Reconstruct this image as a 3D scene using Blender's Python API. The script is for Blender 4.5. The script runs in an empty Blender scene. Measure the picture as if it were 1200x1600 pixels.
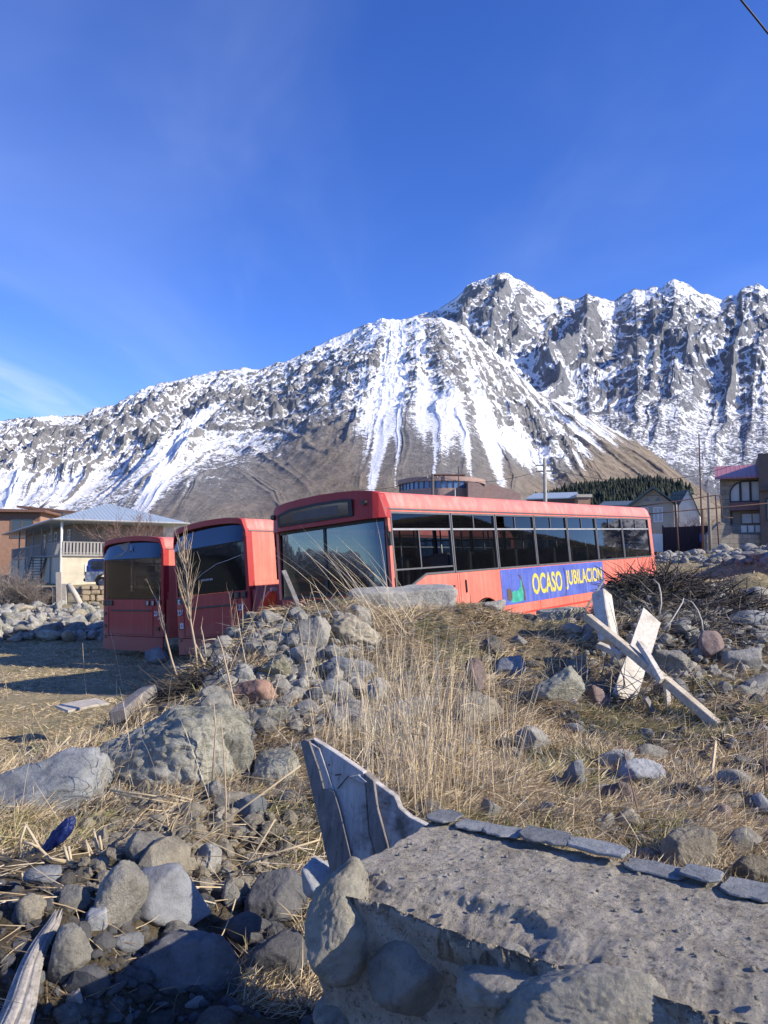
import bpy, bmesh, math, random
import numpy as np
from mathutils import Vector, Matrix, Euler

random.seed(7)
RS = np.random.RandomState(11)
scene = bpy.context.scene
col = scene.collection
PI = math.pi
R = math.radians

# ------------------------------------------------------------------ camera
# the viewer stands on the bank; the eye is the world origin, y is forward, z up
F = 1200.0
PITCH = math.atan(90.0 / 1200.0)
CP, SP = math.cos(PITCH), math.sin(PITCH)

def ray(px, py):
    cx = (px - 600.0) / F
    cy = (800.0 - py) / F
    return Vector((cx, CP - SP * cy, SP + CP * cy))

def at(px, py, d):
    r = ray(px, py)
    return r * (d / r.y)

def atz(px, py, z):
    r = ray(px, py)
    return r * (z / r.z)

cam_d = bpy.data.cameras.new('camera')
cam = bpy.data.objects.new('camera', cam_d)
col.objects.link(cam)
cam.rotation_euler = (PI / 2 + PITCH, 0, 0)
cam_d.sensor_fit = 'HORIZONTAL'
cam_d.sensor_width = 36
cam_d.lens = 36 * F / 1200
cam_d.clip_start = 0.05
cam_d.clip_end = 20000
scene.camera = cam

# ------------------------------------------------------------------ noise
def _hash(ix, iy, iz, seed):
    h = (ix.astype(np.int64) * 374761393 + iy.astype(np.int64) * 668265263 + iz.astype(np.int64) * 2147483647 + seed * 1274126177) & 0xffffffff
    h = ((h ^ (h >> 13)) * 1274126177) & 0xffffffff
    h = ((h ^ (h >> 16)) * 2246822519) & 0xffffffff
    h = h ^ (h >> 15)
    return (h & 0xffffff) / float(0xffffff)

def vnoise(x, y, z=None, seed=0):
    x = np.asarray(x, float); y = np.asarray(y, float)
    z = np.zeros_like(x) if z is None else np.asarray(z, float)
    ix, iy, iz = np.floor(x), np.floor(y), np.floor(z)
    fx, fy, fz = x - ix, y - iy, z - iz
    fx = fx * fx * fx * (fx * (fx * 6 - 15) + 10)
    fy = fy * fy * fy * (fy * (fy * 6 - 15) + 10)
    fz = fz * fz * (3 - 2 * fz)
    two = bool(np.any(fz))
    def layer(k):
        a = _hash(ix, iy, iz + k, seed); b = _hash(ix + 1, iy, iz + k, seed)
        c = _hash(ix, iy + 1, iz + k, seed); d = _hash(ix + 1, iy + 1, iz + k, seed)
        ab = a + (b - a) * fx; cd = c + (d - c) * fx
        return ab + (cd - ab) * fy
    v = layer(0)
    if two:
        v = v + (layer(1) - v) * fz
    return v * 2 - 1

def fbm(x, y, z=None, oct=4, seed=0, gain=0.5, lac=2.03):
    s = 0; a = 1.0; t = 0
    for i in range(oct):
        s = s + a * vnoise(x, y, z, seed + i * 17)
        t += a; a *= gain
        x = x * lac + 13.7; y = y * lac - 7.1
        if z is not None: z = z * lac + 3.3
    return s / t

def ridged(x, y, z=None, oct=4, seed=0, gain=0.55, lac=2.1):
    s = 0; a = 1.0; t = 0; w = 1.0
    for i in range(oct):
        n = 1 - np.abs(vnoise(x, y, z, seed + i * 31))
        n = n * n * w
        w = np.clip(n * 1.6, 0, 1)
        s = s + a * n; t += a; a *= gain
        x = x * lac + 5.2; y = y * lac + 1.3
        if z is not None: z = z * lac + 2.9
    return s / t

def worley(x, y, seed=0):
    """distance to the nearest of the scattered points, 2-D"""
    ix, iy = np.floor(x), np.floor(y); z = np.zeros_like(ix); best = np.full(x.shape, 9.0); sec = best.copy()
    for a in (-1, 0, 1):
        for b in (-1, 0, 1):
            cx = ix + a + _hash(ix + a, iy + b, z, seed); cy = iy + b + _hash(ix + a, iy + b, z, seed + 7)
            d = (cx - x) ** 2 + (cy - y) ** 2
            sec = np.minimum(sec, np.maximum(best, d)); best = np.minimum(best, d)
    return np.sqrt(best), np.sqrt(sec)

def sstep(a, b, x):
    t = np.clip((x - a) / (b - a), 0, 1)
    return t * t * (3 - 2 * t)

# ------------------------------------------------------------------ objects
def tag(o, label=None, cat=None, group=None, kind=None):
    if label: o['label'] = label
    if cat: o['category'] = cat
    if group: o['group'] = group
    if kind: o['kind'] = kind
    return o

def link(name, me, mat=None, parent=None):
    o = bpy.data.objects.new(name, me)
    col.objects.link(o)
    if mat is not None and me is not None and len(me.materials) == 0:
        me.materials.append(mat)
    if parent is not None: o.parent = parent
    return o

def empty(name, loc=(0, 0, 0), rz=0, mat4=None):
    o = bpy.data.objects.new(name, None)
    o.empty_display_size = 0.2
    col.objects.link(o)
    if mat4 is not None: o.matrix_world = mat4
    else:
        o.location = loc; o.rotation_euler = (0, 0, rz)
    return o

def np_mesh(name, verts, faces, smooth=True, colors=None, cname='col'):
    """verts (n,3), faces (m,3|4) -> mesh fast"""
    me = bpy.data.meshes.new(name)
    verts = np.asarray(verts, np.float32); faces = np.asarray(faces, np.int32)
    n, m, k = len(verts), len(faces), faces.shape[1]
    me.vertices.add(n); me.vertices.foreach_set('co', verts.ravel())
    me.loops.add(m * k); me.loops.foreach_set('vertex_index', faces.ravel())
    me.polygons.add(m)
    me.polygons.foreach_set('loop_start', np.arange(0, m * k, k, dtype=np.int32))
    me.polygons.foreach_set('loop_total', np.full(m, k, np.int32))
    me.polygons.foreach_set('use_smooth', np.full(m, bool(smooth)))
    me.update(calc_edges=True)
    if colors is not None:
        for cn, arr in (colors.items() if isinstance(colors, dict) else [(cname, colors)]):
            arr = np.asarray(arr, np.float32)
            if arr.ndim == 1:
                a = me.attributes.new(cn, 'FLOAT', 'POINT'); a.data.foreach_set('value', arr)
            else:
                a = me.attributes.new(cn, 'FLOAT_COLOR', 'POINT')
                if arr.shape[1] == 3: arr = np.concatenate([arr, np.ones((len(arr), 1), np.float32)], 1)
                a.data.foreach_set('color', arr.ravel())
    return me

class MB:
    """collects shapes and links them as ONE mesh object"""
    def __init__(s): s.v = []; s.f = []
    def add(s, vs, fs):
        o = len(s.v); s.v += [tuple(v) for v in vs]; s.f += [tuple(i + o for i in f) for f in fs]; return s
    def box(s, c, d, m=None):
        x, y, z = d[0] / 2, d[1] / 2, d[2] / 2
        vs = [Vector((i, j, k)) for i in (-x, x) for j in (-y, y) for k in (-z, z)]
        if m is not None: vs = [m @ v for v in vs]
        vs = [v + Vector(c) for v in vs]
        return s.add(vs, [(0, 1, 3, 2), (4, 6, 7, 5), (0, 4, 5, 1), (2, 3, 7, 6), (0, 2, 6, 4), (1, 5, 7, 3)])
    def b2(s, a, b):
        """box between two corners"""
        a = Vector(a); b = Vector(b)
        return s.box((a + b) / 2, [abs(t) for t in (b - a)])
    def bar(s, p, q, w, h, up=(0, 0, 1)):
        p = Vector(p); q = Vector(q); d = (q - p); L = d.length; d.normalize()
        up = Vector(up)
        if abs(d.dot(up)) > .99: up = Vector((0, 1, 0))
        r = d.cross(up).normalized(); u = r.cross(d).normalized()
        m = Matrix((r, d, u)).transposed()
        return s.box((p + q) / 2, (w, L, h), m)
    def tube(s, pts, rad, n=6, cap=True):
        pts = [Vector(p) for p in pts]
        if not hasattr(rad, '__len__'): rad = [rad] * len(pts)
        vs = []; fs = []
        prev = None
        for i, p in enumerate(pts):
            d = (pts[min(i + 1, len(pts) - 1)] - pts[max(i - 1, 0)]).normalized()
            if prev is None:
                a = Vector((0, 0, 1)) if abs(d.z) < .9 else Vector((1, 0, 0))
                r = d.cross(a).normalized()
            else:
                r = (prev - d * prev.dot(d)).normalized()
            prev = r
            u = d.cross(r)
            for k in range(n):
                t = 2 * PI * k / n
                vs.append(p + (r * math.cos(t) + u * math.sin(t)) * rad[i])
        for i in range(len(pts) - 1):
            for k in range(n):
                fs.append((i * n + k, i * n + (k + 1) % n, (i + 1) * n + (k + 1) % n, (i + 1) * n + k))
        if cap:
            fs.append(tuple(reversed(range(n)))); fs.append(tuple(range((len(pts) - 1) * n, len(pts) * n)))
        return s.add(vs, fs)
    def prism(s, poly, axis, a, b):
        """poly in the two other axes, extruded along axis from a to b"""
        def mk(p, t):
            return {'x': (t, p[0], p[1]), 'y': (p[0], t, p[1]), 'z': (p[0], p[1], t)}[axis]
        n = len(poly)
        vs = [mk(p, a) for p in poly] + [mk(p, b) for p in poly]
        fs = [tuple(range(n)), tuple(reversed(range(n, 2 * n)))]
        fs += [(i, i + n, (i + 1) % n + n, (i + 1) % n) for i in range(n)]
        return s.add(vs, fs)
    def build(s, name, mat=None, parent=None, smooth=False, bevel=0, seg=2, auto=False):
        me = bpy.data.meshes.new(name)
        me.from_pydata([tuple(v) for v in s.v], [], s.f)
        bm = bmesh.new(); bm.from_mesh(me)
        bmesh.ops.recalc_face_normals(bm, faces=bm.faces)
        if bevel:
            bmesh.ops.bevel(bm, geom=list(bm.edges), offset=bevel, segments=seg, affect='EDGES', clamp_overlap=True)
        for f in bm.faces: f.smooth = smooth
        bm.to_mesh(me); bm.free()
        return link(name, me, mat, parent)

def copy_tree(o, parent=None):
    c = o.copy(); col.objects.link(c)
    if parent is not None: c.parent = parent
    for ch in [x for x in col.objects if x.parent == o]:
        copy_tree(ch, c)
    return c

# ------------------------------------------------------------------ materials
class N:
    def __init__(s, name):
        s.m = bpy.data.materials.new(name); s.m.use_nodes = True
        s.t = s.m.node_tree; s.t.nodes.clear()
        s.out = s.t.nodes.new('ShaderNodeOutputMaterial')
        s.bsdf = s.t.nodes.new('ShaderNodeBsdfPrincipled')
        s.t.links.new(s.bsdf.outputs[0], s.out.inputs[0])
        s.tc = s.t.nodes.new('ShaderNodeTexCoord')
    def n(s, typ, **kw):
        nd = s.t.nodes.new(typ)
        for k, v in kw.items(): setattr(nd, k, v)
        return nd
    def l(s, a, b): s.t.links.new(a, b)
    def mapping(s, scale=(1, 1, 1), src='Object', rot=(0, 0, 0)):
        mp = s.n('ShaderNodeMapping'); mp.inputs['Scale'].default_value = scale; mp.inputs['Rotation'].default_value = rot
        if src == 'World':
            g = s.n('ShaderNodeNewGeometry'); s.l(g.outputs['Position'], mp.inputs[0])
        else: s.l(s.tc.outputs[src], mp.inputs[0])
        return mp.outputs[0]
    def noise(s, scale, detail=5, rough=.55, vec=None, dist=0, out='Fac'):
        nd = s.n('ShaderNodeTexNoise'); nd.inputs['Scale'].default_value = scale
        nd.inputs['Detail'].default_value = detail; nd.inputs['Roughness'].default_value = rough
        nd.inputs['Distortion'].default_value = dist
        s.l(vec if vec is not None else s.mapping(), nd.inputs['Vector'])
        return nd.outputs[out]
    def voro(s, scale, feat='F1', vec=None, out='Distance', rnd=1):
        nd = s.n('ShaderNodeTexVoronoi', feature=feat); nd.inputs['Scale'].default_value = scale
        if 'Randomness' in nd.inputs: nd.inputs['Randomness'].default_value = rnd
        s.l(vec if vec is not None else s.mapping(), nd.inputs['Vector'])
        return nd.outputs[out]
    def ramp(s, fac, stops, interp='LINEAR'):
        nd = s.n('ShaderNodeValToRGB'); nd.color_ramp.interpolation = interp
        e = nd.color_ramp.elements
        while len(e) < len(stops): e.new(0.5)
        for i, (p, c) in enumerate(stops):
            e[i].position = p
            c = (c, c, c) if not hasattr(c, '__len__') else c
            e[i].color = (*c, 1)
        s.l(fac, nd.inputs[0]); return nd.outputs[0]
    def mix(s, fac, a, b, mode='MIX'):
        nd = s.n('ShaderNodeMix', data_type='RGBA', blend_type=mode, clamp_factor=True)
        for k, v in ((0, fac), (6, a), (7, b)):
            sock = nd.inputs[k]
            if isinstance(v, bpy.types.NodeSocket): s.l(v, sock)
            elif hasattr(v, '__len__'): sock.default_value = (*v[:3], 1)
            else: sock.default_value = v if k == 0 else (v, v, v, 1)
        return nd.outputs[2]
    def math(s, op, a, b=0.5, clamp=False):
        nd = s.n('ShaderNodeMath', operation=op, use_clamp=clamp)
        for sock, v in ((nd.inputs[0], a), (nd.inputs[1], b)):
            if isinstance(v, bpy.types.NodeSocket): s.l(v, sock)
            else: sock.default_value = v
        return nd.outputs[0]
    def bump(s, h, strength=.5, dist=.02, prev=None):
        nd = s.n('ShaderNodeBump'); nd.inputs['Strength'].default_value = strength; nd.inputs['Distance'].default_value = dist
        s.l(h, nd.inputs['Height'])
        if prev is not None: s.l(prev, nd.inputs['Normal'])
        return nd.outputs[0]
    def attr(s, name, out='Color'):
        nd = s.n('ShaderNodeAttribute', attribute_name=name); return nd.outputs[out]
    def fin(s, color=None, rough=.8, normal=None, metal=0, spec=None):
        b = s.bsdf
        if color is not None:
            if isinstance(color, bpy.types.NodeSocket): s.l(color, b.inputs['Base Color'])
            else: b.inputs['Base Color'].default_value = (*color, 1)
        if isinstance(rough, bpy.types.NodeSocket): s.l(rough, b.inputs['Roughness'])
        else: b.inputs['Roughness'].default_value = rough
        b.inputs['Metallic'].default_value = metal
        if spec is not None: b.inputs['Specular IOR Level'].default_value = spec
        if normal is not None: s.l(normal, b.inputs['Normal'])
        return s.m

def simple(name, c, rough=.7, metal=0, var=.12, scale=6, bump=0, spec=None):
    m = N(name)
    f = m.noise(scale, 6, .6)
    c1 = tuple(max(0, x * (1 - var * 1.6)) for x in c); c2 = tuple(min(1, x * (1 + var)) for x in c)
    cc = m.mix(m.ramp(f, [(.3, 0), (.7, 1)]), c1, c2)
    nm = m.bump(m.noise(scale * 6, 5), bump, .01) if bump else None
    return m.fin(cc, rough, nm, metal, spec)

# ------------------------------------------------------------------ world and sun
SUN_AZ = math.atan2(1.0, -0.36)      # direction to the sun: x = sin, y = cos
SUN_EL = R(28)
world = bpy.data.worlds.new('World'); scene.world = world; world.use_nodes = True
wt = world.node_tree; wt.nodes.clear()
wo = wt.nodes.new('ShaderNodeOutputWorld'); bg = wt.nodes.new('ShaderNodeBackground')
sky = wt.nodes.new('ShaderNodeTexSky'); sky.sky_type = 'NISHITA'; sky.sun_disc = False
sky.sun_elevation = SUN_EL; sky.sun_rotation = SUN_AZ
sky.altitude = 1800; sky.air_density = .9; sky.dust_density = 0.0; sky.ozone_density = 3.5
wtc = wt.nodes.new('ShaderNodeTexCoord')
# deep mountain-air blue
hs = wt.nodes.new('ShaderNodeHueSaturation'); hs.inputs['Saturation'].default_value = 1.22; hs.inputs['Value'].default_value = 1.9; hs.inputs['Hue'].default_value = .519
wt.links.new(sky.outputs[0], hs.inputs['Color'])
# thin cirrus: wispy noise in direction space, projected onto a high flat layer
sep = wt.nodes.new('ShaderNodeSeparateXYZ'); wt.links.new(wtc.outputs['Generated'], sep.inputs[0])
zz = wt.nodes.new('ShaderNodeMath'); zz.operation = 'MAXIMUM'; zz.inputs[1].default_value = .03; wt.links.new(sep.outputs[2], zz.inputs[0])
dx = wt.nodes.new('ShaderNodeMath'); dx.operation = 'DIVIDE'; wt.links.new(sep.outputs[0], dx.inputs[0]); wt.links.new(zz.outputs[0], dx.inputs[1])
dy = wt.nodes.new('ShaderNodeMath'); dy.operation = 'DIVIDE'; wt.links.new(sep.outputs[1], dy.inputs[0]); wt.links.new(zz.outputs[0], dy.inputs[1])
cmb = wt.nodes.new('ShaderNodeCombineXYZ'); wt.links.new(dx.outputs[0], cmb.inputs[0]); wt.links.new(dy.outputs[0], cmb.inputs[1])
def wnoise(scale, rot, sc, detail, dist):
    mp = wt.nodes.new('ShaderNodeMapping'); mp.inputs['Scale'].default_value = sc; mp.inputs['Rotation'].default_value = (0, 0, rot)
    wt.links.new(cmb.outputs[0], mp.inputs[0])
    nz = wt.nodes.new('ShaderNodeTexNoise'); nz.inputs['Scale'].default_value = scale; nz.inputs['Detail'].default_value = detail
    nz.inputs['Distortion'].default_value = dist; nz.inputs['Roughness'].default_value = .5
    wt.links.new(mp.outputs[0], nz.inputs['Vector']); return nz.outputs['Fac']
def wramp(src, a, b, lo=0, hi=1):
    r = wt.nodes.new('ShaderNodeMapRange'); r.interpolation_type = 'SMOOTHSTEP'
    r.inputs['From Min'].default_value = a; r.inputs['From Max'].default_value = b
    r.inputs['To Min'].default_value = lo; r.inputs['To Max'].default_value = hi
    wt.links.new(src, r.inputs['Value']); return r.outputs[0]
n1 = wramp(wnoise(.55, .5, (1, .45, 1), 5, .6), .42, .85, 0, .20)
n2 = wramp(wnoise(1.6, .9, (1, .25, 1), 6, 1.2), .5, .9, 0, .10)
ad = wt.nodes.new('ShaderNodeMath'); ad.operation = 'ADD'; wt.links.new(n1, ad.inputs[0]); wt.links.new(n2, ad.inputs[1])
# one denser low streak of cloud over the left end of the ridge: an elongated patch around its own direction
def wblob(cdir, along, la, lb):
    c = Vector(cdir).normalized(); a = Vector(along); a = (a - c * a.dot(c)).normalized(); b = c.cross(a)
    vm = wt.nodes.new('ShaderNodeVectorMath'); vm.operation = 'SUBTRACT'; vm.inputs[1].default_value = c
    wt.links.new(wtc.outputs['Generated'], vm.inputs[0])
    o = []
    for ax, ln in ((a, la), (b, lb)):
        d = wt.nodes.new('ShaderNodeVectorMath'); d.operation = 'DOT_PRODUCT'; d.inputs[1].default_value = ax / ln
        wt.links.new(vm.outputs[0], d.inputs[0])
        p = wt.nodes.new('ShaderNodeMath'); p.operation = 'POWER'; p.inputs[1].default_value = 2
        ab = wt.nodes.new('ShaderNodeMath'); ab.operation = 'ABSOLUTE'; wt.links.new(d.outputs['Value'], ab.inputs[0])
        wt.links.new(ab.outputs[0], p.inputs[0]); o.append(p.outputs[0])
    s = wt.nodes.new('ShaderNodeMath'); s.operation = 'ADD'; wt.links.new(o[0], s.inputs[0]); wt.links.new(o[1], s.inputs[1])
    return wramp(s.outputs[0], 1.0, 0.0, 0, 1)
bl = wblob(ray(10, 600), ray(170, 655) - ray(0, 590), .16, .035)
blm = wt.nodes.new('ShaderNodeMath'); blm.operation = 'MULTIPLY'; wt.links.new(bl, blm.inputs[0])
wt.links.new(wramp(wnoise(4, .9, (1, .3, 1), 5, .8), .2, .8, .14, .45), blm.inputs[1])
mxn = wt.nodes.new('ShaderNodeMath'); mxn.operation = 'MAXIMUM'
wt.links.new(ad.outputs[0], mxn.inputs[0]); wt.links.new(blm.outputs[0], mxn.inputs[1])
mx = wt.nodes.new('ShaderNodeMix'); mx.data_type = 'RGBA'
wt.links.new(mxn.outputs[0], mx.inputs[0]); wt.links.new(hs.outputs[0], mx.inputs[6]); mx.inputs[7].default_value = (5.6, 6.6, 8.8, 1)
wt.links.new(mx.outputs[2], bg.inputs[0]); bg.inputs[1].default_value = 0.097
wt.links.new(bg.outputs[0], wo.inputs[0])

sd = bpy.data.lights.new('sun', 'SUN'); sd.energy = 5.0; sd.angle = R(.5); sd.color = (1.0, .90, .745)
sun = bpy.data.objects.new('sun', sd); col.objects.link(sun)
SDIR = Vector((math.sin(SUN_AZ) * math.cos(SUN_EL), math.cos(SUN_AZ) * math.cos(SUN_EL), math.sin(SUN_EL)))
sun.rotation_euler = SDIR.to_track_quat('Z', 'Y').to_euler()
sun.location = SDIR * 50

scene.view_settings.view_transform = 'Standard'
scene.view_settings.look = 'None'
scene.view_settings.exposure = 0.58
scene.view_settings.gamma = 1
scene.cycles.max_bounces = 6
scene.cycles.transparent_max_bounces = 16
scene.cycles.use_denoising = True

# ------------------------------------------------------------------ ground
_cp = []
def gp(px, py, d):
    p = at(px, py, d); _cp.append((p.x, p.y, p.z))
def gw(x, y, z): _cp.append((x, y, z))
for a in [(330,1015,8.3),(380,985,8.5),(430,972,9),(520,960,9.2),(600,948,9.2),(700,942,9.5),(760,955,9.8),(850,978,10.5),(920,985,9.8),
          (965,922,9.6),(1035,913,9.5),(1110,940,9.2),(1200,970,9),(1300,960,9),
          (300,1100,6.5),(400,1080,6.6),(500,1050,7),(600,1040,7.3),(700,1040,7.5),(800,1040,8),(900,1040,8),(1000,1050,7.8),(1100,1050,7.5),(1200,1050,7.5),(1400,1060,7.5),
          (230,1115,6.2),(160,1165,5.7),(400,1180,4.8),(500,1180,5),(600,1180,5.2),(700,1180,5.4),(800,1180,5.5),(900,1180,5.6),(1000,1180,5.6),(1100,1180,5.5),(1200,1180,5.3),(1400,1190,5),
          (600,1300,3.6),(750,1290,3.8),(900,1300,3.8),(1050,1330,3.6),(1200,1370,3.3),(1400,1400,3.2),
          (450,1290,3.5),(300,1290,3.6),(150,1290,3.6),(0,1290,3.6),(-200,1290,3.6),
          (450,1400,2.9),(300,1400,2.9),(100,1400,2.8),(0,1400,2.8),
          (400,1520,2.5),(200,1520,2.4),(0,1520,2.3),(400,1650,2.15),(0,1650,2.0),(-200,1520,2.3),
          (0,1240,4.1),(100,1230,4.2),(-200,1230,4.3),
          (1060,905,16),(1150,890,25),(1200,900,14),(1040,866,30),(1150,876,38),(1100,935,11.3),(1200,925,11.5),(1350,925,12),
          (0,1000,24),(100,958,30),(130,918,52),(0,920,52),(150,945,38),(20,945,38)]:
    gp(*a)
for a in [(-4,8,-2.0),(-2.9,7.3,-1.95),(-4.5,6.2,-1.9),(-7,6,-1.95),(-6,10,-2.1),(-9,12,-2.2),(-5,14,-2.2),(-8,18,-2.3),(-12,22,-2.3),(-3,20,-2.2),(-14,16,-2.2),
          (0,24,-2.0),(0,14,-1.95),(3,17,-1.7),(6,20,-1.4),(4,14,-1.6),(-2,13,-2.05),(-1.5,10.8,-1.95),(-2.3,9.3,-2.0),(0,11,-1.75),(1.5,11.6,-1.65),(3,13,-1.6),(4.5,14.5,-1.4),
          (8.5,17,-.7),(7.4,14,-.7),(-3,12,-2.1),
          (8,26,-.4),(12,45,.3),(20,38,.9),(-20,38,-1.9),(-10,40,-1.9),(0,38,-1.4),(-30,60,-1),(30,30,.8),(25,14,3.2),(18,8,.9),(12.2,15,2.5),(13.2,18,2.8),(12.6,12.5,1.8),(15.5,15,3.0),(14,22,1.8),(9.0,14,-.35),(9.8,18,.0),(10.5,23,.35),(9.2,11.5,-.5),(10.5,20.5,.3),  # includes an unseen bank right of view, added to shade the pasture
          (0,0,-1.65),(2,0,-1.6),(-2,0,-1.7),(0,1,-1.65),(3,1.6,-1.4),(0,-10,-1.7),(1.5,.5,-1.6),(5,3,-1.1),(8,5,-.9),(-5,2,-1.9),(-8,-5,-2),(10,-6,-1),
          (0,100,0),(40,100,3.5),(30,75,1.9),(25,62,1.1),(15,75,1.1),(-60,100,-1),(-30,130,0),(60,60,3),(70,20,2),(-50,10,-2.5),(0,-60,-2),(60,-40,0),(-60,-40,-3)]:
    gw(*a)
_cp = np.array(_cp)
_cps = _cp[:, :2]
def _phi(r): return np.sqrt(r * r + .3 * .3)
_A = _phi(np.linalg.norm(_cps[:, None] - _cps[None], axis=2)) + np.eye(len(_cps)) * -0.02
_Pm = np.concatenate([np.ones((len(_cps), 1)), _cps], 1)
_M = np.block([[_A, _Pm], [_Pm.T, np.zeros((3, 3))]])
_wt = np.linalg.solve(_M, np.concatenate([_cp[:, 2], np.zeros(3)]))
def g_base(x, y):
    x = np.asarray(x, float); y = np.asarray(y, float)
    s = _wt[-3] + _wt[-2] * x + _wt[-1] * y
    for i in range(len(_cps)):
        s = s + _wt[i] * _phi(np.hypot(x - _cps[i, 0], y - _cps[i, 1]))
    return s
def bankness(x, y):
    """1 on the rubble bank, 0 on the flat meadow"""
    edge = -1.2 - 0.42 * (np.clip(y, 0, 9) - 4) * 0 + np.where(y < 5.6, -9, 0)
    a = sstep(-3.0, -1.8, x) * sstep(10.8, 9.2, y + 0 * x) + sstep(5.9, 5.0, y)
    b = sstep(5, 8, x) * sstep(13, 10, y)
    return np.clip(np.maximum(a, b), 0, 1)
def g_np(x, y):
    x = np.asarray(x, float); y = np.asarray(y, float)
    r = np.hypot(x, y)
    h = g_base(np.clip(x, -140, 140), np.clip(y, -120, 140))
    far = sstep(90, 300, r)
    h = h * (1 - far) + far * (-4 + 2 * fbm(x / 60, y / 60, oct=3, seed=5))
    b = bankness(x, y)
    h = h + fbm(x * 2.1, y * 2.1, oct=5, seed=3) * (.03 + .10 * b) + ridged(x * 5, y * 5, oct=3, seed=9) * .035 * b
    return h
def G(x, y): return float(g_np(np.array([x]), np.array([y]))[0])
def hit(px, py, dmax=70):
    """where the line of sight through a pixel first meets the ground"""
    r = ray(px, py); ts = np.geomspace(1.2, dmax, 150)
    for k in range(2):
        h = g_np(r.x * ts / r.y, ts); z = r.z / r.y * ts
        i = np.argmax(z < h)
        if not (z < h).any(): i = len(ts) - 1
        if k == 0: ts = np.linspace(ts[max(i - 1, 0)], ts[i], 14)
    return Vector((r.x * ts[i] / r.y, ts[i], h[i]))

# ground: one polar sheet, dense in front
azf = np.linspace(-44, 44, 860)
az = np.radians(np.concatenate([azf, np.linspace(46, 314, 110)]))
rr = np.concatenate([np.linspace(.02, 1.0, 8), np.geomspace(1.05, 14, 520), np.geomspace(14.2, 80, 230), np.geomspace(82, 900, 60)])
A_, R_ = np.meshgrid(az, rr, indexing='ij')
gx = np.sin(A_) * R_; gy = np.cos(A_) * R_
gz = g_np(gx.ravel(), gy.ravel()).reshape(gx.shape)
na, nr = gx.shape
_GZ = gz; _RR = rr; _azr = np.radians(azf); _fr = _RR > 1.2
def hit(px, py, dmax=70):
    r = ray(px, py); a = math.atan2(r.x, r.y)
    if abs(a) > _azr[-1] - .01: a = math.copysign(_azr[-1] - .01, a)
    t = (a - _azr[0]) / (_azr[1] - _azr[0]); i = int(t); t -= i
    h = _GZ[i] * (1 - t) + _GZ[i + 1] * t
    z = r.z / math.hypot(r.x, r.y) * _RR
    q = np.where(_fr & (z < h) & (_RR < 90))[0]
    if len(q) == 0: q = [np.searchsorted(_RR, dmax)]
    k = int(q[0]); d0 = z[k - 1] - h[k - 1]; d1 = h[k] - z[k]; f_ = d0 / (d0 + d1) if d0 + d1 > 1e-9 and d0 > 0 and d1 > 0 else 1
    R0 = _RR[k - 1] + (_RR[k] - _RR[k - 1]) * f_
    return Vector((math.sin(a) * R0, math.cos(a) * R0, h[k - 1] + (h[k] - h[k - 1]) * f_))
idx = np.arange(na * nr).reshape(na, nr)
i2 = np.roll(idx, -1, axis=0)
fc = np.stack([idx[:, :-1], idx[:, 1:], i2[:, 1:], i2[:, :-1]], -1).reshape(-1, 4)
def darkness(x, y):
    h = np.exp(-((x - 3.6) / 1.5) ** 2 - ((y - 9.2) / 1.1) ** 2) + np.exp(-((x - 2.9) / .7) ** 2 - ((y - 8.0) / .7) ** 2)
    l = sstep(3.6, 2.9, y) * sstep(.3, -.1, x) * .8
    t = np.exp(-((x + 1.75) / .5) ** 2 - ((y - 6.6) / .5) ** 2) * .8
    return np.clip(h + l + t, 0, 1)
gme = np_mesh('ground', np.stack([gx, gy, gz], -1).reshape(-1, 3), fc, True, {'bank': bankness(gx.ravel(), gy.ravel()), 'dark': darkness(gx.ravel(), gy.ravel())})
m = N('ground_soil')
wv = m.mapping(src='World')
soil = m.ramp(m.noise(7, 8, .65, wv), [(.3, (.03, .022, .015)), (.52, (.085, .064, .042)), (.72, (.18, .145, .10))])
straw = m.ramp(m.noise(24, 7, .7, m.mapping((1, .35, 1), 'World')), [(.3, (.17, .13, .07)), (.5, (.36, .29, .17)), (.72, (.50, .43, .28))])
green = m.ramp(m.noise(11, 6, .6, wv), [(.35, (.07, .075, .025)), (.65, (.20, .20, .08))])
pat = m.ramp(m.noise(.9, 6, .6, wv), [(.42, 0), (.6, 1)])
meadow = m.mix(m.math('MULTIPLY', pat, .55), straw, green)
meadow = m.mix(m.ramp(m.noise(2.4, 7, .7, wv), [(.56, 0), (.68, .7)]), meadow, soil)
bankc = m.mix(m.ramp(m.noise(3.1, 7, .7, wv), [(.34, 1), (.50, 0)]), m.mix(.55, soil, straw), m.mix(.25, soil, straw))
cc = m.mix(m.attr('bank', 'Fac'), meadow, bankc)
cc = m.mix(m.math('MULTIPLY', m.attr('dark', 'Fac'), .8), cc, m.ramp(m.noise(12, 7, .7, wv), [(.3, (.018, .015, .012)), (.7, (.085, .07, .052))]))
bmp = m.bump(m.noise(45, 8, .75, wv), .9, .03)
bmp = m.bump(m.noise(9, 6, .6, wv), .6, .08, bmp)
GROUND = link('ground', gme, m.fin(cc, .95, bmp, spec=.2)); GROUND['kind'] = 'structure'

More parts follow.
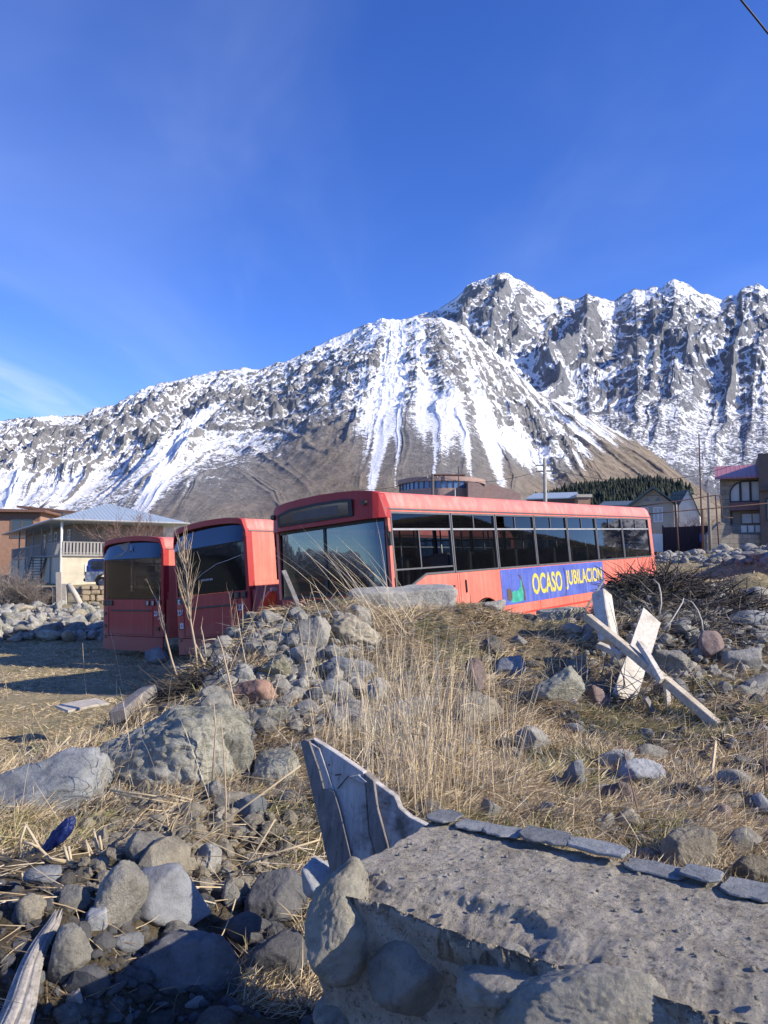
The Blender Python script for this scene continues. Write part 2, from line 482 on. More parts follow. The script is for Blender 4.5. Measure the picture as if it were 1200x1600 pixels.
# ------------------------------------------------------------------ mountains
def lin(pts, x):
    p = np.array(pts, float); return np.interp(x, p[:, 0], p[:, 1])
def elev(px, py):
    cy = (800.0 - py) / F
    return (SP + CP * cy) / (CP - SP * cy)
def mountain(name, sil, d0, d1, M, NC, base_py, prof, amp, seed, fan, snowf, rough):
    k = np.concatenate([np.linspace(-1500, -60, 120), np.linspace(-58, 1258, NC), np.linspace(1262, 2700, 120)])
    v = np.concatenate([np.linspace(0, 1, M), 1 + np.linspace(.01, .5, 36)])
    K, V = np.meshgrid(k, v, indexing='ij')
    tx = (K - 600) / F
    sl = elev(0, lin(sil, K))
    yr = d1(K); y0 = d0
    Y = y0 + (yr - y0) * V
    X = tx * Y
    hb = elev(0, base_py) * y0
    hr = sl * yr
    Vc = np.clip(V, 0, 1)
    H = hb + (hr - hb) * prof(Vc, K)
    back = np.clip(V - 1, 0, None)
    H = H - back * (hr * 1.1)
    e = np.minimum(np.sin(np.clip(Vc, 0, 1) * PI) ** .6 + .10 * sstep(.0, .9, Vc), 1)
    g = fan(K, Vc)
    wx = fbm(X / 300, Y / 300, oct=4, seed=seed + 3); wy = fbm(X / 300 + 9, Y / 300, oct=4, seed=seed + 4)
    big = ridged(g * 1.0 + wx * .35, Vc * 1.1 + wy * .3 + 3.3, oct=3, seed=seed)
    med = ridged(g * 3.1 + wx * .9, Vc * 3.2 + wy * .8, oct=5, seed=seed + 7, gain=.62)
    fin = ridged(X / 60 + wx, Y / 90 + wy, H / 70, oct=4, seed=seed + 11, gain=.65)
    mid = ridged(X / amp[5] + wx * .5, Y / amp[5] + wy * .5, H / amp[5], oct=4, seed=seed + 51, gain=.6)
    w1, w2 = worley(X / (amp[5] * .42) + wx * .6, Y / (amp[5] * .6) + H / (amp[5] * .9), seed)
    w3, w4 = worley(X / (amp[5] * .17) + wx, Y / (amp[5] * .25) + H / (amp[5] * .3), seed + 1)
    crag = (.5 - w1) * amp[6] + (w4 - w3 - .3) * amp[6] * .35
    crag = crag * rough(K, Vc)
    cen = 1 - .6 * np.exp(-((K - 690) / 150) ** 2) * (amp[0] < 60)
    big = .45 + (big - .45) * cen; med = .35 + (med - .35) * cen
    D = crag + amp[0] * (big - .45) + amp[1] * (med - .35) + (amp[2] * (fin - .35) + amp[4] * (mid - .35)) * rough(K, Vc)
    H2 = H + D * e * (.22 + .78 * sstep(.12, .55, Vc)) * (1 - .6 * sstep(860, 950, K) * (amp[0] < 60))
    # jagged skyline
    jag = (ridged(K / 46, K * 0 + .5, oct=5, seed=seed + 21, gain=.6) * 2.2 - 1.1) * (.6 + .4 * fbm(K / 130, K * 0, oct=2, seed=3)) + .35 * fbm(K / 9, K * 0, oct=2, seed=9)
    H2 = H2 + jag * amp[3] * sstep(.90, 1, Vc) * sstep(1.3, 1.0, V)
    # local hollows hold the snow
    def blur(a, n, ax):
        c = np.cumsum(np.concatenate([np.repeat(a.take([0], ax), n + 1, ax), a, np.repeat(a.take([-1], ax), n, ax)], ax), ax)
        s = [slice(None)] * 2; s2 = [slice(None)] * 2
        s[ax] = slice(2 * n + 1, None); s2[ax] = slice(0, -(2 * n + 1))
        return (c[tuple(s)] - c[tuple(s2)]) / (2 * n + 1)
    hol = blur(blur(H2, 7, 0), 5, 1) - H2
    hol2 = blur(blur(H2, 3, 0), 2, 1) - H2
    gy_ = np.gradient(H2, axis=1) / np.maximum(np.gradient(Y, axis=1), .5)
    gx_ = np.gradient(H2, axis=0) / np.maximum(np.gradient(X, axis=0), .5)
    slope = np.sqrt(gx_ ** 2 + gy_ ** 2)
    S = snowf(K, Vc, H2, hol, hol2, slope, g, wx, wy)
    n, mm = K.shape
    idx = np.arange(n * mm).reshape(n, mm)
    fc = np.stack([idx[:-1, :-1], idx[1:, :-1], idx[1:, 1:], idx[:-1, 1:]], -1).reshape(-1, 4)
    me = np_mesh(name, np.stack([X, Y, H2], -1).reshape(-1, 3), fc, False, {'snow': np.clip(S[0], 0, 1).ravel(), 'scree': np.clip(S[1], 0, 1).ravel()})
    o = link(name, me); o['kind'] = 'structure'
    return o

def mount_mat(name, sc, rockcols):
    m = N(name)
    wv = m.mapping((1 / sc,) * 3, 'World')
    rock = m.ramp(m.noise(2.2, 9, .72, wv, .6), rockcols)
    scree = m.ramp(m.noise(1.3, 8, .65, m.mapping((1.6 / sc, .8 / sc, .6 / sc), 'World')), [(.32, (.165, .13, .095)), (.55, (.28, .23, .17)), (.75, (.38, .325, .25))])
    c = m.mix(m.attr('scree', 'Fac'), rock, scree)
    n1 = m.math('SUBTRACT', m.noise(6, 9, .75, wv), .5)
    n2 = m.math('SUBTRACT', m.noise(1.2, 6, .6, wv), .5)
    f = m.math('ADD', m.attr('snow', 'Fac'), m.math('MULTIPLY', n1, 1.7))
    f = m.math('ADD', f, m.math('MULTIPLY', n2, .5))
    f = m.ramp(f, [(.47, 0), (.53, 1)])
    c = m.mix(f, c, (.88, .90, .93))
    b = m.bump(m.noise(3.5, 9, .75, wv), 1.0, sc * .22)
    r = m.mix(f, .9, .55)
    return m.fin(c, r, b, spec=.2)

silA = [(-900,760),(-400,700),(-200,672),(0,657),(50,650),(90,656),(110,652),(175,630),(215,610),(250,597),(300,588),(330,581),(400,578),(440,566),(470,552),(540,520),(600,500),(650,490),
        (690,492),(730,510),(770,545),(810,580),(860,625),(900,640),(950,664),(1000,690),(1040,712),(1090,748),(1160,792),(1240,830),(1500,880),(2100,900)]
def profA(v, K):
    c = .55 + .45 * sstep(850, 1000, K)
    return v ** 1.12 * (1 - .0 * c)
def fanA(K, V):
    # gullies fan out from the snow shoulder, on the left they run down to the left
    L = sstep(560, 300, K)
    g1 = (K - 640) / (.42 + 1.0 * (1.05 - V)) / 95
    g2 = (K - 560 + (1 - V) * 330) / 95
    return g1 * (1 - L) + g2 * L
def snowA(K, V, H, hol, hol2, slope, g, wx, wy):
    line = lin([(-900, .05), (0, .08), (200, .16), (380, .26), (520, .34), (600, .28), (700, .26), (760, .27), (820, .33), (900, .45), (960, .8), (1030, 1.2), (2100, 1.2)], K)
    streak = ridged(g * 4.0 + wx * .6, V * 1.3, oct=3, seed=77)
    cover = sstep(-.20, .22, V - line + wx * .10)
    dens = .62 + .26 * np.exp(-((K - 690) / 170) ** 2) - .07 * sstep(200, 450, K) * sstep(560, 480, K)
    s = cover * dens + np.clip(hol / 26, -.35, .5) * (.4 + cover) * .45 + np.clip(hol2 / 7, -.25, .3) * .45
    s += (streak - .45) * (.18 + .62 * sstep(500, 640, K)) * sstep(-.42, .0, V - line)
    s -= np.clip(slope - .95, 0, 1.5) * .42 * cover
    s -= .12 * (1 - cover)
    # high pale meadow patches on the right-hand shoulder
    s += .5 * np.exp(-((K - 985) / 55) ** 2 - ((V - .36 - (K - 985) * .0006) / .055) ** 2)
    s += .4 * np.exp(-((K - 870) / 60) ** 2 - ((V - .50) / .05) ** 2)
    # long scree chute filled with snow
    for (a, b_, c_, w_) in ((640, 560, .3, 9), (745, 800, .5, 12), (340, 180, .8, 14), (20, 10, .2, 8)):
        xk = b_ + (a - b_) * (V - .05) / .6
        s += .75 * np.exp(-((K - xk - wx * 14) / w_) ** 2) * sstep(.03, .12, V) * sstep(.72, .55, V)
    scree = sstep(.10, -.12, V - line + wx * .14) * sstep(1.5, 1.0, slope + wy * .3)
    scree = np.maximum(scree, sstep(860, 960, K) * .8)
    return s, scree
mA = mountain('mountain', silA, 620, lambda K: 1900 + 500 * sstep(200, 1000, K) * 0 + 200 * np.sin(K / 300), 430, 1500, 903, profA, (36, 20, 20, 10, 29, 90, 18), 41, fanA, snowA,
              lambda K, V: (.35 + .65 * sstep(.3, .6, V) - .25 * sstep(540, 640, K) * sstep(900, 800, K)) * (1 - .7 * sstep(860, 940, K)))
mA.data.materials.append(mount_mat('mountain_rock_snow', 30, [(.3, (.10, .10, .105)), (.5, (.19, .19, .193)), (.7, (.31, .305, .30))]))  # rock greys raised to stand in for haze

silB = [(-900,900),(300,760),(560,540),(620,505),(660,490),(690,478),(715,462),(740,441),(765,433),(785,429),(800,433),(822,438),(845,452),(870,463),(890,463),(905,468),(925,457),(945,468),(970,468),(985,458),
        (1003,448),(1018,453),(1030,447),(1045,450),(1065,439),(1085,446),(1100,455),(1125,462),(1140,468),(1152,462),(1164,462),(1172,452),(1190,450),(1200,446),(1240,470),(1400,480),(1700,560),(2100,620)]
def fanB(K, V): return (K - 1000 + (1 - V) * 140) / 110
def snowB(K, V, H, hol, hol2, slope, g, wx, wy):
    cover = sstep(.0, .12, V + wx * .04)
    s = .62 * cover + .04 * sstep(.7, .45, V) + wx * .22 - .10 * sstep(.45, .2, V) + np.clip(hol / 34, -.4, .5) * .45 + np.clip(hol2 / 9, -.3, .3) * .45
    s -= np.clip(slope - 1.15, 0, 1.6) * .42
    s -= .12 * np.exp(-((K - 760) / 60) ** 2) * sstep(.8, .95, V)
    return s, sstep(.05, .0, V)
mB = mountain('mountain', silB, 1500, lambda K: 3300 + 0 * K, 400, 1500, 830, lambda v, K: v ** .95, (120, 40, 30, 14, 68, 210, 38), 93, fanB, snowB, lambda K, V: .8 + 0 * V)
mB.data.materials.append(mount_mat('far_mountain_rock_snow', 48, [(.3, (.10, .105, .12)), (.5, (.18, .187, .205)), (.72, (.29, .29, .30))]))  # bluish rock, lifted and cooled in place of air haze

# the valley's other side, behind the viewer: seen in the bus windows
a = np.radians(np.linspace(46, 314, 620)); v = np.linspace(0, 1.3, 110)
A2, V2 = np.meshgrid(a, v, indexing='ij')
r2 = 700 + 1700 * V2; xx = np.sin(A2) * r2; yy = np.cos(A2) * r2
ht = (115 + 75 * fbm(A2 * 2.2, A2 * 0 + 4, oct=4, seed=6))
zz2 = -20 + ht * np.where(V2 < 1, V2 ** 1.2, 1 - (V2 - 1) * 2) + (ridged(xx / 330, yy / 330, oct=5, seed=66) - .4) * 45 * np.clip(V2 * 2, 0, 1)
n, mm = A2.shape; idx = np.arange(n * mm).reshape(n, mm)
fc = np.stack([idx[:-1, :-1], idx[1:, :-1], idx[1:, 1:], idx[:-1, 1:]], -1).reshape(-1, 4)
o = link('mountain', np_mesh('mountain_behind', np.stack([xx, yy, zz2], -1).reshape(-1, 3), fc, False, {'snow': np.clip(.25 + V2 * .35, 0, 1).ravel(), 'scree': sstep(.5, .1, V2).ravel()}), mA.data.materials[0]); o['kind'] = 'structure'
# ================================================================== BUSES
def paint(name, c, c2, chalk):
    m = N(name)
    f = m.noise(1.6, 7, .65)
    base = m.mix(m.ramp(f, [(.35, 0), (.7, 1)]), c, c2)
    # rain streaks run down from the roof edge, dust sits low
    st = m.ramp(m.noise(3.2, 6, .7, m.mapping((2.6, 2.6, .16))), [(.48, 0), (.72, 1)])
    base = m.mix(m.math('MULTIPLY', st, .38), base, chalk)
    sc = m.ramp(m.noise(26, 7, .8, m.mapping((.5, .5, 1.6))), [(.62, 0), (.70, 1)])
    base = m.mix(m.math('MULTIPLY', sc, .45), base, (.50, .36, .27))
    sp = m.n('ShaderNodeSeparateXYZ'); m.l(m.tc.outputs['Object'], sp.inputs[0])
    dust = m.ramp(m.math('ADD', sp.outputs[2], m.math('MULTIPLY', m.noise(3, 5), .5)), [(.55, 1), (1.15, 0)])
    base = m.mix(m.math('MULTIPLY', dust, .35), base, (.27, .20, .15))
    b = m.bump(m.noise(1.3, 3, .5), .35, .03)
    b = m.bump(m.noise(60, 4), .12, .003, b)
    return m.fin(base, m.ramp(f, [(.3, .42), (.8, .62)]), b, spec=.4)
M = {}
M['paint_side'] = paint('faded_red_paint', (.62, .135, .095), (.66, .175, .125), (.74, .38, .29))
M['paint_end_shaded'] = paint('red_paint_darkened_for_shade', (.34, .020, .020), (.37, .028, .026), (.40, .075, .06))  # red of the ends, base colour also darkened to stand for their shade
M['paint_roof'] = paint('chalky_roof_paint', (.66, .16, .13), (.70, .22, .17), (.80, .55, .45))
M['rubber'] = simple('black_rubber', (.015, .015, .017), .55)
M['alu'] = simple('dull_aluminium_frame', (.13, .13, .135), .5, .4, bump=.2)
M['alu_pale'] = simple('pale_aluminium_rail', (.42, .42, .41), .45, .5)
M['dark'] = simple('dark_plastic', (.02, .02, .022), .5)
M['inside'] = simple('bus_lining', (.05, .05, .05), .8)
M['seat'] = simple('grey_seat_plastic', (.20, .20, .19), .6, scale=3)
M['seatcloth'] = simple('dark_seat_cloth', (.05, .055, .07), .9)
M['pole'] = simple('scratched_handrail', (.45, .42, .36), .35, .6)
M['tyre'] = simple('dusty_tyre', (.03, .028, .025), .9, bump=.4)
M['rim'] = simple('grey_wheel_rim', (.22, .21, .2), .5, .5)
M['blue_ad'] = simple('blue_vinyl', (.05, .095, .42), .45, var=.3, scale=5)
def vinyl(name, c, chip):
    m = N(name)
    b_ = m.mix(m.ramp(m.noise(2.2, 7, .7), [(.3, 0), (.7, 1)]), tuple(x * .75 for x in c), tuple(min(1, x * 1.25 + .03) for x in c))
    b_ = m.mix(m.math('MULTIPLY', m.ramp(m.noise(5, 6, .7, m.mapping((2, 2, .15))), [(.5, 0), (.75, 1)]), .45), b_, (.30, .29, .33))
    b_ = m.mix(m.math('MULTIPLY', m.ramp(m.noise(34, 7, .85, m.mapping((.7, 1, 1))), [(.64, 0), (.70, 1)]), .8), b_, chip)
    return m.fin(b_, .5, m.bump(m.noise(2.4, 4), .3, .02))
M['blue_ad'] = vinyl('faded_blue_vinyl', (.05, .09, .40), (.45, .28, .25))
M['yellow_ad'] = simple('yellow_vinyl', (.62, .52, .07), .5, var=.25, scale=14)
M['green_ad'] = simple('green_vinyl', (.04, .34, .25), .5, var=.3)
M['brown_ad'] = simple('brown_vinyl', (.10, .07, .06), .5)
M['white_mark'] = simple('white_sticker', (.62, .60, .60), .5)
M['number'] = simple('grey_white_numerals', (.55, .50, .55), .5)
M['lamp_red'] = simple('dark_red_lamp_glass', (.07, .01, .01), .2)
M['lamp_dark'] = simple('broken_lamp_black', (.012, .01, .01), .4)
M['lamp_clear'] = simple('milky_lamp_glass', (.45, .36, .33), .25)
M['band'] = simple('black_glass_band', (.008, .009, .012), .06, spec=1.0, var=0)
M['torn'] = simple('peeled_film', (.22, .19, .16), .6, scale=8)
M['orange'] = simple('bright_orange_red_plastic', (.85, .09, .03), .35)
M['strip'] = simple('worn_red_strip', (.55, .05, .03), .5)

def glass(name, tint, refl=1.0, dirt=.06, base=.06, tone=(1, 1, 1)):
    m = N(name)
    t = m.t
    tr = m.n('ShaderNodeBsdfTransparent'); tr.inputs[0].default_value = (*tint, 1)
    gl = m.n('ShaderNodeBsdfGlossy'); gl.inputs['Roughness'].default_value = .02; gl.inputs[0].default_value = (*tone, 1)
    df = m.n('ShaderNodeBsdfDiffuse'); df.inputs[0].default_value = (.33, .31, .28, 1)
    fr = m.n('ShaderNodeLayerWeight'); fr.inputs[0].default_value = .5
    sch = m.math('ADD', m.math('MULTIPLY', m.math('POWER', fr.outputs['Facing'], 4.5), .85), base)
    mx1 = m.n('ShaderNodeMixShader'); m.l(sch, mx1.inputs[0]); m.l(tr.outputs[0], mx1.inputs[1]); m.l(gl.outputs[0], mx1.inputs[2])
    mx2 = m.n('ShaderNodeMixShader')
    d = m.ramp(m.noise(5, 8, .75, m.mapping((1, 1, .5))), [(.35, dirt * .3), (.75, dirt * 2.2)])
    m.l(d, mx2.inputs[0]); m.l(mx1.outputs[0], mx2.inputs[1]); m.l(df.outputs[0], mx2.inputs[2])
    t.nodes.remove(m.bsdf)
    m.l(mx2.outputs[0], m.out.inputs[0])
    return m.m
M['glass'] = glass('grimy_side_glass', (.20, .22, .235), 1, .005, .04)
M['wglass'] = glass('dusty_windscreen_glass', (.26, .31, .36), 1, .006, .10, (.75, .88, 1))
M['rglass'] = glass('rear_glass', (.07, .08, .11), 1, .002, .045, (.5, .68, 1))
M['rglass_clear'] = glass('clearer_rear_glass', (.42, .42, .44), 1, .02, .05)

BL, BW = 12.0, 2.5
def bus_frame(theta, phi, rho, ref, bx, by, bz):
    """matrix of a bus whose point (bx,by,bz) sits at ref; theta yaw, phi rise to the back, rho lean to the far side"""
    L = Vector((math.sin(theta) * math.cos(phi), math.cos(theta) * math.cos(phi), math.sin(phi)))
    Wh = Vector((-math.cos(theta), math.sin(theta), 0)); Wh = (Wh - L * Wh.dot(L)).normalized()
    Uh = L.cross(Wh)
    W = (Wh * math.cos(rho) - Uh * math.sin(rho)).normalized()
    U = L.cross(W)
    o = Vector(ref) - L * bx - W * by - U * bz
    return Matrix(((L.x, W.x, U.x, o.x), (L.y, W.y, U.y, o.y), (L.z, W.z, U.z, o.z), (0, 0, 0, 1)))

ROOF = [(0, 2.62), (.022, 2.73), (.065, 2.86), (.11, 2.91), (.45, 2.96), (.85, 2.985), (1.25, 2.995)]
ROOF = ROOF + [(2.5 - y, z) for y, z in reversed(ROOF[:-1])]
def plan(y, r=.22, p=7):
    s = abs(y - 1.25) / 1.25
    return r * s ** p
def curved(name, y0, y1, z0, z1, mat, parent, x=0, th=.04, r=.22, lean=0, n=28, ztop=None):
    """panel following the rounded plan of the bus end"""
    mb = MB(); vs = []; nz = 5
    for layer in (0, th):
        for i in range(n + 1):
            y = y0 + (y1 - y0) * i / n
            zt = z1 if ztop is None else ztop(y)
            for j in range(nz + 1):
                z = z0 + (zt - z0) * j / nz
                vs.append((x + plan(y, r) + layer + lean * max(0, z - 1.4), y, z))
    w = nz + 1; k = (n + 1) * w; fs = []
    for i in range(n):
        for j in range(nz):
            a = i * w + j
            fs.append((a, a + 1, a + w + 1, a + w)); fs.append((k + a, k + a + w, k + a + w + 1, k + a + 1))
    for i in range(n):
        a = i * w; fs.append((a, a + w, k + a + w, k + a)); a += nz; fs.append((a, k + a, k + a + w, a + w))
    for j in range(nz):
        a = j; fs.append((a, k + a, k + a + 1, a + 1)); a = n * w + j; fs.append((a, a + 1, k + a + 1, k + a))
    mb.add(vs, fs)
    return mb.build(name, mat, parent, smooth=False)

def roofz(y):
    return float(np.interp(y, [p[0] for p in ROOF], [p[1] for p in ROOF]))

def arch(cx, r, zb, top=1.06, n=14):
    """points of a wheel arch cut into the lower edge, front to back"""
    h = top - zb
    return [(cx - r * math.cos(PI * i / n), zb + h * (math.sin(PI * i / n) ** .75)) for i in range(n + 1)]

def text_part(name, txt, size, mat, parent, mw, stretch=1.0, weight=0.0, thick=.002):
    cu = bpy.data.curves.new(name, 'FONT'); cu.body = txt; cu.size = size
    cu.offset = weight; cu.extrude = thick; cu.align_x = 'CENTER'; cu.align_y = 'CENTER'
    tmp = bpy.data.objects.new(name + '_src', cu); col.objects.link(tmp)
    dg = bpy.context.evaluated_depsgraph_get(); dg.update()
    me = bpy.data.meshes.new_from_object(tmp.evaluated_get(dg)); bpy.data.objects.remove(tmp)
    if isinstance(stretch, tuple):      # fit to a width and height
        c = np.array([v.co[:2] for v in me.vertices]); lo, hi = c.min(0), c.max(0)
        me.transform(Matrix.Diagonal((stretch[0] / (hi[0] - lo[0]), stretch[1] / (hi[1] - lo[1]), 1, 1)) @ Matrix.Translation((-(lo[0] + hi[0]) / 2, -(lo[1] + hi[1]) / 2, 0)))
        stretch = 1
    me.transform(mw @ Matrix.Diagonal((stretch, 1, 1, 1)))
    me.materials.clear()
    return link(name, me, mat, parent)

def seat_mesh():
    mb = MB()
    mb.prism([(0, .40), (.42, .42), (.43, .48), (.05, .47), (.03, 1.0), (-.02, 1.05), (-.07, 1.0), (-.05, .42)], 'y', -.21, .21)
    return mb
def make_bus(name, label, mat4, front, windows, group):
    root = empty(name, mat4=mat4)
    tag(root, label, 'bus', group)
    x0 = .16
    # ---- lower side panels with wheel arches
    wheels = (2.85, 8.7) if front else (3.3, 9.15)
    for side, (ya, yb) in enumerate(((0, .05), (2.45, 2.5))):
        pts = [(x0, .38)]
        for c in wheels: pts += arch(c, .60, .32)
        pts += [(BL - .02, .34), (BL - .02, 1.55), (2.0, 1.55)]
        if front and side == 0: pts += [(1.05, 1.55), (.55, 1.36), (x0, 1.33)]
        else: pts += [(x0, 1.55)]
        MB().prism(pts, 'y', ya, yb).build('side_panel', M['paint_side'], root, bevel=.006, seg=1)
        # cant rail and corner posts in body colour
        mb = MB()
        mb.b2((x0, ya + .004, 2.595), (BL - .03, yb, 2.66))
        mb.b2((x0, ya + .003, 1.551), (x0 + (.03 if front else .72), yb - .003, 2.594))
        mb.b2((BL - .24, ya + .003, 1.551), (BL - .03, yb - .003, 2.594))
        mb.build('corner_post', M['paint_side'], root)
        # skirt strip: a faded bumper rail low on the side
        MB().b2((wheels[0] + .75, ya - .008 if side == 0 else yb - .002, .655), (wheels[1] - .75, ya + .002 if side == 0 else yb + .008, .69)).build('rub_strip', M['strip'], root)
        # windows
        for wi, (a, b) in enumerate(windows):
            zb = 1.552
            y_ = ya + .012 if side == 0 else yb - .040
            f = MB()
            t = .032
            drv = front and side == 0 and wi == 0
            yo, yi = (ya - .006, ya + .045) if side == 0 else (yb - .045, yb + .006)
            if drv:
                poly = [(a, 1.335), (.55, 1.365), (1.05, 1.556), (b, 1.556), (b, 2.592), (a, 2.592)]
                inn = [(a + t, 1.37), (.54, 1.395), (1.04, 1.59), (b - t, 1.59), (b - t, 2.56), (a + t, 2.56)]
            else:
                poly = [(a, zb), (b, zb), (b, 2.592), (a, 2.592)]
                inn = [(a + t, zb + t), (b - t, zb + t), (b - t, 2.56), (a + t, 2.56)]
            n = len(poly)
            vs = [(p[0], yo, p[1]) for p in poly] + [(p[0], yo, p[1]) for p in inn] + [(p[0], yi, p[1]) for p in poly] + [(p[0], yi, p[1]) for p in inn]
            fs = []
            for i in range(n):
                j = (i + 1) % n
                fs += [(i, j, n + j, n + i), (2 * n + i, 3 * n + i, 3 * n + j, 2 * n + j), (n + i, n + j, 3 * n + j, 3 * n + i), (i, 2 * n + i, 2 * n + j, j)]
            f.add(vs, fs)
            win = f.build('window', M['alu'], root)
            r = MB(); r.b2((a + t, yo + .004, 2.295), (b - t, yi - .004, 2.325))
            r.build('vent_rail', M['alu_pale'], win)
            g2 = MB()
            mid = (a + b) / 2
            if not drv:
                g2.b2((mid - .012, yo + .012, 2.325), (mid + .012, yi - .012, 2.56))
            else:
                g2.b2((a + t, yo + .008, 1.66), (b - t, yi - .010, 1.685))
                g2.b2((.92, yo + .012, 1.685), (.945, yi - .012, 2.295))
            g2.build('glazing_bar', M['alu'], win)
            ym = (yo + yi) / 2
            g = MB()
            if drv:
                # the rear sliding pane stands open
                g.add([(a + t, ym, 1.37), (.54, ym, 1.395), (1.04, ym, 1.59), (b - t, ym, 1.59), (b - t, ym, 1.66), (a + t, ym, 1.66)], [(0, 1, 2, 3, 4, 5)])
                g.add([(a + t, ym, 1.685), (.92, ym, 1.685), (.92, ym, 2.295), (a + t, ym, 2.295)], [(0, 1, 2, 3)])
                g.add([(a + t, ym, 2.325), (b - t, ym, 2.325), (b - t, ym, 2.56), (a + t, ym, 2.56)], [(0, 1, 2, 3)])
            else:
                g.add([(a + t, ym, zb + t), (b - t, ym, zb + t), (b - t, ym, 2.295), (a + t, ym, 2.295)], [(0, 1, 2, 3)])
                xs = a + t if not (wi == 2 and side == 0) else a + .38
                g.add([(xs, ym + .003, 2.325), (b - t, ym + .003, 2.325), (b - t, ym + .003, 2.56), (xs, ym + .003, 2.56)], [(0, 1, 2, 3)])
            g.build('pane', M['glass'], win)
    # ---- roof shell
    vs = []; fs = []
    xs = [.10, .16, .4, 2, 4, 6, 8, 10, 11.7, 11.93, 11.99]
    n = len(ROOF)
    for q, x in enumerate(xs):
        for (y, z) in ROOF:
            e = .05 if q == len(xs) - 1 else (.01 if q == len(xs) - 2 else 0)
            vs.append((x, y, z - e + random.uniform(-.004, .004) * (0 < q < len(xs) - 1)))
    m0 = len(vs)
    for q, x in enumerate(xs):
        for (y, z) in ROOF: vs.append((x, 1.25 + (y - 1.25) * .97, z - .05))
    for q in range(len(xs) - 1):
        for i in range(n - 1):
            a = q * n + i
            fs += [(a, a + 1, a + n + 1, a + n), (m0 + a, m0 + a + n, m0 + a + n + 1, m0 + a + 1)]
    for q in range(len(xs) - 1):
        for i in (0, n - 1):
            a = q * n + i; fs.append((a, a + n, m0 + a + n, m0 + a))
    for i in range(n - 1):
        for q in (0, len(xs) - 1):
            a = q * n + i; fs.append((a, a + 1, m0 + a + 1, m0 + a))
    roof = MB().add(vs, fs).build('roof', M['paint_roof'], root, smooth=True)
    # gutter and seams
    sm = MB()
    for y_ in (-.012, 2.502): sm.b2((.12, y_, 2.622), (11.97, y_ + .010, 2.645))
    sm.build('rain_gutter', M['alu'], root)
    for hx in (3.2, 8.4):
        MB().box((hx, 1.25, 3.02), (.75, .6, .06)).build('roof_hatch', M['paint_roof'], root, bevel=.02)
    # ---- floor, ceiling, underframe
    MB().b2((.25, .055, .84), (11.9, 2.445, .90)).build('cabin_floor', M['inside'], root)
    MB().b2((.3, .35, .36), (11.8, 2.15, .80)).build('underframe', M['dark'], root)
    cl = MB(); cl.prism([(.12, 2.62), (.3, 2.72), (.6, 2.80), (1.9, 2.80), (2.2, 2.72), (2.38, 2.62), (2.30, 2.60), (1.88, 2.76), (.62, 2.76), (.2, 2.60)], 'x', .5, 11.7)
    cl.build('ceiling_lining', M['inside'], root)
    # ---- far end: plain
    e = MB(); e.b2((BL - .02, .05, .36), (BL + .03, 2.45, 1.6)); e.b2((BL - .02, .05, 1.6), (BL + .03, .22, 2.4)); e.b2((BL - .02, 2.28, 1.6), (BL + .03, 2.45, 2.4))
    e.prism([(.03, 2.4), (2.47, 2.4)] + [(y * .98 + .025, z - .03) for y, z in reversed(ROOF)], 'x', BL - .02, BL + .03)
    e.build('end_panel', M['paint_end_shaded'], root, bevel=.01, seg=1)
    MB().b2((BL, .22, 1.6), (BL + .012, 2.28, 2.4)).build('end_window', M['wglass'], root)
    # ---- wheels
    for c in wheels:
        for yc, s in ((.20, -1), (2.30, 1)):
            w = MB()
            prof = [(.30, -.13), (.40, -.14), (.47, -.12), (.49, -.06), (.49, .06), (.47, .12), (.40, .14), (.30, .13)]
            nn = 28; vs = []; fs = []
            for k in range(nn):
                t = 2 * PI * k / nn
                for (rr_, yy) in prof: vs.append((c + rr_ * math.cos(t), yc + yy, .49 + rr_ * math.sin(t)))
            pl = len(prof)
            for k in range(nn):
                for i in range(pl - 1):
                    fs.append((k * pl + i, k * pl + i + 1, ((k + 1) % nn) * pl + i + 1, ((k + 1) % nn) * pl + i))
            w.add(vs, fs)
            wo_ = w.build('wheel', M['tyre'], root, smooth=True)
            rm = MB(); vs = []; fs = []
            rp = [(.0, .02), (.08, .02), (.10, .06), (.20, .05), (.24, .10), (.305, .12)]
            for k in range(nn):
                t = 2 * PI * k / nn
                for (rr_, yy) in rp: vs.append((c + rr_ * math.cos(t), yc + s * yy, .49 + rr_ * math.sin(t)))
            pl = len(rp)
            for k in range(nn):
                for i in range(pl - 1):
                    fs.append((k * pl + i, k * pl + i + 1, ((k + 1) % nn) * pl + i + 1, ((k + 1) % nn) * pl + i))
            rm.add(vs, fs); rm.build('rim', M['rim'], wo_, smooth=True)
        for ys in ((.06, .62), (1.88, 2.44)):
            hs_ = MB()
            ap = arch(c, .64, .34, 1.14); ap2 = arch(c, .66, .34, 1.16)
            hs_.prism(ap + ap2[::-1], 'y', *ys)
            hs_.build('wheel_housing', M['dark'], root)
    # ---- seats, rails
    sme = None
    xs_ = [2.6 + .86 * i for i in range(10)] if front else [2.0 + .86 * i for i in range(10)]
    for x in xs_:
        for y in (.32, .78, 1.74, 2.20):
            if sme is None:
                sme = seat_mesh().build('seat', M['seat'], root, bevel=.015, seg=2)
                so = sme
            else:
                so = sme.copy(); col.objects.link(so); so.parent = root
            so.location = (x, y, .90)
            if front: so.rotation_euler = (0, 0, PI)
    hr = MB()
    for i, x in enumerate([1.7, 3.0, 4.6, 6.3, 8.0, 9.7]):
        for y in (.98, 1.52): hr.tube([(x, y, .9), (x, y, 2.76)], .016, 6)
    for y in (.98, 1.52): hr.tube([(1.7, y, 2.55), (9.7, y, 2.55)], .014, 6)
    hr.build('handrail', M['pole'], root, smooth=True)
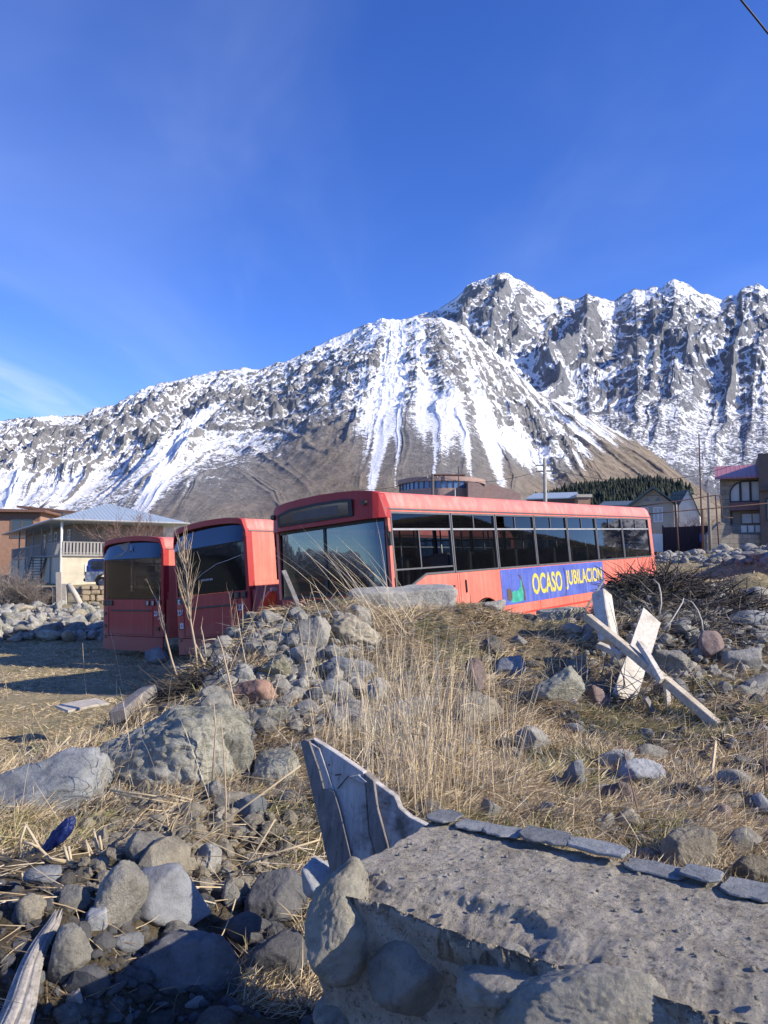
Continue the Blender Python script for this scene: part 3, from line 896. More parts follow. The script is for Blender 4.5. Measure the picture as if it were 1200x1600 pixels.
    if front:
        # ---- front face
        low = curved('front_panel', .03, 2.47, .50, 1.335, M['paint_end_shaded'], root, x=-.02, th=.05)
        curved('bumper', .0, 2.5, .30, .55, M['paint_end_shaded'], root, x=-.10, th=.09)
        gr = MB()
        for k in range(5): gr.b2((-.055, .85, 1.02 + k * .055), (-.018, 1.65, 1.045 + k * .055))
        gr.b2((-.032, .83, 1.0), (-.017, 1.67, 1.29))
        gr.build('grille', M['dark'], root)
        for y in (.36, 2.14):
            h = MB(); h.b2((-.01 + plan(y) - .05, y - .22, .74), (.02 + plan(y), y + .22, .96))
            hl = h.build('headlight', M['lamp_clear'], root, bevel=.03)
            MB().b2((-.075 + plan(y), y - .25, .71), (-.02 + plan(y), y + .25, .735)).build('bezel', M['dark'], hl)
        # rubber surround and screens
        fr = []
        curved('screen_surround', .06, 2.44, 1.335, 1.385, M['rubber'], root, x=-.032, th=.05)
        curved('screen_surround', .06, 2.44, 2.45, 2.50, M['rubber'], root, x=-.006, th=.05, lean=0)
        LEAN = .045
        for (ya, yb) in ((.035, .095), (1.225, 1.275), (2.405, 2.465)):
            curved('screen_pillar', ya, yb, 1.385, 2.452, M['rubber'], root, x=-.034, th=.05, lean=LEAN, n=3)
        for (ya, yb) in ((.095, 1.225), (1.275, 2.405)):
            curved('windscreen', ya, yb, 1.385, 2.452, M['wglass'], root, x=-.018, th=.006, lean=LEAN, n=24)
        # corner posts: red between screen and side
        for y_ in (.0, 2.44):
            MB().prism([(.10, 1.335), (.165, 1.335), (.165, 2.60), (.13, 2.60)], 'y', y_ + .001, y_ + .058).build('front_post', M['paint_side'], root)
        # header with destination box
        hd = MB()
        n = 30
        vs = []; fs = []
        for (xo, zo) in ((-.10, 2.50), (-.10, 0), (.20, 0), (.20, 2.50)):
            for i in range(n + 1):
                y = -.012 + 2.524 * i / n
                yc = min(max(y, 0), 2.5)
                z = zo if zo else roofz(yc) + .012
                vs.append((xo + (plan(y, .16, 9) if xo < 0 else 0) + (.04 if (xo < 0 and not zo) else 0), y, z))
        w = n + 1
        for i in range(n):
            for q in range(4):
                a = q * w + i; b = ((q + 1) % 4) * w + i
                fs.append((a, b, b + 1, a + 1))
        fs += [tuple(q * w for q in range(4)), tuple(q * w + n for q in reversed(range(4)))]
        header = hd.add(vs, fs).build('header_panel', M['paint_end_shaded'], root, bevel=0)
        db = MB()
        bx = -.117
        ytop = lambda y: 2.60 + (roofz(y) - 2.62) * .60
        pts = [(.50, 2.57)] + [(y, 2.57) for y in (2.2,)] + [(2.2, 2.78), (1.9, 2.85), (1.25, 2.875), (.7, 2.865), (.50, 2.84)]
        db.prism(pts, 'x', bx, -.085)
        dbo = db.build('destination_box', M['rubber'], root, bevel=.008)
        MB().prism([(.58, 2.61), (2.12, 2.61), (2.12, 2.74), (1.86, 2.80), (1.25, 2.825), (.78, 2.815), (.58, 2.80)], 'x', bx - .004, bx - .0005).build('display_glass', M['band'], dbo)
        MB().prism([(.80, 2.635), (1.80, 2.635), (1.80, 2.765), (1.2, 2.785), (.80, 2.78)], 'x', bx - .007, bx - .0045).build('blind', simple('grey_blind_roll', (.085, .08, .075), .6), dbo)
        for y in (.28, 2.36):
            mb = MB(); mb.tube([(-.13 + plan(y, .16, 9) + .005, y, 2.76), (-.06 + plan(y, .16, 9), y, 2.76)], .045, 14)
            mb.build('marker_lamp', M['lamp_dark'], root)
        # broken mirror stub on the near corner
        mb = MB(); mb.tube([(.08, -.01, 2.35), (.02, -.06, 2.28), (.05, -.05, 2.12)], .022, 6); mb.box((.06, -.055, 2.16), (.05, .07, .22))
        mb.build('mirror_stub', M['dark'], root)
        # steering wheel and dash
        mb = MB(); c = Vector((.72, .62, 1.52)); pts = []
        for k in range(25):
            t = 2 * PI * k / 24; pts.append(c + Vector((math.sin(t) * .22 * .45, math.cos(t) * .25, math.sin(t) * .22)))
        mb.tube(pts, .014, 6, False); mb.bar(c + Vector((0, -.24, 0)), c + Vector((0, .24, 0)), .03, .02); mb.tube([c, c + Vector((-.2, 0, -.5))], .03, 8)
        mb.build('steering_wheel', M['dark'], root)
        MB().prism([(.1, 1.05), (.62, .9), (.60, 1.28), (.35, 1.40), (.12, 1.36)], 'y', .12, 2.38).build('dashboard', M['dark'], root, bevel=.02)
        # driver door line, handle, trim slit, filler flap
        d = MB()
        for x in (1.95, 2.02): d.b2((x, -.004, .45), (x + .006, .002, 1.55))
        d.b2((.16, -.004, .62), (1.95, .002, .626))
        for x in (3.40, 4.95, 6.5, 8.1, 9.7, 11.2): d.b2((x, -.0045, .42 if x not in (8.1,) else 1.2), (x + .005, .002, .86 if x < 8.3 else 1.55))
        d.b2((9.75, -.0045, .80), (11.7, .002, .806))
        d.build('panel_seam', simple('dark_seam_strip', (.10, .03, .025), .8), root)  # panel joints drawn as thin dark red strips
        MB().b2((.62, -.010, 1.31), (1.86, .002, 1.345)).build('trim_strip', M['dark'], root, bevel=.004, seg=1)
        MB().b2((2.18, -.020, 1.19), (2.23, .002, 1.42)).build('door_handle', M['dark'], root, bevel=.012)
        # banner
        xa, xb, za, zb_ = 3.43, 8.30, .86, 1.535
        bn = MB(); bn.add([(xa, -.006, za), (xb, -.006, za), (xb, -.006, zb_), (xa, -.006, zb_)], [(0, 1, 2, 3)])
        bn = bn.build('banner', M['blue_ad'], root)
        mw = Matrix.Translation((6.38, -.0085, 1.185)) @ Matrix.Rotation(PI / 2, 4, 'X')
        text_part('lettering', 'OCASO', .50, M['yellow_ad'], bn, Matrix.Translation((5.34, -.0085, 1.20)) @ Matrix.Rotation(PI / 2, 4, 'X'), (1.36, .42), .013, .001)
        text_part('lettering', 'JUBILACION', .50, M['yellow_ad'], bn, Matrix.Translation((7.20, -.0085, 1.20)) @ Matrix.Rotation(PI / 2, 4, 'X'), (1.98, .42), .011, .001)
        # the crouching green shape with dark blots beside the words
        g = MB(); g.add([(x, -.009, z) for x, z in [(3.72, .90), (3.98, .89), (4.22, .90), (4.26, 1.05), (4.23, 1.18), (4.12, 1.17), (4.02, 1.10), (3.90, 1.12), (3.78, 1.08), (3.80, .98)]], [tuple(range(10))])
        g.add([(x, -.009, z) for x, z in [(4.16, 1.175), (4.22, 1.185), (4.24, 1.30), (4.20, 1.34), (4.17, 1.28)]], [tuple(range(5))])
        g.build('green_figure', M['green_ad'], bn)
        g = MB(); g.add([(x, -.012, z) for x, z in [(3.60, .97), (3.72, .93), (3.80, 1.0), (3.79, 1.10), (3.74, 1.17), (3.62, 1.17)]], [tuple(range(6))])
        g.add([(x, -.012, z) for x, z in [(4.27, .92), (4.33, .90), (4.32, 1.08), (4.27, 1.22), (4.22, 1.36), (4.12, 1.43), (4.10, 1.41), (4.20, 1.33), (4.25, 1.12)]], [tuple(range(9))])
        g.build('dark_blot', M['brown_ad'], bn)
        g = MB()
        for zz_ in range(4): g.b2((11.66, -.005, 1.22 + zz_ * .05), (11.80, .001, 1.245 + zz_ * .05))
        g.build('vent_mark', simple('dark_red_marking', (.28, .05, .045), .6), root)
        # creeping dirt-coloured scratches on the banner
        g = MB()
        for (xq, zq, hh) in ((6.12, .87, .6),):
            px_ = xq
            pts = []
            for s_ in range(5):
                pts.append((px_, -.0145, zq + hh * s_ / 4)); px_ += random.uniform(-.05, .06)
            for p_, q_ in zip(pts, pts[1:]): g.bar(p_, q_, .007, .007)
        g.build('scratch_line', simple('scratch_black', (.05, .04, .07), .8), bn)
    else:
        rear3 = windows[0][0] > 0.95
        # ---- rear face
        curved('rear_panel', .0, 2.5, .42, 1.36, M['paint_end_shaded'], root, x=-.02, th=.05, r=.07)
        curved('rear_bumper', .01, 2.49, .05, .405, M['paint_end_shaded'], root, x=-.035, th=.05, r=.07)
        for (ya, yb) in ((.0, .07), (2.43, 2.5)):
            curved('rear_post', ya, yb, 1.36, 2.62, M['paint_end_shaded'], root, x=-.02, th=.17, r=.07, n=4)
        wt_ = lambda y: roofz(min(max(y, .0), 2.5)) - .085 - .03
        n = 30; vs = []; fs = []
        for (xo, top) in ((-.03, 0), (-.03, 1), (.14, 1), (.14, 0)):
            for i in range(n + 1):
                y = -.006 + 2.512 * i / n; yc = min(max(y, 0), 2.5)
                vs.append((xo + (plan(y, .06) if xo < 0 else 0), y, roofz(yc) + .008 if top else wt_(yc) - (0 if .07 < y < 2.43 else .0)))
        w = n + 1
        for i in range(n):
            for q in range(4):
                a = q * w + i; b = ((q + 1) % 4) * w + i; fs.append((a, b, b + 1, a + 1))
        fs += [tuple(q * w for q in range(4)), tuple(q * w + n for q in reversed(range(4)))]
        MB().add(vs, fs).build('header_panel', M['paint_end_shaded'], root)
        zs = 2.42
        curved('rear_band', .07, 2.43, zs, 2.6, M['band'], root, x=-.305, th=.05, r=.07, ztop=wt_, lean=.25)
        curved('rear_window', .07, 2.43, 1.37, zs - .02, M['rglass_clear' if rear3 else 'rglass'], root, x=-.006, th=.006, r=.07)
        curved('screen_surround', .07, 2.43, zs - .018, zs - .002, M['dark'], root, x=-.014, th=.03, r=.07)
        if not rear3:
            # cardboard lining and a long thin pale line across the glass of this one
            g = MB(); pts = [(-.010, 2.30, 1.45), (-.010, 1.9, 1.60), (-.010, 1.45, 1.83), (-.010, .95, 2.0), (-.010, .55, 2.05), (-.010, .12, 2.12)]
            for p_, q_ in zip(pts, pts[1:]): g.bar(p_, q_, .003, .007)
            g.build('pale_glass_line', M['white_mark'], root)
            g = MB()
            for q in range(9): g.b2((-.013, 1.50 - q * .045, 1.66), (-.0095, 1.475 - q * .045 + (.0 if q % 3 else .012), 1.70))
            g.build('small_marking', M['number'], root)
        else:
            g = MB(); g.add([(-.308 + .25 * (z - 1.4) + plan(y, .07), y, z) for y, z in [(2.36, 2.46), (1.9, 2.45), (1.62, 2.50), (1.42, 2.62), (1.38, 2.86), (1.8, 2.82), (2.1, 2.78), (2.36, 2.66)]], [tuple(range(8))])
            g.build('peeled_patch', M['torn'], root)
            # three-pointed emblem
            g = MB(); c = Vector((-.022, 1.22, 2.66))
            for k in range(3):
                t = PI / 2 + k * 2 * PI / 3
                dd = Vector((0, math.cos(t), math.sin(t))); pp = Vector((0, -math.sin(t), math.cos(t)))
                g.add([c + dd * .15, c + pp * .022, c - dd * .01, c - pp * .022, c + Vector((-.02, 0, 0))], [(0, 1, 4), (1, 2, 4), (2, 3, 4), (3, 0, 4), (0, 3, 2, 1)])
            g.build('emblem', M['alu_pale'], root)
        # lamps
        lamps = [(.13, M['lamp_dark']), (.32, M['lamp_dark']), (.50, M['lamp_dark'])] if not rear3 else [(.13, M['lamp_clear']), (.33, M['lamp_clear']), (.53, M['lamp_clear'])]
        lamps += [(2.05, M['lamp_dark']), (2.20, M['lamp_dark']), (2.36, M['lamp_red'])]
        for y, mt in lamps:
            l_ = MB().b2((-.045 + plan(y, .07), y - .075, 1.20), (-.01 + plan(y, .07), y + .075, 1.335)).build('tail_lamp', M['dark'], root, bevel=.006, seg=1)
            MB().b2((-.052 + plan(y, .07), y - .055, 1.215), (-.046 + plan(y, .07), y + .02, 1.32)).build('lens', mt, l_)
        MB().b2((-.040, .42, 1.055), (-.018, 2.05, 1.095)).build('air_slot', M['dark'], root, bevel=.005, seg=1)
        g = MB()
        for y in (.33, 2.17): g.b2((-.024 , y, .43), (-.018, y + .008, 1.16))
        g.b2((-.026, .33, .46), (-.018, 2.17, .468))
        g.build('flap_seam', simple('seam_line', (.12, .015, .015), .8), root)
        g = MB()
        for (y, z) in ((2.36, .98), (2.33, .66), (.16, .62), (2.3, .38)): g.b2((-.040 + plan(y, .07), y - .05, z - .045), (-.015 + plan(y, .07), y + .05, z + .045))
        g.build('reflector', M['lamp_dark'], root)
        rm = Matrix.Rotation(-PI / 2, 4, 'Z') @ Matrix.Rotation(PI / 2, 4, 'X')
        for y in (((.20, 2.28) if not rear3 else (.17,))):
            text_part('fleet_number', '236' , .17, M['number'], root, Matrix.Translation((-.026, y, 1.0)) @ rm, .85, .006, .002)
        st_ = [(2.30, 1.25, .13, .11), (2.26, .70, .12, .13)] if not rear3 else [(.11, .88, .06, .05)]
        for (y, z, a, b) in st_:
            s_ = MB().b2((-.045 + plan(y, .07), y - a / 2, z - b / 2), (-.018 + plan(y, .07), y + a / 2, z + b / 2)).build('sticker', M['white_mark'], root)
            MB().b2((-.048 + plan(y, .07), y - a * .16, z - b * .2), (-.0455 + plan(y, .07), y + a * .12, z + b * .2)).build('sticker_mark', M['dark'], s_)
    return root

th1 = math.atan2(ray(1545, 826).x, ray(1545, 826).y)
ph1 = math.asin(ray(1545, 826).normalized().z)
B1 = bus_frame(th1, ph1, R(4.2), at(608, 855, 11.9), 0.1, 0, 2.03)
W1 = [(.19, 1.89), (1.91, 3.41), (3.43, 4.99), (5.01, 6.54), (6.56, 8.14), (8.16, 9.78), (9.80, 11.74)]
make_bus('bus', 'red bus showing its windscreen and a blue OCASO JUBILACION banner on its side', B1, True, W1, 'abandoned red buses parked side by side')
W2 = [(.95, 2.4), (2.42, 4.0), (4.02, 5.6), (5.62, 7.2), (7.22, 8.8), (8.82, 10.4), (10.42, 11.7)]
B2 = bus_frame(R(38), R(1.0), R(5.2), at(387, 923, 16.4), 0, 0, 1.34)
make_bus('bus', 'middle red bus seen from behind, dark rear window crossed by a pale line, and number 236', B2, False, W2, 'abandoned red buses parked side by side')
W3 = [(.96, 2.4)] + W2[1:]
B3 = bus_frame(R(35.5), R(.6), R(1.3), at(253, 936, 19.4), 0, 0, 1.37)
make_bus('bus', 'farthest red bus seen from behind, star emblem above its see-through rear window', B3, False, W3, 'abandoned red buses parked side by side')
# bright panel wedged between the front bus and the one behind it
p0 = at(421, 960, 14.6)
mb = MB(); mb.prism([(-.16, -.3), (.13, -.3), (.12, .42), (.0, .46), (-.06, .36), (-.19, .2)], 'y', -.12, .12)
o = mb.build('plastic_drum', M['orange'], bevel=.03); o.location = p0; o.rotation_euler = (0, 0, R(20))
tag(o, 'bright orange-red plastic container with a grey cap, standing in the gap between two buses', 'container')
MB().b2((.02, -.08, .44), (.13, .08, .50)).build('cap', M['alu_pale'], o, bevel=.01)
# ================================================================== BUILDINGS AND THINGS BEHIND
def zat(px, py, d): return at(px, py, d)
M['metal_roof'] = None
def seam_roof(name, c, scale, axis='X'):
    m = N(name)
    w = m.n('ShaderNodeTexWave', wave_type='BANDS', bands_direction=axis, wave_profile='SIN'); w.inputs['Scale'].default_value = scale
    m.l(m.mapping(), w.inputs['Vector'])
    f = m.ramp(w.outputs['Fac'], [(.86, 0), (.97, 1)])
    base = m.mix(m.noise(1.2, 6, .7), tuple(x * .75 for x in c), tuple(min(1, x * 1.15) for x in c))
    base = m.mix(m.math('MULTIPLY', f, .25), base, tuple(x * .5 for x in c))
    return m.fin(base, .42, m.bump(f, .8, .05), .25)
M['hip_roof'] = seam_roof('pale_blue_metal_roof', (.42, .50, .54), 1.1)
M['pink_roof'] = seam_roof('faded_pink_metal_roof', (.52, .20, .19), 1.0)
M['dark_roof'] = seam_roof('dark_green_grey_roof', (.10, .13, .135), 1.2)
M['brown_roof'] = simple('rust_brown_roof', (.17, .09, .06), .6)
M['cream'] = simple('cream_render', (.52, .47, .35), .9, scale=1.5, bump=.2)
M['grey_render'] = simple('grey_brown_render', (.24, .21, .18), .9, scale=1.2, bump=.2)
M['dark_wall'] = simple('dark_boarded_wall', (.10, .085, .07), .85, scale=2)
M['white_wall'] = simple('white_wash', (.68, .66, .60), .85, scale=1.2)
M['white_frame'] = simple('white_window_frame', (.7, .7, .68), .6)
M['win'] = simple('dim_window_glass', (.03, .04, .055), .08, spec=.7)
M['curtain'] = simple('window_behind_net_curtain', (.42, .43, .44), .3, scale=1)
M['grey_wood'] = simple('weathered_grey_wood', (.30, .285, .26), .85, scale=8, bump=.4)
M['pale_wood'] = simple('pale_dry_wood', (.45, .41, .34), .85, scale=8, bump=.3)
M['rust'] = simple('rusty_pipe', (.085, .04, .032), .8, scale=6, bump=.3)
M['maroon'] = simple('dark_maroon_sheet', (.055, .025, .03), .6, scale=1)
M['bark'] = simple('grey_bark', (.20, .17, .145), .9, scale=9, bump=.4)
M['redtwig'] = simple('reddish_twigs', (.21, .13, .10), .9)
M['straw_stem'] = simple('straw_stem', (.47, .38, .24), .75, scale=12)
M['concrete'] = simple('old_concrete', (.34, .32, .28), .9, scale=5, bump=.5)
M['wire'] = simple('black_cable', (.01, .01, .015), .6)
def brickmat(name, c1, c2, mortar, scale, rw=.5, rh=.25):
    m = N(name)
    b = m.n('ShaderNodeTexBrick'); b.inputs['Scale'].default_value = scale
    b.inputs['Color1'].default_value = (*c1, 1); b.inputs['Color2'].default_value = (*c2, 1); b.inputs['Mortar'].default_value = (*mortar, 1)
    b.inputs['Brick Width'].default_value = rw; b.inputs['Row Height'].default_value = rh; b.inputs['Mortar Size'].default_value = .018
    sp = m.n('ShaderNodeSeparateXYZ'); m.l(m.tc.outputs['Object'], sp.inputs[0])
    cb = m.n('ShaderNodeCombineXYZ'); m.l(m.math('ADD', sp.outputs[0], sp.outputs[1]), cb.inputs[0]); m.l(sp.outputs[2], cb.inputs[1])
    m.l(cb.outputs[0], b.inputs['Vector'])
    c = m.mix(m.ramp(m.noise(2.5, 7, .7), [(.3, 0), (.7, .6)]), b.outputs['Color'], tuple(x * .55 for x in c1))
    return m.fin(c, .92, m.bump(b.outputs['Fac'], -.6, .03), spec=.2)
M['brick'] = brickmat('orange_brick', (.42, .19, .10), (.34, .15, .08), (.38, .33, .27), 1.0, .26, .09)
M['stonewall'] = brickmat('rough_stone_blocks', (.24, .22, .19), (.34, .30, .24), (.14, .12, .10), 1.0, .62, .33)
M['tuff'] = brickmat('brown_cladding', (.36, .25, .215), (.39, .275, .24), (.30, .21, .18), 1.0, 1.2, .6)

def window(parent, c, w, h, ax, glassmat=None, bars=1, frame=None, cross=0, depth=.05, name='window'):
    """window in the plane whose outward normal is -y (ax='y') or -x (ax='x') at c"""
    frame = frame or M['white_frame']; glassmat = glassmat or M['win']
    def B(mb, a0, a1, z0, z1, o0, o1):
        if ax == 'y': mb.b2((c[0] + a0, c[1] + o0, c[2] + z0), (c[0] + a1, c[1] + o1, c[2] + z1))
        else: mb.b2((c[0] + o0, c[1] + a0, c[2] + z0), (c[0] + o1, c[1] + a1, c[2] + z1))
    t = min(.09, w * .12)
    f = MB()
    B(f, -w / 2, w / 2, -h / 2, -h / 2 + t, -depth, .02); B(f, -w / 2, w / 2, h / 2 - t, h / 2, -depth, .02)
    B(f, -w / 2, -w / 2 + t, -h / 2 + t, h / 2 - t, -depth, .02); B(f, w / 2 - t, w / 2, -h / 2 + t, h / 2 - t, -depth, .02)
    for k in range(bars):
        x = -w / 2 + w * (k + 1) / (bars + 1); B(f, x - t * .4, x + t * .4, -h / 2 + t, h / 2 - t, -depth * .9, .015)
    if cross: B(f, -w / 2 + t, w / 2 - t, h * .2, h * .2 + t * .8, -depth * .85, .012)
    fo = f.build(name, frame, parent)
    g = MB(); B(g, -w / 2 + t, w / 2 - t, -h / 2 + t, h / 2 - t, -.018, -.008)
    g.build('pane', glassmat, fo)
    return fo

# ---------------------------------------------------------------- house with the pale hip roof (left)
hc = at(97, 869, 55)
fl = hc.z                       # upper floor level
hz = -1.35                      # ground at the house
heading = math.atan2(.819, .574)
# local x runs away to the right along the balcony facade, local y away to the left
mat4 = Matrix(((.84, -.543, 0, hc.x), (.543, .84, 0, hc.y), (0, 0, 1, hz), (0, 0, 0, 1)))
H1 = empty('balcony_house', mat4=mat4)
tag(H1, 'two-storey house with pale metal hip roof, long wooden balcony and outside stairs', 'house')
f2 = fl - hz; ev = f2 + 2.62
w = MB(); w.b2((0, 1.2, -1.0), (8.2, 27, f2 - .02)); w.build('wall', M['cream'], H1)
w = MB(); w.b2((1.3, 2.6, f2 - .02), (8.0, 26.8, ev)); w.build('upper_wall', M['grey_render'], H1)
w = MB(); w.b2((0.02, -.0, -1.0), (8.2, 1.2, f2 - .02)); w.build('porch_wall', M['cream'], H1)
bl_ = MB(); bl_.b2((-.1, -.15, f2), (8.3, 2.6, f2 + .14)); bl_.b2((-.1, 2.6, f2), (1.3, 26, f2 + .14)); bl_.build('balcony_floor', M['grey_wood'], H1)
r_ = MB()
r_.bar((-.05, -.1, f2 + 1.02), (8.2, -.1, f2 + 1.02), .09, .07); r_.bar((-.05, -.1, f2 + .25), (8.2, -.1, f2 + .25), .05, .05)
k = 0
while k < 8.2: r_.b2((k, -.13, f2 + .15), (k + .13, -.10, f2 + .98)); k += .235
r_.bar((-.06, -.1, f2 + 1.02), (-.06, 6.0, f2 + 1.02), .09, .07)
k = 0
while k < 6: r_.b2((-.09, k, f2 + .15), (-.06, k + .13, f2 + .98)); k += .235
k = 9
while k < 26: r_.b2((-.09, k, f2 + .15), (-.06, k + .10, f2 + .98)); k += .3
r_.bar((-.06, 9, f2 + 1.02), (-.06, 26, f2 + 1.02), .09, .07)
r_.build('balcony_railing', M['grey_wood'], H1)
st = MB()
for i in range(11):
    y = 6.2 + i * .30; z = f2 - i * .22
    st.b2((-1.1, y, z - .05), (-.1, y + .32, z))
for x in (-1.12, -.1): st.bar((x, 6.1, f2 - .05), (x, 9.6, f2 - 2.55), .06, .22)
st.build('stairs', M['dark_wall'], H1)
sr = MB()
for i in range(14):
    t = i / 13; sr.b2((-1.16, 6.1 + 3.5 * t, f2 - 2.5 * t), (-1.13, 6.2 + 3.5 * t, f2 - 2.5 * t + .95))
sr.bar((-1.14, 6.1, f2 + .95), (-1.14, 9.6, f2 - 1.55), .08, .07)
sr.build('stair_railing', M['grey_wood'], H1)
for y in (0, 4.2, 8.4, 12.6, 16.8, 21): MB().b2((-.12, y - .06, -1), (-.0, y + .06, ev + .05)).build('porch_post', M['grey_wood'] if y else M['white_frame'], H1)
for y in (4.6, 7.4, 10.0, 12.6, 15.4): window(H1, (1.28, y, f2 + 1.15), .95, 2.0, 'x', M['win'], 0, cross=1, name='door' if y in (7.4, 12.6) else 'window')
window(H1, (2.1, -.0, f2 - .95), 1.05, .75, 'y', M['win'], 1); window(H1, (6.0, -.0, f2 - 1.1), 1.5, 1.1, 'y', M['win'], 1)
MB().tube([(-.15, -.35, ev + .05), (-.15, -.2, ev - .5), (-.12, -.18, 0)], .06, 8).build('downpipe', M['white_frame'], H1, smooth=True)
# hip roof
ex0, ey0, ex1, ey1 = -.75, -.85, 9.0, 27.5
rz_ = ev + 1.7; hy0, hy1 = 4.6, 22.5; hx = 4.1
v = [(ex0, ey0, ev), (ex1, ey0, ev), (ex1, ey1, ev), (ex0, ey1, ev), (hx, hy0, rz_), (hx, hy1, rz_)]
v += [(a, b, c - .12) for a, b, c in v[:4]]
MB().add(v, [(0, 1, 4), (1, 2, 5, 4), (2, 3, 5), (3, 0, 4, 5), (0, 6, 7, 1), (1, 7, 8, 2), (2, 8, 9, 3), (3, 9, 6, 0), (6, 9, 8, 7)]).build('roof', M['hip_roof'], H1)
g_ = MB(); g_.tube([(ex0 - .06, ey0 - .06, ev - .04), (ex1, ey0 - .06, ev - .04)], .07, 6); g_.tube([(ex0 - .06, ey0 - .06, ev - .04), (ex0 - .06, ey1, ev - .04)], .07, 6)
g_.build('gutter', M['alu_pale'], H1)

# ---------------------------------------------------------------- brick house and white gable behind it
c = at(62, 850, 84)
H2 = empty('brick_house', (c.x, c.y, -1.5), R(8)); zr = at(62, 796, 84).z + 1.5
tag(H2, 'orange brick house with brown roof standing behind the house with the balcony', 'house')
MB().b2((-13, 0, -1), (0, 9, zr - .35)).build('wall', M['brick'], H2)
MB().prism([(-14, zr - .35), (.7, zr - .35), (.7, zr - .1), (-14, zr + .15)], 'y', -.8, 9.6).build('roof', M['brown_roof'], H2)
MB().b2((-9, -.01, zr - 1.3), (-.1, .02, zr - .35)).build('fascia', M['brown_roof'], H2)
window(H2, (-1.9, -.0, zr - 2.1), 2.4, 2.2, 'y', M['win'], 1, M['brown_roof'])
window(H2, (-7.2, -.0, zr - 2.6), 2.0, 1.6, 'y', M['win'], 1, M['brown_roof'])
c = at(96, 850, 90)
H3 = empty('white_house', (c.x, c.y, -1.5), 0)
tag(H3, 'white-walled house with low brown roof between the brick house and the hip roof', 'house')
zr = at(96, 795, 90).z + 1.5
MB().b2((-4.5, 0, -1), (3, 8, zr - .3)).build('wall', M['white_wall'], H3)
MB().prism([(-5.1, zr + .35), (-5.1, zr + .1), (3.6, zr - .75), (3.6, zr - .5)], 'y', -.6, 8.6).build('roof', M['brown_roof'], H3)
MB().tube([(-3, .5, zr + .0), (-1.6, .5, zr + 1.2)], .16, 8).build('flue', M['alu_pale'], H3, smooth=True)
window(H3, (-2.6, 0, zr - 2.3), 1.2, 1.3, 'y')

# ---------------------------------------------------------------- parked van, mostly hidden by the last bus
def rrect(x0, x1, z0, z1): return [(x0, z0), (x1, z0), (x1, z1), (x0, z1)]
c = at(133, 917, 48); gv = -1.12
V = empty('parked_van', (c.x, c.y, gv), R(10))
tag(V, 'blue and silver van parked by the house, half hidden by the farthest bus', 'van')
low = [(0, .35)] + [(.95 - .42 * math.cos(PI * i / 10), .35 + .48 * math.sin(PI * i / 10)) for i in range(11)] + [(3.35 - .42 * math.cos(PI * i / 10), .35 + .48 * math.sin(PI * i / 10)) for i in range(11)] + [(4.3, .35), (4.35, .85), (4.2, 1.0), (.02, 1.0), (-.05, .6)]
MB().prism(low, 'y', 0, 1.7).build('body', simple('silver_paint', (.36, .37, .38), .35, .3), V, bevel=.03)
up = [(.02, 1.002), (4.2, 1.002), (3.3, 1.15), (2.75, 1.72), (2.4, 1.80), (.35, 1.80), (.12, 1.7)]
MB().prism(up, 'y', .05, 1.65).build('upper_body', simple('blue_paint', (.04, .08, .28), .3, .2), V, bevel=.04)
for (a, b) in ((.3, 1.25), (1.35, 2.35)): MB().prism([(a, 1.12), (b + .05, 1.12), (b, 1.66), (a, 1.66)], 'y', .035, .055).build('side_window', M['win'], V)
MB().prism([(2.45, 1.14), (3.1, 1.14), (2.68, 1.64), (2.45, 1.66)], 'y', .035, .055).build('side_window', M['win'], V)
for x in (.95, 3.35):
    for y in (.10, 1.6):
        t_ = MB().tube([(x, y - .1, .34), (x, y + .1, .34)], .34, 20).build('wheel', M['tyre'], V)
        MB().tube([(x, y - .115, .34), (x, y + .115, .34)], .19, 14).build('rim', M['rim'], t_)
for y in (.12, 1.5): MB().b2((-.065, y, .75), (-.02, y + .14, 1.0)).build('tail_lamp', M['lamp_red'], V)
MB().b2((-.13, .05, .38), (-.02, 1.65, .58)).build('bumper', M['dark'], V, bevel=.03)

# ---------------------------------------------------------------- dry-stone boundary walls far left
def stone_wall(label, px0, px1, ytop, ybot, d0, d1, seed, name='boundary_wall'):
    rs = random.Random(seed)
    a = at(px0, ybot, d0); b = at(px1, ybot, d1)
    a.z = min(a.z, G(a.x, a.y)); b.z = min(b.z, G(b.x, b.y))
    h = at(px0, ytop, d0).z - a.z
    L = (Vector((b.x, b.y)) - Vector((a.x, a.y))).length
    mb = MB(); z = -.25
    while z < h:
        rh = rs.uniform(.20, .32); x = -.1
        while x < L:
            rw = rs.uniform(.28, .62)
            c_ = Vector((x + rw / 2, rs.uniform(-.05, .05), z + rh / 2))
            m_ = Euler((rs.uniform(-.08, .08), rs.uniform(-.10, .10), rs.uniform(-.15, .15))).to_matrix()
            mb.box(c_, (rw * rs.uniform(.82, .97), .5, rh * rs.uniform(.82, .96)), m_)
            x += rw
        z += rh
    o = mb.build(name, brick_rock, bevel=.045, seg=1)
    o.location = a; o.rotation_euler = (0, 0, math.atan2(b.y - a.y, b.x - a.x))
    tag(o, label, 'stone wall')
    return o
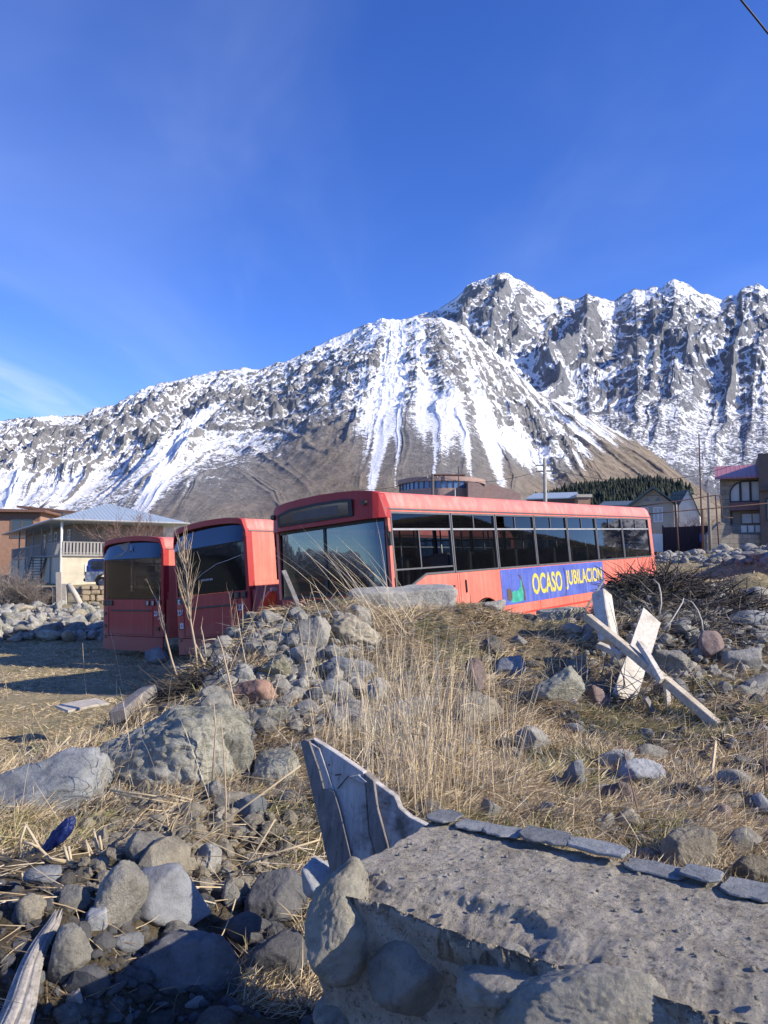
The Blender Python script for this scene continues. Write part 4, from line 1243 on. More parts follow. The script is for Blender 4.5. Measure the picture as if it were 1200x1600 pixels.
def rockmat(name, cols, lich=None, bs=1.0, sc=1.0, strata=0):
    m = N(name)
    oi = m.n('ShaderNodeObjectInfo')
    off = m.n('ShaderNodeVectorMath', operation='ADD'); m.l(m.mapping(), off.inputs[0])
    cbr = m.n('ShaderNodeCombineXYZ'); m.l(m.math('MULTIPLY', oi.outputs['Random'], 37.0), cbr.inputs[0]); m.l(cbr.outputs[0], off.inputs[1])
    v = off.outputs[0]
    n1 = m.noise(1.7 * sc, 8, .65, v)
    c = m.ramp(n1, cols)
    fine = m.ramp(m.noise(17 * sc, 8, .75, v), [(.30, .62), (.5, 1), (.72, 1.28)])
    c = m.mix(1.0, c, fine, 'MULTIPLY')
    if lich is not None:
        lf = m.ramp(m.noise(4.5 * sc, 7, .7, v), [(.56, 0), (.64, .8)])
        c = m.mix(lf, c, lich)
    rnd = m.ramp(oi.outputs['Random'], [(0, .72), (1, 1.2)])
    c = m.mix(1.0, c, rnd, 'MULTIPLY')
    b = m.bump(m.noise(28 * sc, 9, .85, v), .95 * bs, .018)
    vv = m.ramp(m.voro(7 * sc, 'DISTANCE_TO_EDGE', v), [(.0, 0), (.05, 1)])
    b = m.bump(m.noise(6 * sc, 8, .7, v), .9 * bs, .05, b)
    if strata:
        ms = m.n('ShaderNodeVectorMath', operation='MULTIPLY'); ms.inputs[1].default_value = (1.1, 1.1, 9); m.l(v, ms.inputs[0])
        b = m.bump(m.noise(2.2, 6, .6, ms.outputs[0]), strata, .06, b)
    return m.fin(c, .9, b, spec=.25)
brick_rock = rockmat('boundary_wall_stone', [(.3, (.17, .14, .10)), (.5, (.31, .25, .17)), (.7, (.40, .34, .25))], None, 1, 1.5)
stone_wall('low coursed stone wall under the bare bush, at the left edge', -60, 84, 920, 947, 40, 38, 3)
stone_wall('low stone wall in front of the parked van', 126, 215, 918, 948, 39, 41, 5)
for (x0, y0, x1, y1, wd, lab, rot) in ((94, 948, 93, 894, .26, 'tall pale upright post at the gap in the stone wall', 0), (101, 948, 101, 912, .22, 'shorter square post beside the tall pale post', 0),
                                   (85, 947, 84, 918, .12, 'thin dark stake at the end of the coursed stone wall', 0), (130, 950, 107, 912, .24, 'thick pale log leaning against the gap in the wall', 1)):
    a = at(x0, y0, 37.5); b = at(x1, y1, 37.5); a.z = min(a.z, G(a.x, a.y)) - .1
    mb = MB()
    if rot: mb.tube([a, (a + b) / 2 + Vector((.03, 0, .02)), b], [.15, .14, .13], 9)
    else: mb.bar(a, b, wd, wd)
    o = mb.build('leaning_log' if rot else 'wooden_post', M['pale_wood'], smooth=bool(rot), bevel=0)
    tag(o, lab, 'log' if rot else 'post')

# ---------------------------------------------------------------- bare shrubs and trees
def branch(mb, p, d, L, r, depth, rs, spread=.5, n=4, up=.15, kids=3):
    pts = [p]; q = p.copy(); dd = d.copy(); seg = 3
    for i in range(seg):
        dd = (dd + Vector((rs.uniform(-1, 1), rs.uniform(-1, 1), rs.uniform(-.5, 1) * .8)) * .16 + Vector((0, 0, up * .3))).normalized()
        q = q + dd * L / seg; pts.append(q.copy())
    mb.tube(pts, [r, r * .85, r * .7, r * .5], n, False)
    if depth <= 0: return
    for k in range(kids):
        t = rs.uniform(.35, 1.0); i = min(int(t * seg), seg - 1)
        b = pts[i].lerp(pts[i + 1], t * seg - i)
        nd = (dd + Vector((rs.gauss(0, 1), rs.gauss(0, 1), rs.gauss(0, .6))) * spread + Vector((0, 0, up))).normalized()
        branch(mb, b, nd, L * rs.uniform(.5, .8), r * .6, depth - 1, rs, spread, n, up, kids)
def bare_bush(name, label, cat, base, h, stems, depth, r, mat, seed, spread=.5, lean=.5, group=None, kids=3):
    rs = random.Random(seed); t = MB(); tw = MB()
    root = empty(name, base); tag(root, label, cat, group)
    for s in range(stems):
        d = Vector((rs.gauss(0, lean), rs.gauss(0, lean), 1)).normalized()
        L = h * rs.uniform(.4, .6); pts = [Vector((rs.uniform(-.1, .1) * h * .3, rs.uniform(-.1, .1) * h * .3, -.1))]
        q = pts[0]
        for i in range(3):
            q = q + d * L / 3 + Vector((rs.uniform(-1, 1), rs.uniform(-1, 1), 0)) * L * .05; pts.append(q)
        t.tube(pts, [r, r * .9, r * .8, r * .7], 5, False)
        for k in range(kids + 1):
            i = rs.randint(1, 3); nd = (d + Vector((rs.gauss(0, 1), rs.gauss(0, 1), rs.gauss(0, .5))) * spread).normalized()
            branch(tw, pts[i], nd, L * .7, r * .55, depth, rs, spread, 3, .12, kids)
    t.build('trunk', mat, root); tw.build('crown', mat, root)
    return root
b = at(8, 922, 36.5); b.z = G(b.x, b.y)
bare_bush('bare_bush', 'large leafless grey bush at the left edge, before the balcony house', 'bush', b, 2.3, 22, 3, .028, M['bark'], 1, .8, .75)
b = at(52, 921, 36.2); b.z = G(b.x, b.y)
bare_bush('bare_bush', 'smaller leafless bush between the grey bush and the wooden posts', 'bush', b, 1.3, 14, 3, .022, M['bark'], 2, .8, .7)
b = at(200, 905, 47); b.z = -1.2
bare_bush('bare_tree', 'reddish leafless tree rising behind the farthest bus, before the hip roof', 'tree', b, 4.6, 7, 4, .05, M['redtwig'], 4, .7, .40)

# ---------------------------------------------------------------- round building on the slope
c = at(690, 800, 135)
RB = empty('round_building', (c.x, c.y, at(690, 800, 135).z - 6))
tag(RB, 'brown building with a curved glazed front and flat roof, behind the front bus', 'building')
z_ = lambda py: at(690, py, 127.5).z - (at(690, 800, 135).z - 6)
def ring(mb, rx, ry, z0, z1, t0, t1, cx=0, cy=0, n=40, th=.4, tilt=0):
    vs = []
    for rr_ in (0, th):
        for i in range(n + 1):
            t = t0 + (t1 - t0) * i / n
            for z in (z0, z1): vs.append((cx + (rx - rr_) * math.sin(t), cy - (ry - rr_) * math.cos(t), z + tilt * math.sin(t)))
    k = 2 * (n + 1); fs = []
    for i in range(n):
        a = 2 * i
        fs += [(a, a + 2, a + 3, a + 1), (k + a, k + a + 1, k + a + 3, k + a + 2), (a + 1, a + 3, k + a + 3, k + a + 1), (a, k + a, k + a + 2, a + 2)]
    mb.add(vs, fs)
rm_ = MB(); ring(rm_, 7.4, 7.4, z_(800), z_(762), -2.2, 2.2, th=.5, tilt=.0); rm_.build('lower_wall', M['tuff'], RB)
rm_ = MB(); ring(rm_, 7.7, 7.7, z_(751), z_(744), -2.4, 2.4, th=7.6); rm_.build('roof', M['tuff'], RB)
gw_ = MB(); ring(gw_, 7.3, 7.3, z_(762), z_(751), -2.2, 2.2, th=.1); gw_ = gw_.build('glazed_band', simple('blue_glass_band', (.07, .14, .30), .1, spec=.7), RB)
fm = MB()
for i in range(26):
    t = -1.75 + i * .14; x, y = 7.4 * math.sin(t), -7.4 * math.cos(t); fm.bar((x, y, z_(762)), (x, y, z_(751)), .14, .14)
fm.build('mullions', M['dark_wall'], gw_)
MB().b2((-1.2, -4, z_(744)), (3.4, 3, z_(738.5))).build('roof_room', M['tuff'], RB)
MB().b2((-1.6, -4.5, z_(738.5)), (3.8, 3.4, z_(737.2))).build('roof_room_cap', M['brown_roof'], RB)
MB().tube([(1.6, -2, z_(737.2)), (1.6, -2, z_(734.5))], .8, 14).build('vent_drum', M['alu_pale'], RB, smooth=True)
mb = MB(); mb.prism([(3.7, z_(800)), (6.5, z_(800)), (6.5, z_(765)), (5.6, z_(757)), (3.7, z_(753))], 'y', -9.2, -3); mb.build('wing', M['tuff'], RB)
mb = MB(); mb.prism([(6.6, z_(800)), (12.6, z_(800)), (12.6, z_(772)), (11.2, z_(766)), (7.6, z_(755.5)), (6.6, z_(761))], 'y', -7.8, -1); mb.build('wing', M['tuff'], RB)
MB().tube([(2.2, -8.6, z_(800)), (2.2, -8.6, z_(731))], .10, 6).build('mast', M['dark'], RB)

# ---------------------------------------------------------------- low roofs between
def shed(label, px0, px1, ytop, yeave, d, roofm, wallm, dep=8):
    a = at(px0, 850, d); L = (px1 - px0) / F * d
    g0 = G(a.x, a.y) - .5
    o = empty('shed', (a.x, a.y, g0), R(-16)); tag(o, label, 'shed')
    ze = at(px0, yeave, d).z - g0; zt = at(px0, ytop, d).z - g0
    MB().b2((.2, .3, 0), (L - .2, dep, ze)).build('wall', wallm, o)
    MB().add([(0, 0, ze), (L, 0, ze), (L * .93, dep / 2, zt), (L * .12, dep / 2, zt), (0, dep, ze), (L, dep, ze), (0, 0, ze - .12), (L, 0, ze - .12), (0, dep, ze - .12), (L, dep, ze - .12)],
             [(0, 1, 2, 3), (3, 2, 5, 4), (0, 3, 4), (1, 5, 2), (0, 6, 7, 1), (4, 5, 9, 8), (0, 4, 8, 6), (1, 7, 9, 5), (6, 8, 9, 7)]).build('roof', roofm, o)
    for k in range(2): window(o, (L * (.3 + .4 * k), .3, ze * .6), 1.2, 1.0, 'y')
    return o
shed('shed with a pale blue metal roof just above the front bus', 822, 905, 766, 779, 95, M['hip_roof'], M['brown_roof'])
shed('long low shed with a dark roof behind the back end of the front bus', 936, 1004, 779, 790, 88, M['dark_roof'], M['white_wall'])
a = at(903, 785, 92); ch = empty('brick_outbuilding', (a.x, a.y, G(a.x, a.y) - .4)); tag(ch, 'small rust-brown block roof seen above the back end of the front bus', 'outbuilding')
zz_ = at(903, 777, 92).z - ch.location.z
MB().b2((0, 0, 0), (1.5, 2, zz_)).build('wall', M['brick'], ch); MB().b2((-.2, -.2, zz_), (1.7, 2.2, zz_ + .35)).build('cap', M['pale_wood'], ch)

# ---------------------------------------------------------------- white gabled house
d = 78; a = at(985, 845, d); gz = G(a.x, a.y) - .4
GH = empty('gabled_house', (a.x, a.y, gz), R(-24)); tag(GH, 'pale house with two steep gables and a dark green-grey roof', 'house')
X = lambda px: (px - 985) / F * d
Z = lambda py: at(1020, py, d).z - gz
MB().prism([(X(985), 0), (X(1050), 0), (X(1050), Z(790)), (X(1021), Z(766)), (X(985), Z(792))], 'y', 0, 9).build('wall', simple('greyish_plaster', (.37, .34, .28), .9, scale=.8), GH)
t = .25
MB().prism([(X(981), Z(795)), (X(1021), Z(766) + .05), (X(1053), Z(789.5)), (X(1053), Z(787)), (X(1021), Z(762.5)), (X(980), Z(792))], 'y', -.7, 9.5).build('roof', M['dark_roof'], GH)
MB().prism([(X(1054), 0), (X(1086), 0), (X(1086), Z(808)), (X(1070), Z(769)), (X(1056), Z(793))], 'y', .8, 8).build('white_wing', M['white_wall'], GH)
MB().prism([(X(1040), Z(788)), (X(1062), Z(788)), (X(1069), Z(767)), (X(1046), Z(770))], 'y', 1.2, 1.5).build('wing_roof', M['dark_roof'], GH)
MB().prism([(X(1085), Z(806)), (X(1071), Z(768)), (X(1072.5), Z(767)), (X(1087.5), Z(807))], 'y', .5, 8.2).build('wing_roof', M['dark_roof'], GH)
for px in (1011, 1027): MB().prism([(X(px - 4), Z(784)), (X(px + 4), Z(784)), (X(px if px < 1020 else px), Z(779)), ], 'y', -.05, .02).build('attic_window', M['win'], GH)
window(GH, (X(1027), -.01, Z(805)), .9, 1.5, 'y', M['curtain'], 1)
window(GH, (X(1006), -.01, Z(805)), .9, 1.5, 'y', M['win'], 1)
MB().tube([(X(1053.5), -.1, 0), (X(1053.5), -.1, Z(791))], .1, 6).build('downpipe', M['white_frame'], GH)
b = at(1068, 842, 66); b.z = G(b.x, b.y)
bare_bush('bare_tree', 'small dark leafless tree before the white gable, behind the maroon fence', 'tree', b, 2.9, 5, 3, .05, M['bark'], 14, .7, .4)
b = at(1092, 838, 66); b.z = G(b.x, b.y)
bare_bush('bare_bush', 'leafless brown thicket between the maroon fence and the stone house', 'bush', b, 3.4, 20, 3, .03, M['redtwig'], 15, .6, .6)
b = at(1022, 846, 68); b.z = G(b.x, b.y)
bare_bush('bare_bush', 'low leafless thicket under the window of the gabled house', 'bush', b, 2.0, 18, 3, .03, M['redtwig'], 16, .6, .7)

# ---------------------------------------------------------------- maroon sheet fence
d = 58; a = at(1037, 857, d); gz = G(a.x, a.y) - .15
FE = empty('sheet_fence', (a.x, a.y, gz), R(-5)); tag(FE, 'dark maroon sheet-metal fence before the gabled house', 'fence')
L = 70 / F * d; h = at(1037, 824, d).z - gz
fv = []; n = 120
for i in range(n + 1):
    x = L * i / n; y = .025 * (1 if (i // 2) % 2 else -1); fv += [(x, y, 0), (x, y, h + .12 * (x / L))]
MB().add(fv, [(2 * i, 2 * i + 2, 2 * i + 3, 2 * i + 1) for i in range(n)]).build('panel', M['maroon'], FE)
for x in (0, L / 3, 2 * L / 3, L): MB().b2((x - .05, .05, -.2), (x + .05, .15, h + .15)).build('post', M['maroon'], FE)
MB().b2((L * .78, -.06, h * .55), (L * .86, -.04, h * .8)).build('notice', simple('blue_notice', (.10, .18, .45), .5), FE)
d = 57; a = at(1019, 856, d)
o = MB().b2((0, 0, -.3), (17 / F * d, .25, at(1019, 834, d).z - a.z)).build('garden_wall', M['white_wall'], None, bevel=.02); o.location = a
tag(o, 'short whitewashed wall piece between the front bus and the maroon fence', 'wall')

# ---------------------------------------------------------------- stone house (right)
d = 56; a = at(1122, 872, d); gz = G(a.x, a.y) - .5
SH = empty('stone_house', (a.x, a.y, gz), R(-24)); tag(SH, 'two-storey stone house with pink metal roof and arched window, right edge', 'house')
X = lambda px: (px - 1122) / F * d
Z = lambda py: at(1150, py, d).z - gz
# front wall as pieces around the openings
w = MB()
w.b2((X(1128), 0, 0), (X(1141), .5, Z(750))); w.b2((X(1141), 0, Z(797)), (X(1186), .5, Z(786)))
w.b2((X(1141), 0, 0), (X(1186), .5, Z(821))); w.b2((X(1141), 0, Z(752.5)), (X(1186), .5, Z(744)))
w.b2((X(1128), .5, 0), (X(1230), 9, Z(748)))
w.build('wall', M['stonewall'], SH)
# arched glazed opening
fr = MB(); x0, x1 = X(1141), X(1185); zb, zt = Z(786), Z(753)
pts = [(x0, zb), (x1, zb), (x1, zt)] + [(x0 + 1.0 - 1.0 * math.sin(PI / 2 * i / 8) , zt - 1.0 + 1.0 * math.cos(PI / 2 * i / 8)) for i in range(9)]
ipt = [(x0 + .1, zb + .1), (x1 - .1, zb + .1), (x1 - .1, zt - .1)] + [(x0 + 1.0 - .9 * math.sin(PI / 2 * i / 8), zt - 1.0 + .9 * math.cos(PI / 2 * i / 8)) for i in range(9)]
n = len(pts); vs = [(p[0], -.06, p[1]) for p in pts] + [(p[0], -.06, p[1]) for p in ipt] + [(p[0], .1, p[1]) for p in pts] + [(p[0], .1, p[1]) for p in ipt]
fs = []
for i in range(n):
    j = (i + 1) % n; fs += [(i, j, n + j, n + i), (n + i, n + j, 3 * n + j, 3 * n + i), (i, 2 * n + i, 2 * n + j, j)]
fr.add(vs, fs)
for q in (.36, .68): xx = x0 + (x1 - x0) * q; fr.b2((xx - .08, -.055, zb + .1), (xx + .08, .09, zt - .1))
aw = fr.build('arched_window', M['dark'], SH)
MB().prism(ipt, 'y', .02, .03).build('pane', M['curtain'], aw)
MB().prism([(x0, zt), (x0, zt - 1.0)] + [(x0 + 1.0 - 1.0 * math.sin(PI / 2 * (8 - i) / 8), zt - 1.0 + 1.0 * math.cos(PI / 2 * (8 - i) / 8)) for i in range(9)][1:], 'y', -.004, .1).build('arch_corner', M['stonewall'], SH)
MB().b2((X(1141), -.35, Z(799)), (X(1188), .0, Z(786.5))).build('ledge', simple('purple_brown_ledge', (.15, .085, .09), .8), SH)
MB().b2((X(1144), .35, Z(821)), (X(1188), .48, Z(799))).build('recess_wall', M['grey_render'], SH)
window(SH, (X(1172), .33, Z(811)), 1.5, .85, 'y', M['curtain'], 1, M['brown_roof'])
for px in (1160, 1170, 1180): MB().b2((X(px) - .2, -.04, Z(833)), (X(px) + .2, -.001, Z(822))).build('pale_block', M['white_wall'], SH, bevel=.02)
MB().prism([(-.9, Z(748)), (4.6, Z(717)), (4.9, Z(717)), (-1.0, Z(751.5))], 'x', X(1121), X(1184)).build('roof', M['pink_roof'], SH)
MB().prism([(.0, Z(748)), (4.6, Z(748)), (4.6, Z(720))], 'x', X(1129), X(1183)).build('gable_fill', M['stonewall'], SH)
MB().b2((X(1182.5), -1.2, 0), (X(1260), 8, Z(716))).build('brown_wing', simple('brown_render', (.13, .10, .085), .9, scale=.9), SH)
MB().b2((X(1182), -1.6, Z(772)), (X(1262), -1.2, Z(768))).build('wing_ledge', M['dark_wall'], SH)
window(SH, (X(1206), -1.2, Z(800)), 1.5, 1.6, 'y', M['win'], 1, M['dark'])
d = 54; a = at(1106, 868, d); gz = G(a.x, a.y) - .4; Xq = lambda px: (px - 1106) / F * d
o = MB().prism([(0, 0), (Xq(1232), 0), (Xq(1232), at(1150, 838, d).z - gz), (Xq(1146), at(1150, 834, d).z - gz), (Xq(1143), at(1150, 822, d).z - gz), (Xq(1128), at(1150, 815, d).z - gz), (0, at(1150, 836, d).z - gz)], 'y', 0, .6).build('garden_wall', M['stonewall'])
o.location = (a.x, a.y, gz); tag(o, 'grey rubble garden wall at the foot of the stone house', 'wall')

# ---------------------------------------------------------------- raised gas pipe, poles, wires
GPp = empty('gas_pipe', at(1056, 850, 44)); tag(GPp, 'thin rust-brown gas pipe frame carried on posts before the stone house', 'gas pipe')
inv = lambda px, py, d=44: at(px, py, d) - GPp.location
mb = MB(); mb.tube([inv(960, 796), inv(1052, 784), inv(1116, 774), inv(1125, 774.5), inv(1129, 808), inv(1145, 809)], .034, 6); mb.build('upper_pipe', M['rust'], GPp, smooth=True)
mb = MB(); mb.tube([inv(985, 806), inv(1056, 799), inv(1117, 794), inv(1290, 778)], .034, 6); mb.build('lower_pipe', M['rust'], GPp, smooth=True)
for (a_, b_) in (((1055.5, 784), (1061, 857)), ((1118, 774), (1124, 850)), ((1098, 796), (1100, 856))):
    q0 = at(*a_, 44); q1 = at(*b_, 44); q1.z = G(q1.x, q1.y) - .2
    MB().tube([q0 - GPp.location, q1 - GPp.location], .042 if a_[0] != 1098 else .03, 6).build('post', M['rust'], GPp, smooth=True)
def pole(label, px, ytop, d, r, arms, mat, cat='utility pole'):
    p = at(px, ytop, d); g = G(p.x, p.y) - .5
    o = empty('utility_pole', (p.x, p.y, g)); tag(o, label, cat)
    h = p.z - g
    MB().tube([(0, 0, 0), (0, 0, h)], [r, r * .7], 9).build('post', mat, o, smooth=True)
    for (z, w_) in arms:
        MB().bar((-w_, 0, h - z), (w_, 0, h - z + .1 * w_), .09, .09).build('crossarm', M['dark_wall'], o)
        for s in (-1, 1): MB().tube([(s * w_ * .85, 0, h - z + .02), (s * w_ * .85, 0, h - z + .28)], [.05, .03], 6).build('insulator', M['white_frame'], o)
    return o, p
pA, tA = pole('grey concrete pole with crossarm rising above the roof of the front bus', 851, 716, 62, .19, [(.6, .0 + .7), (1.1, .7)], M['concrete'])
pB, tB = pole('tall thin dark mast beside the maroon fence', 1092, 678, 52, .06, [], M['rust'])
pC, tC = pole('dark stout pole in front of the round building', 676, 741, 92, .22, [(.5, .7)], M['dark_wall'])
pD, tD = pole('short thin pale pole just right of the round building pole', 711, 764, 80, .08, [], M['pale_wood'])
pE, tE = pole('slim old wooden pole between the thicket and the stone house', 1107, 770, 50, .13, [], M['bark'])
def wire(label, a, b, sag, r=.02, n=14):
    mb = MB(); pts = [a.lerp(b, i / n) - Vector((0, 0, sag * 4 * (i / n) * (1 - i / n))) for i in range(n + 1)]
    mb.tube(pts, r, 4, False); o = mb.build('wire', M['wire']); tag(o, label, 'wire', 'thin overhead wires'); return o
wire('thin wire from the concrete pole to the tall dark mast', tA - Vector((0, 0, .6)), at(1092, 742, 52), .8, .016)
wire('thin wire from the tall dark mast out past the stone house', at(1092, 742, 52), at(1260, 672, 42), .3, .016)
wire('thin wire from the concrete pole to the pole before the round building', tA - Vector((0, 0, .9)), tC, 1.0, .018)
wire('thin wire from the pole before the round building toward the left', tC, at(560, 765, 95), .6, .02)
wire('lower thin wire between concrete pole and dark mast', tA - Vector((0, 0, 1.2)), at(1092, 772, 52), .7, .014)
mb = MB(); a, b = at(1120, -60, 8), at(1290, 150, 8.6)
pts = [at(1120, -60, 8), at(1158, 0, 8), at(1180, 27, 8.1), at(1200, 52, 8.2), at(1240, 92, 8.5), at(1420, 250, 10)]
mb.tube(pts, .011, 6, False); o = mb.build('wire', M['wire'], smooth=True); tag(o, 'near black cable crossing the top right corner of the sky', 'wire')

# ---------------------------------------------------------------- wooded hill
kx = np.linspace(640, 1180, 90); dv = np.linspace(0, 1, 24)
K, V = np.meshgrid(kx, dv, indexing='ij')
top = lin([(640, 860), (780, 812), (850, 785), (900, 772), (960, 766), (1010, 764), (1060, 768), (1090, 780), (1120, 792), (1180, 830)], K)
Y = 190 + 190 * V; X_ = (K - 600) / F * Y
ht = elev(0, top) * 340
Hh = -3 + (ht + 3) * np.sin(np.clip(V / .8, 0, 1.2) * PI / 2) ** 1.3 + fbm(X_ / 25, Y / 25, oct=3, seed=8) * 1.5
n, mm = K.shape; idx = np.arange(n * mm).reshape(n, mm)
fc = np.stack([idx[:-1, :-1], idx[1:, :-1], idx[1:, 1:], idx[:-1, 1:]], -1).reshape(-1, 4)
hm = N('brown_hill_grass'); wv = hm.mapping((.12, .12, .12), 'World')
o = link('hill', np_mesh('hill', np.stack([X_, Y, Hh], -1).reshape(-1, 3), fc), hm.fin(hm.ramp(hm.noise(3, 7, .7, wv), [(.3, (.10, .08, .05)), (.6, (.22, .18, .12)), (.75, (.30, .26, .19))]), .95))
o['kind'] = 'structure'
def hill_h(px, v):
    return np.array([np.interp(v, dv, Hh[min(int((px - 640) / 540 * 89), 89)])])[0]
vs = []; fs = []; rs = random.Random(5)
for i in range(2300):
    px = rs.triangular(790, 1092, 1000); v = rs.uniform(.30, .86)
    y = 190 + 190 * v; x = (px - 600) / F * y; z = hill_h(px, v)
    h = rs.uniform(2.2, 5.2) * rs.choice((.8, 1, 1, 1.15)); r = h * rs.uniform(.24, .38); o0 = len(vs)
    tiers = 4
    for t in range(tiers):
        zb = z + h * (.12 + .21 * t); rr_ = r * (1 - t / (tiers + .3)); k = 7
        for q in range(k):
            an = 2 * PI * q / k + rs.uniform(-.3, .3); rq = rr_ * rs.uniform(.7, 1.15)
            vs.append((x + rq * math.cos(an), y + rq * math.sin(an), zb - rs.uniform(0, .35)))
        vs.append((x, y, min(zb + h * .38, z + h)))
        b0 = o0 + t * (k + 1)
        for q in range(k): fs.append((b0 + q, b0 + (q + 1) % k, b0 + k))
o = link('pine_wood', np_mesh('pine_wood', np.array(vs), np.array(fs), False), simple('dark_pine_needles', (.016, .026, .014), .9, scale=.3, var=.6)); tag(o, 'dark band of pine wood on the low hill behind the gabled house', 'wood', kind='stuff')
# ================================================================== STONES
def ico(sub):
    bm = bmesh.new(); bmesh.ops.create_icosphere(bm, subdivisions=sub, radius=1)
    v = np.array([x.co[:] for x in bm.verts]); f = np.array([[l.index for l in p.verts] for p in bm.faces]); bm.free()
    return v, f
_ICO = {k: ico(k) for k in (3, 4, 5, 6)}
def rock_verts(seed, sub=4, planes=16, k=14, rough=.05, fine=.012, strata=0, flat=(1, 1, 1)):
    v, f = _ICO[sub]; rs = np.random.RandomState(seed)
    nrm = rs.normal(size=(planes, 3)); nrm /= np.linalg.norm(nrm, axis=1)[:, None]
    off = rs.uniform(.62, 1.0, planes)
    d = v @ nrm.T
    inv = np.maximum(d, 1e-3) / off
    r = 1.0 / (np.sum(inv ** k, axis=1) + 1e-3) ** (1.0 / k)
    r = np.minimum(r, 1.25)
    p = v * r[:, None]
    s0 = seed * 3.17
    n1 = fbm(p[:, 0] * 1.9 + s0, p[:, 1] * 1.9, p[:, 2] * 1.9 + 50, oct=5, seed=seed)
    n2 = ridged(p[:, 0] * 4 + s0, p[:, 1] * 4, p[:, 2] * 4 + 50, oct=4, seed=seed + 5)
    p = p * (1 + rough * n1 * 1.6 - rough * (n2 - .4) * (.9 if sub < 6 else .35))[:, None]
    if strata:
        t = p[:, 2] * 5.5 + fbm(p[:, 0] * 1.5, p[:, 1] * 1.5, p[:, 2], oct=3, seed=seed + 9) * 1.6
        st = np.abs((t % 1.0) - .5) * 2
        p = p * (1 + strata * (sstep(.15, .5, st) - .7))[:, None]
    blk = (fbm(p[:, 0] * 1.4 + s0 + 7, p[:, 1] * 1.4, p[:, 2] * 2.4 + 11, oct=4, seed=seed + 31) + 1) * (4 + (90 if sub < 6 else 0) * max(0, rough - .05))
    fl_ = np.floor(blk); fr_ = blk - fl_
    p = p * (1 + (rough * (.55 if sub < 6 else .7) + .012) * (sstep(.38, .62, fr_) - fr_) * 1.2)[:, None]
    n3 = fbm(p[:, 0] * 11 + s0, p[:, 1] * 11, p[:, 2] * 11 + 50, oct=3, seed=seed + 2)
    p = p * (1 + fine * n3 * 1.4)[:, None]
    return p * np.array(flat), f
ROCKM = {
 'grey': rockmat('grey_field_stone', [(.3, (0.169, 0.163, 0.143)), (.5, (0.312, 0.299, 0.260)), (.72, (0.481, 0.455, 0.397))], (.36, .36, .30), 1, 1.1),
 'blue': rockmat('blue_grey_river_stone', [(.3, (0.188, 0.194, 0.206)), (.5, (0.275, 0.288, 0.300)), (.72, (0.388, 0.394, 0.400))], None, .5, .8),
 'green': rockmat('green_grey_schist', [(.3, (0.189, 0.189, 0.149)), (.5, (0.365, 0.358, 0.290)), (.72, (0.567, 0.547, 0.452))], (.42, .42, .34), 1.1, 1.0, .5),
 'tan': rockmat('tan_sandstone', [(.3, (0.250, 0.219, 0.163)), (.5, (0.413, 0.369, 0.281)), (.72, (0.575, 0.525, 0.413))], None, 1.1, 1.2),
 'yellow': rockmat('yellow_crusted_stone', [(.3, (.26, .24, .16)), (.5, (.44, .41, .28)), (.72, (.58, .55, .40))], None, 1.2, 1.6),
 'red': rockmat('reddish_volcanic_stone', [(.3, (0.149, 0.109, 0.098)), (.5, (0.265, 0.201, 0.178)), (.72, (0.391, 0.310, 0.276))], None, .9, 1.3),
 'brick': rockmat('rust_red_block', [(.3, (.18, .105, .08)), (.5, (.28, .175, .13)), (.72, (.36, .26, .20))], None, .8, 1.2),
 'dark': rockmat('dark_basalt', [(.3, (.075, .077, .08)), (.5, (.14, .14, .142)), (.72, (.22, .215, .21))], None, .8, 1.0),
 'slate': rockmat('blue_slate', [(.3, (0.120, 0.132, 0.144)), (.5, (0.216, 0.228, 0.234)), (.72, (0.348, 0.348, 0.342))], None, .6, 1.0, .5),
 'pale': rockmat('pale_limestone', [(.3, (0.276, 0.270, 0.241)), (.5, (0.437, 0.425, 0.380)), (.72, (0.598, 0.575, 0.517))], None, 1.1, 1.4),
}
_rk = [0]
def rock(px, py, w, h, kind, label, d=None, ang=0, deep=.85, sink=.22, sub=4, planes=15, k=14, rough=.055, strata=0, group=None, tilt=0, name='stone'):
    """a stone whose visible outline is about w x h photograph pixels round (px,py)"""
    _rk[0] += 1; seed = 100 + _rk[0]
    base = hit(px, py + h * .40) if d is None else at(px, py + h * .40, d)
    dd = base.y
    W_ = w / F * dd * .54; H_ = h / F * dd * .60; k = k * 2.6; rough = rough * 1.2; planes = int(planes * 1.0) + 2
    p, f = rock_verts(seed, sub, planes, k, rough, strata=strata)
    ca, sa = math.cos(ang), math.sin(ang)
    p = p * np.array([W_, (W_ + H_) * .5 * deep, H_])
    p = p @ np.array([[ca, 0, sa], [0, 1, 0], [-sa, 0, ca]])
    # fit the outline, as seen from the viewer's height, to the stone's real size
    dn = math.atan2(-base.z, base.y); cA, sA = math.cos(dn), math.sin(dn)
    pv = p[:, 2] * cA + p[:, 1] * sA
    dist = dd / math.cos(dn) if dn < 1 else dd
    fx = (w / F * dd) / (p[:, 0].max() - p[:, 0].min()); fz = (h / F * dd) * 1.06 / (pv.max() - pv.min())
    p = p * np.array([fx, fz, fz]); pv = pv * fz
    p[:, 0] -= (p[:, 0].max() + p[:, 0].min()) / 2
    me = np_mesh(name, p, f, True)
    o = link(name, me, ROCKM[kind]); c = at(px, py + h * .03, dd + (p[:, 1].max() - p[:, 1].min()) * .22)
    o.location = (c.x, c.y, c.z - (pv.max() + pv.min()) / 2)
    tag(o, label, 'stone' if w < 150 else 'boulder', group)
    return o
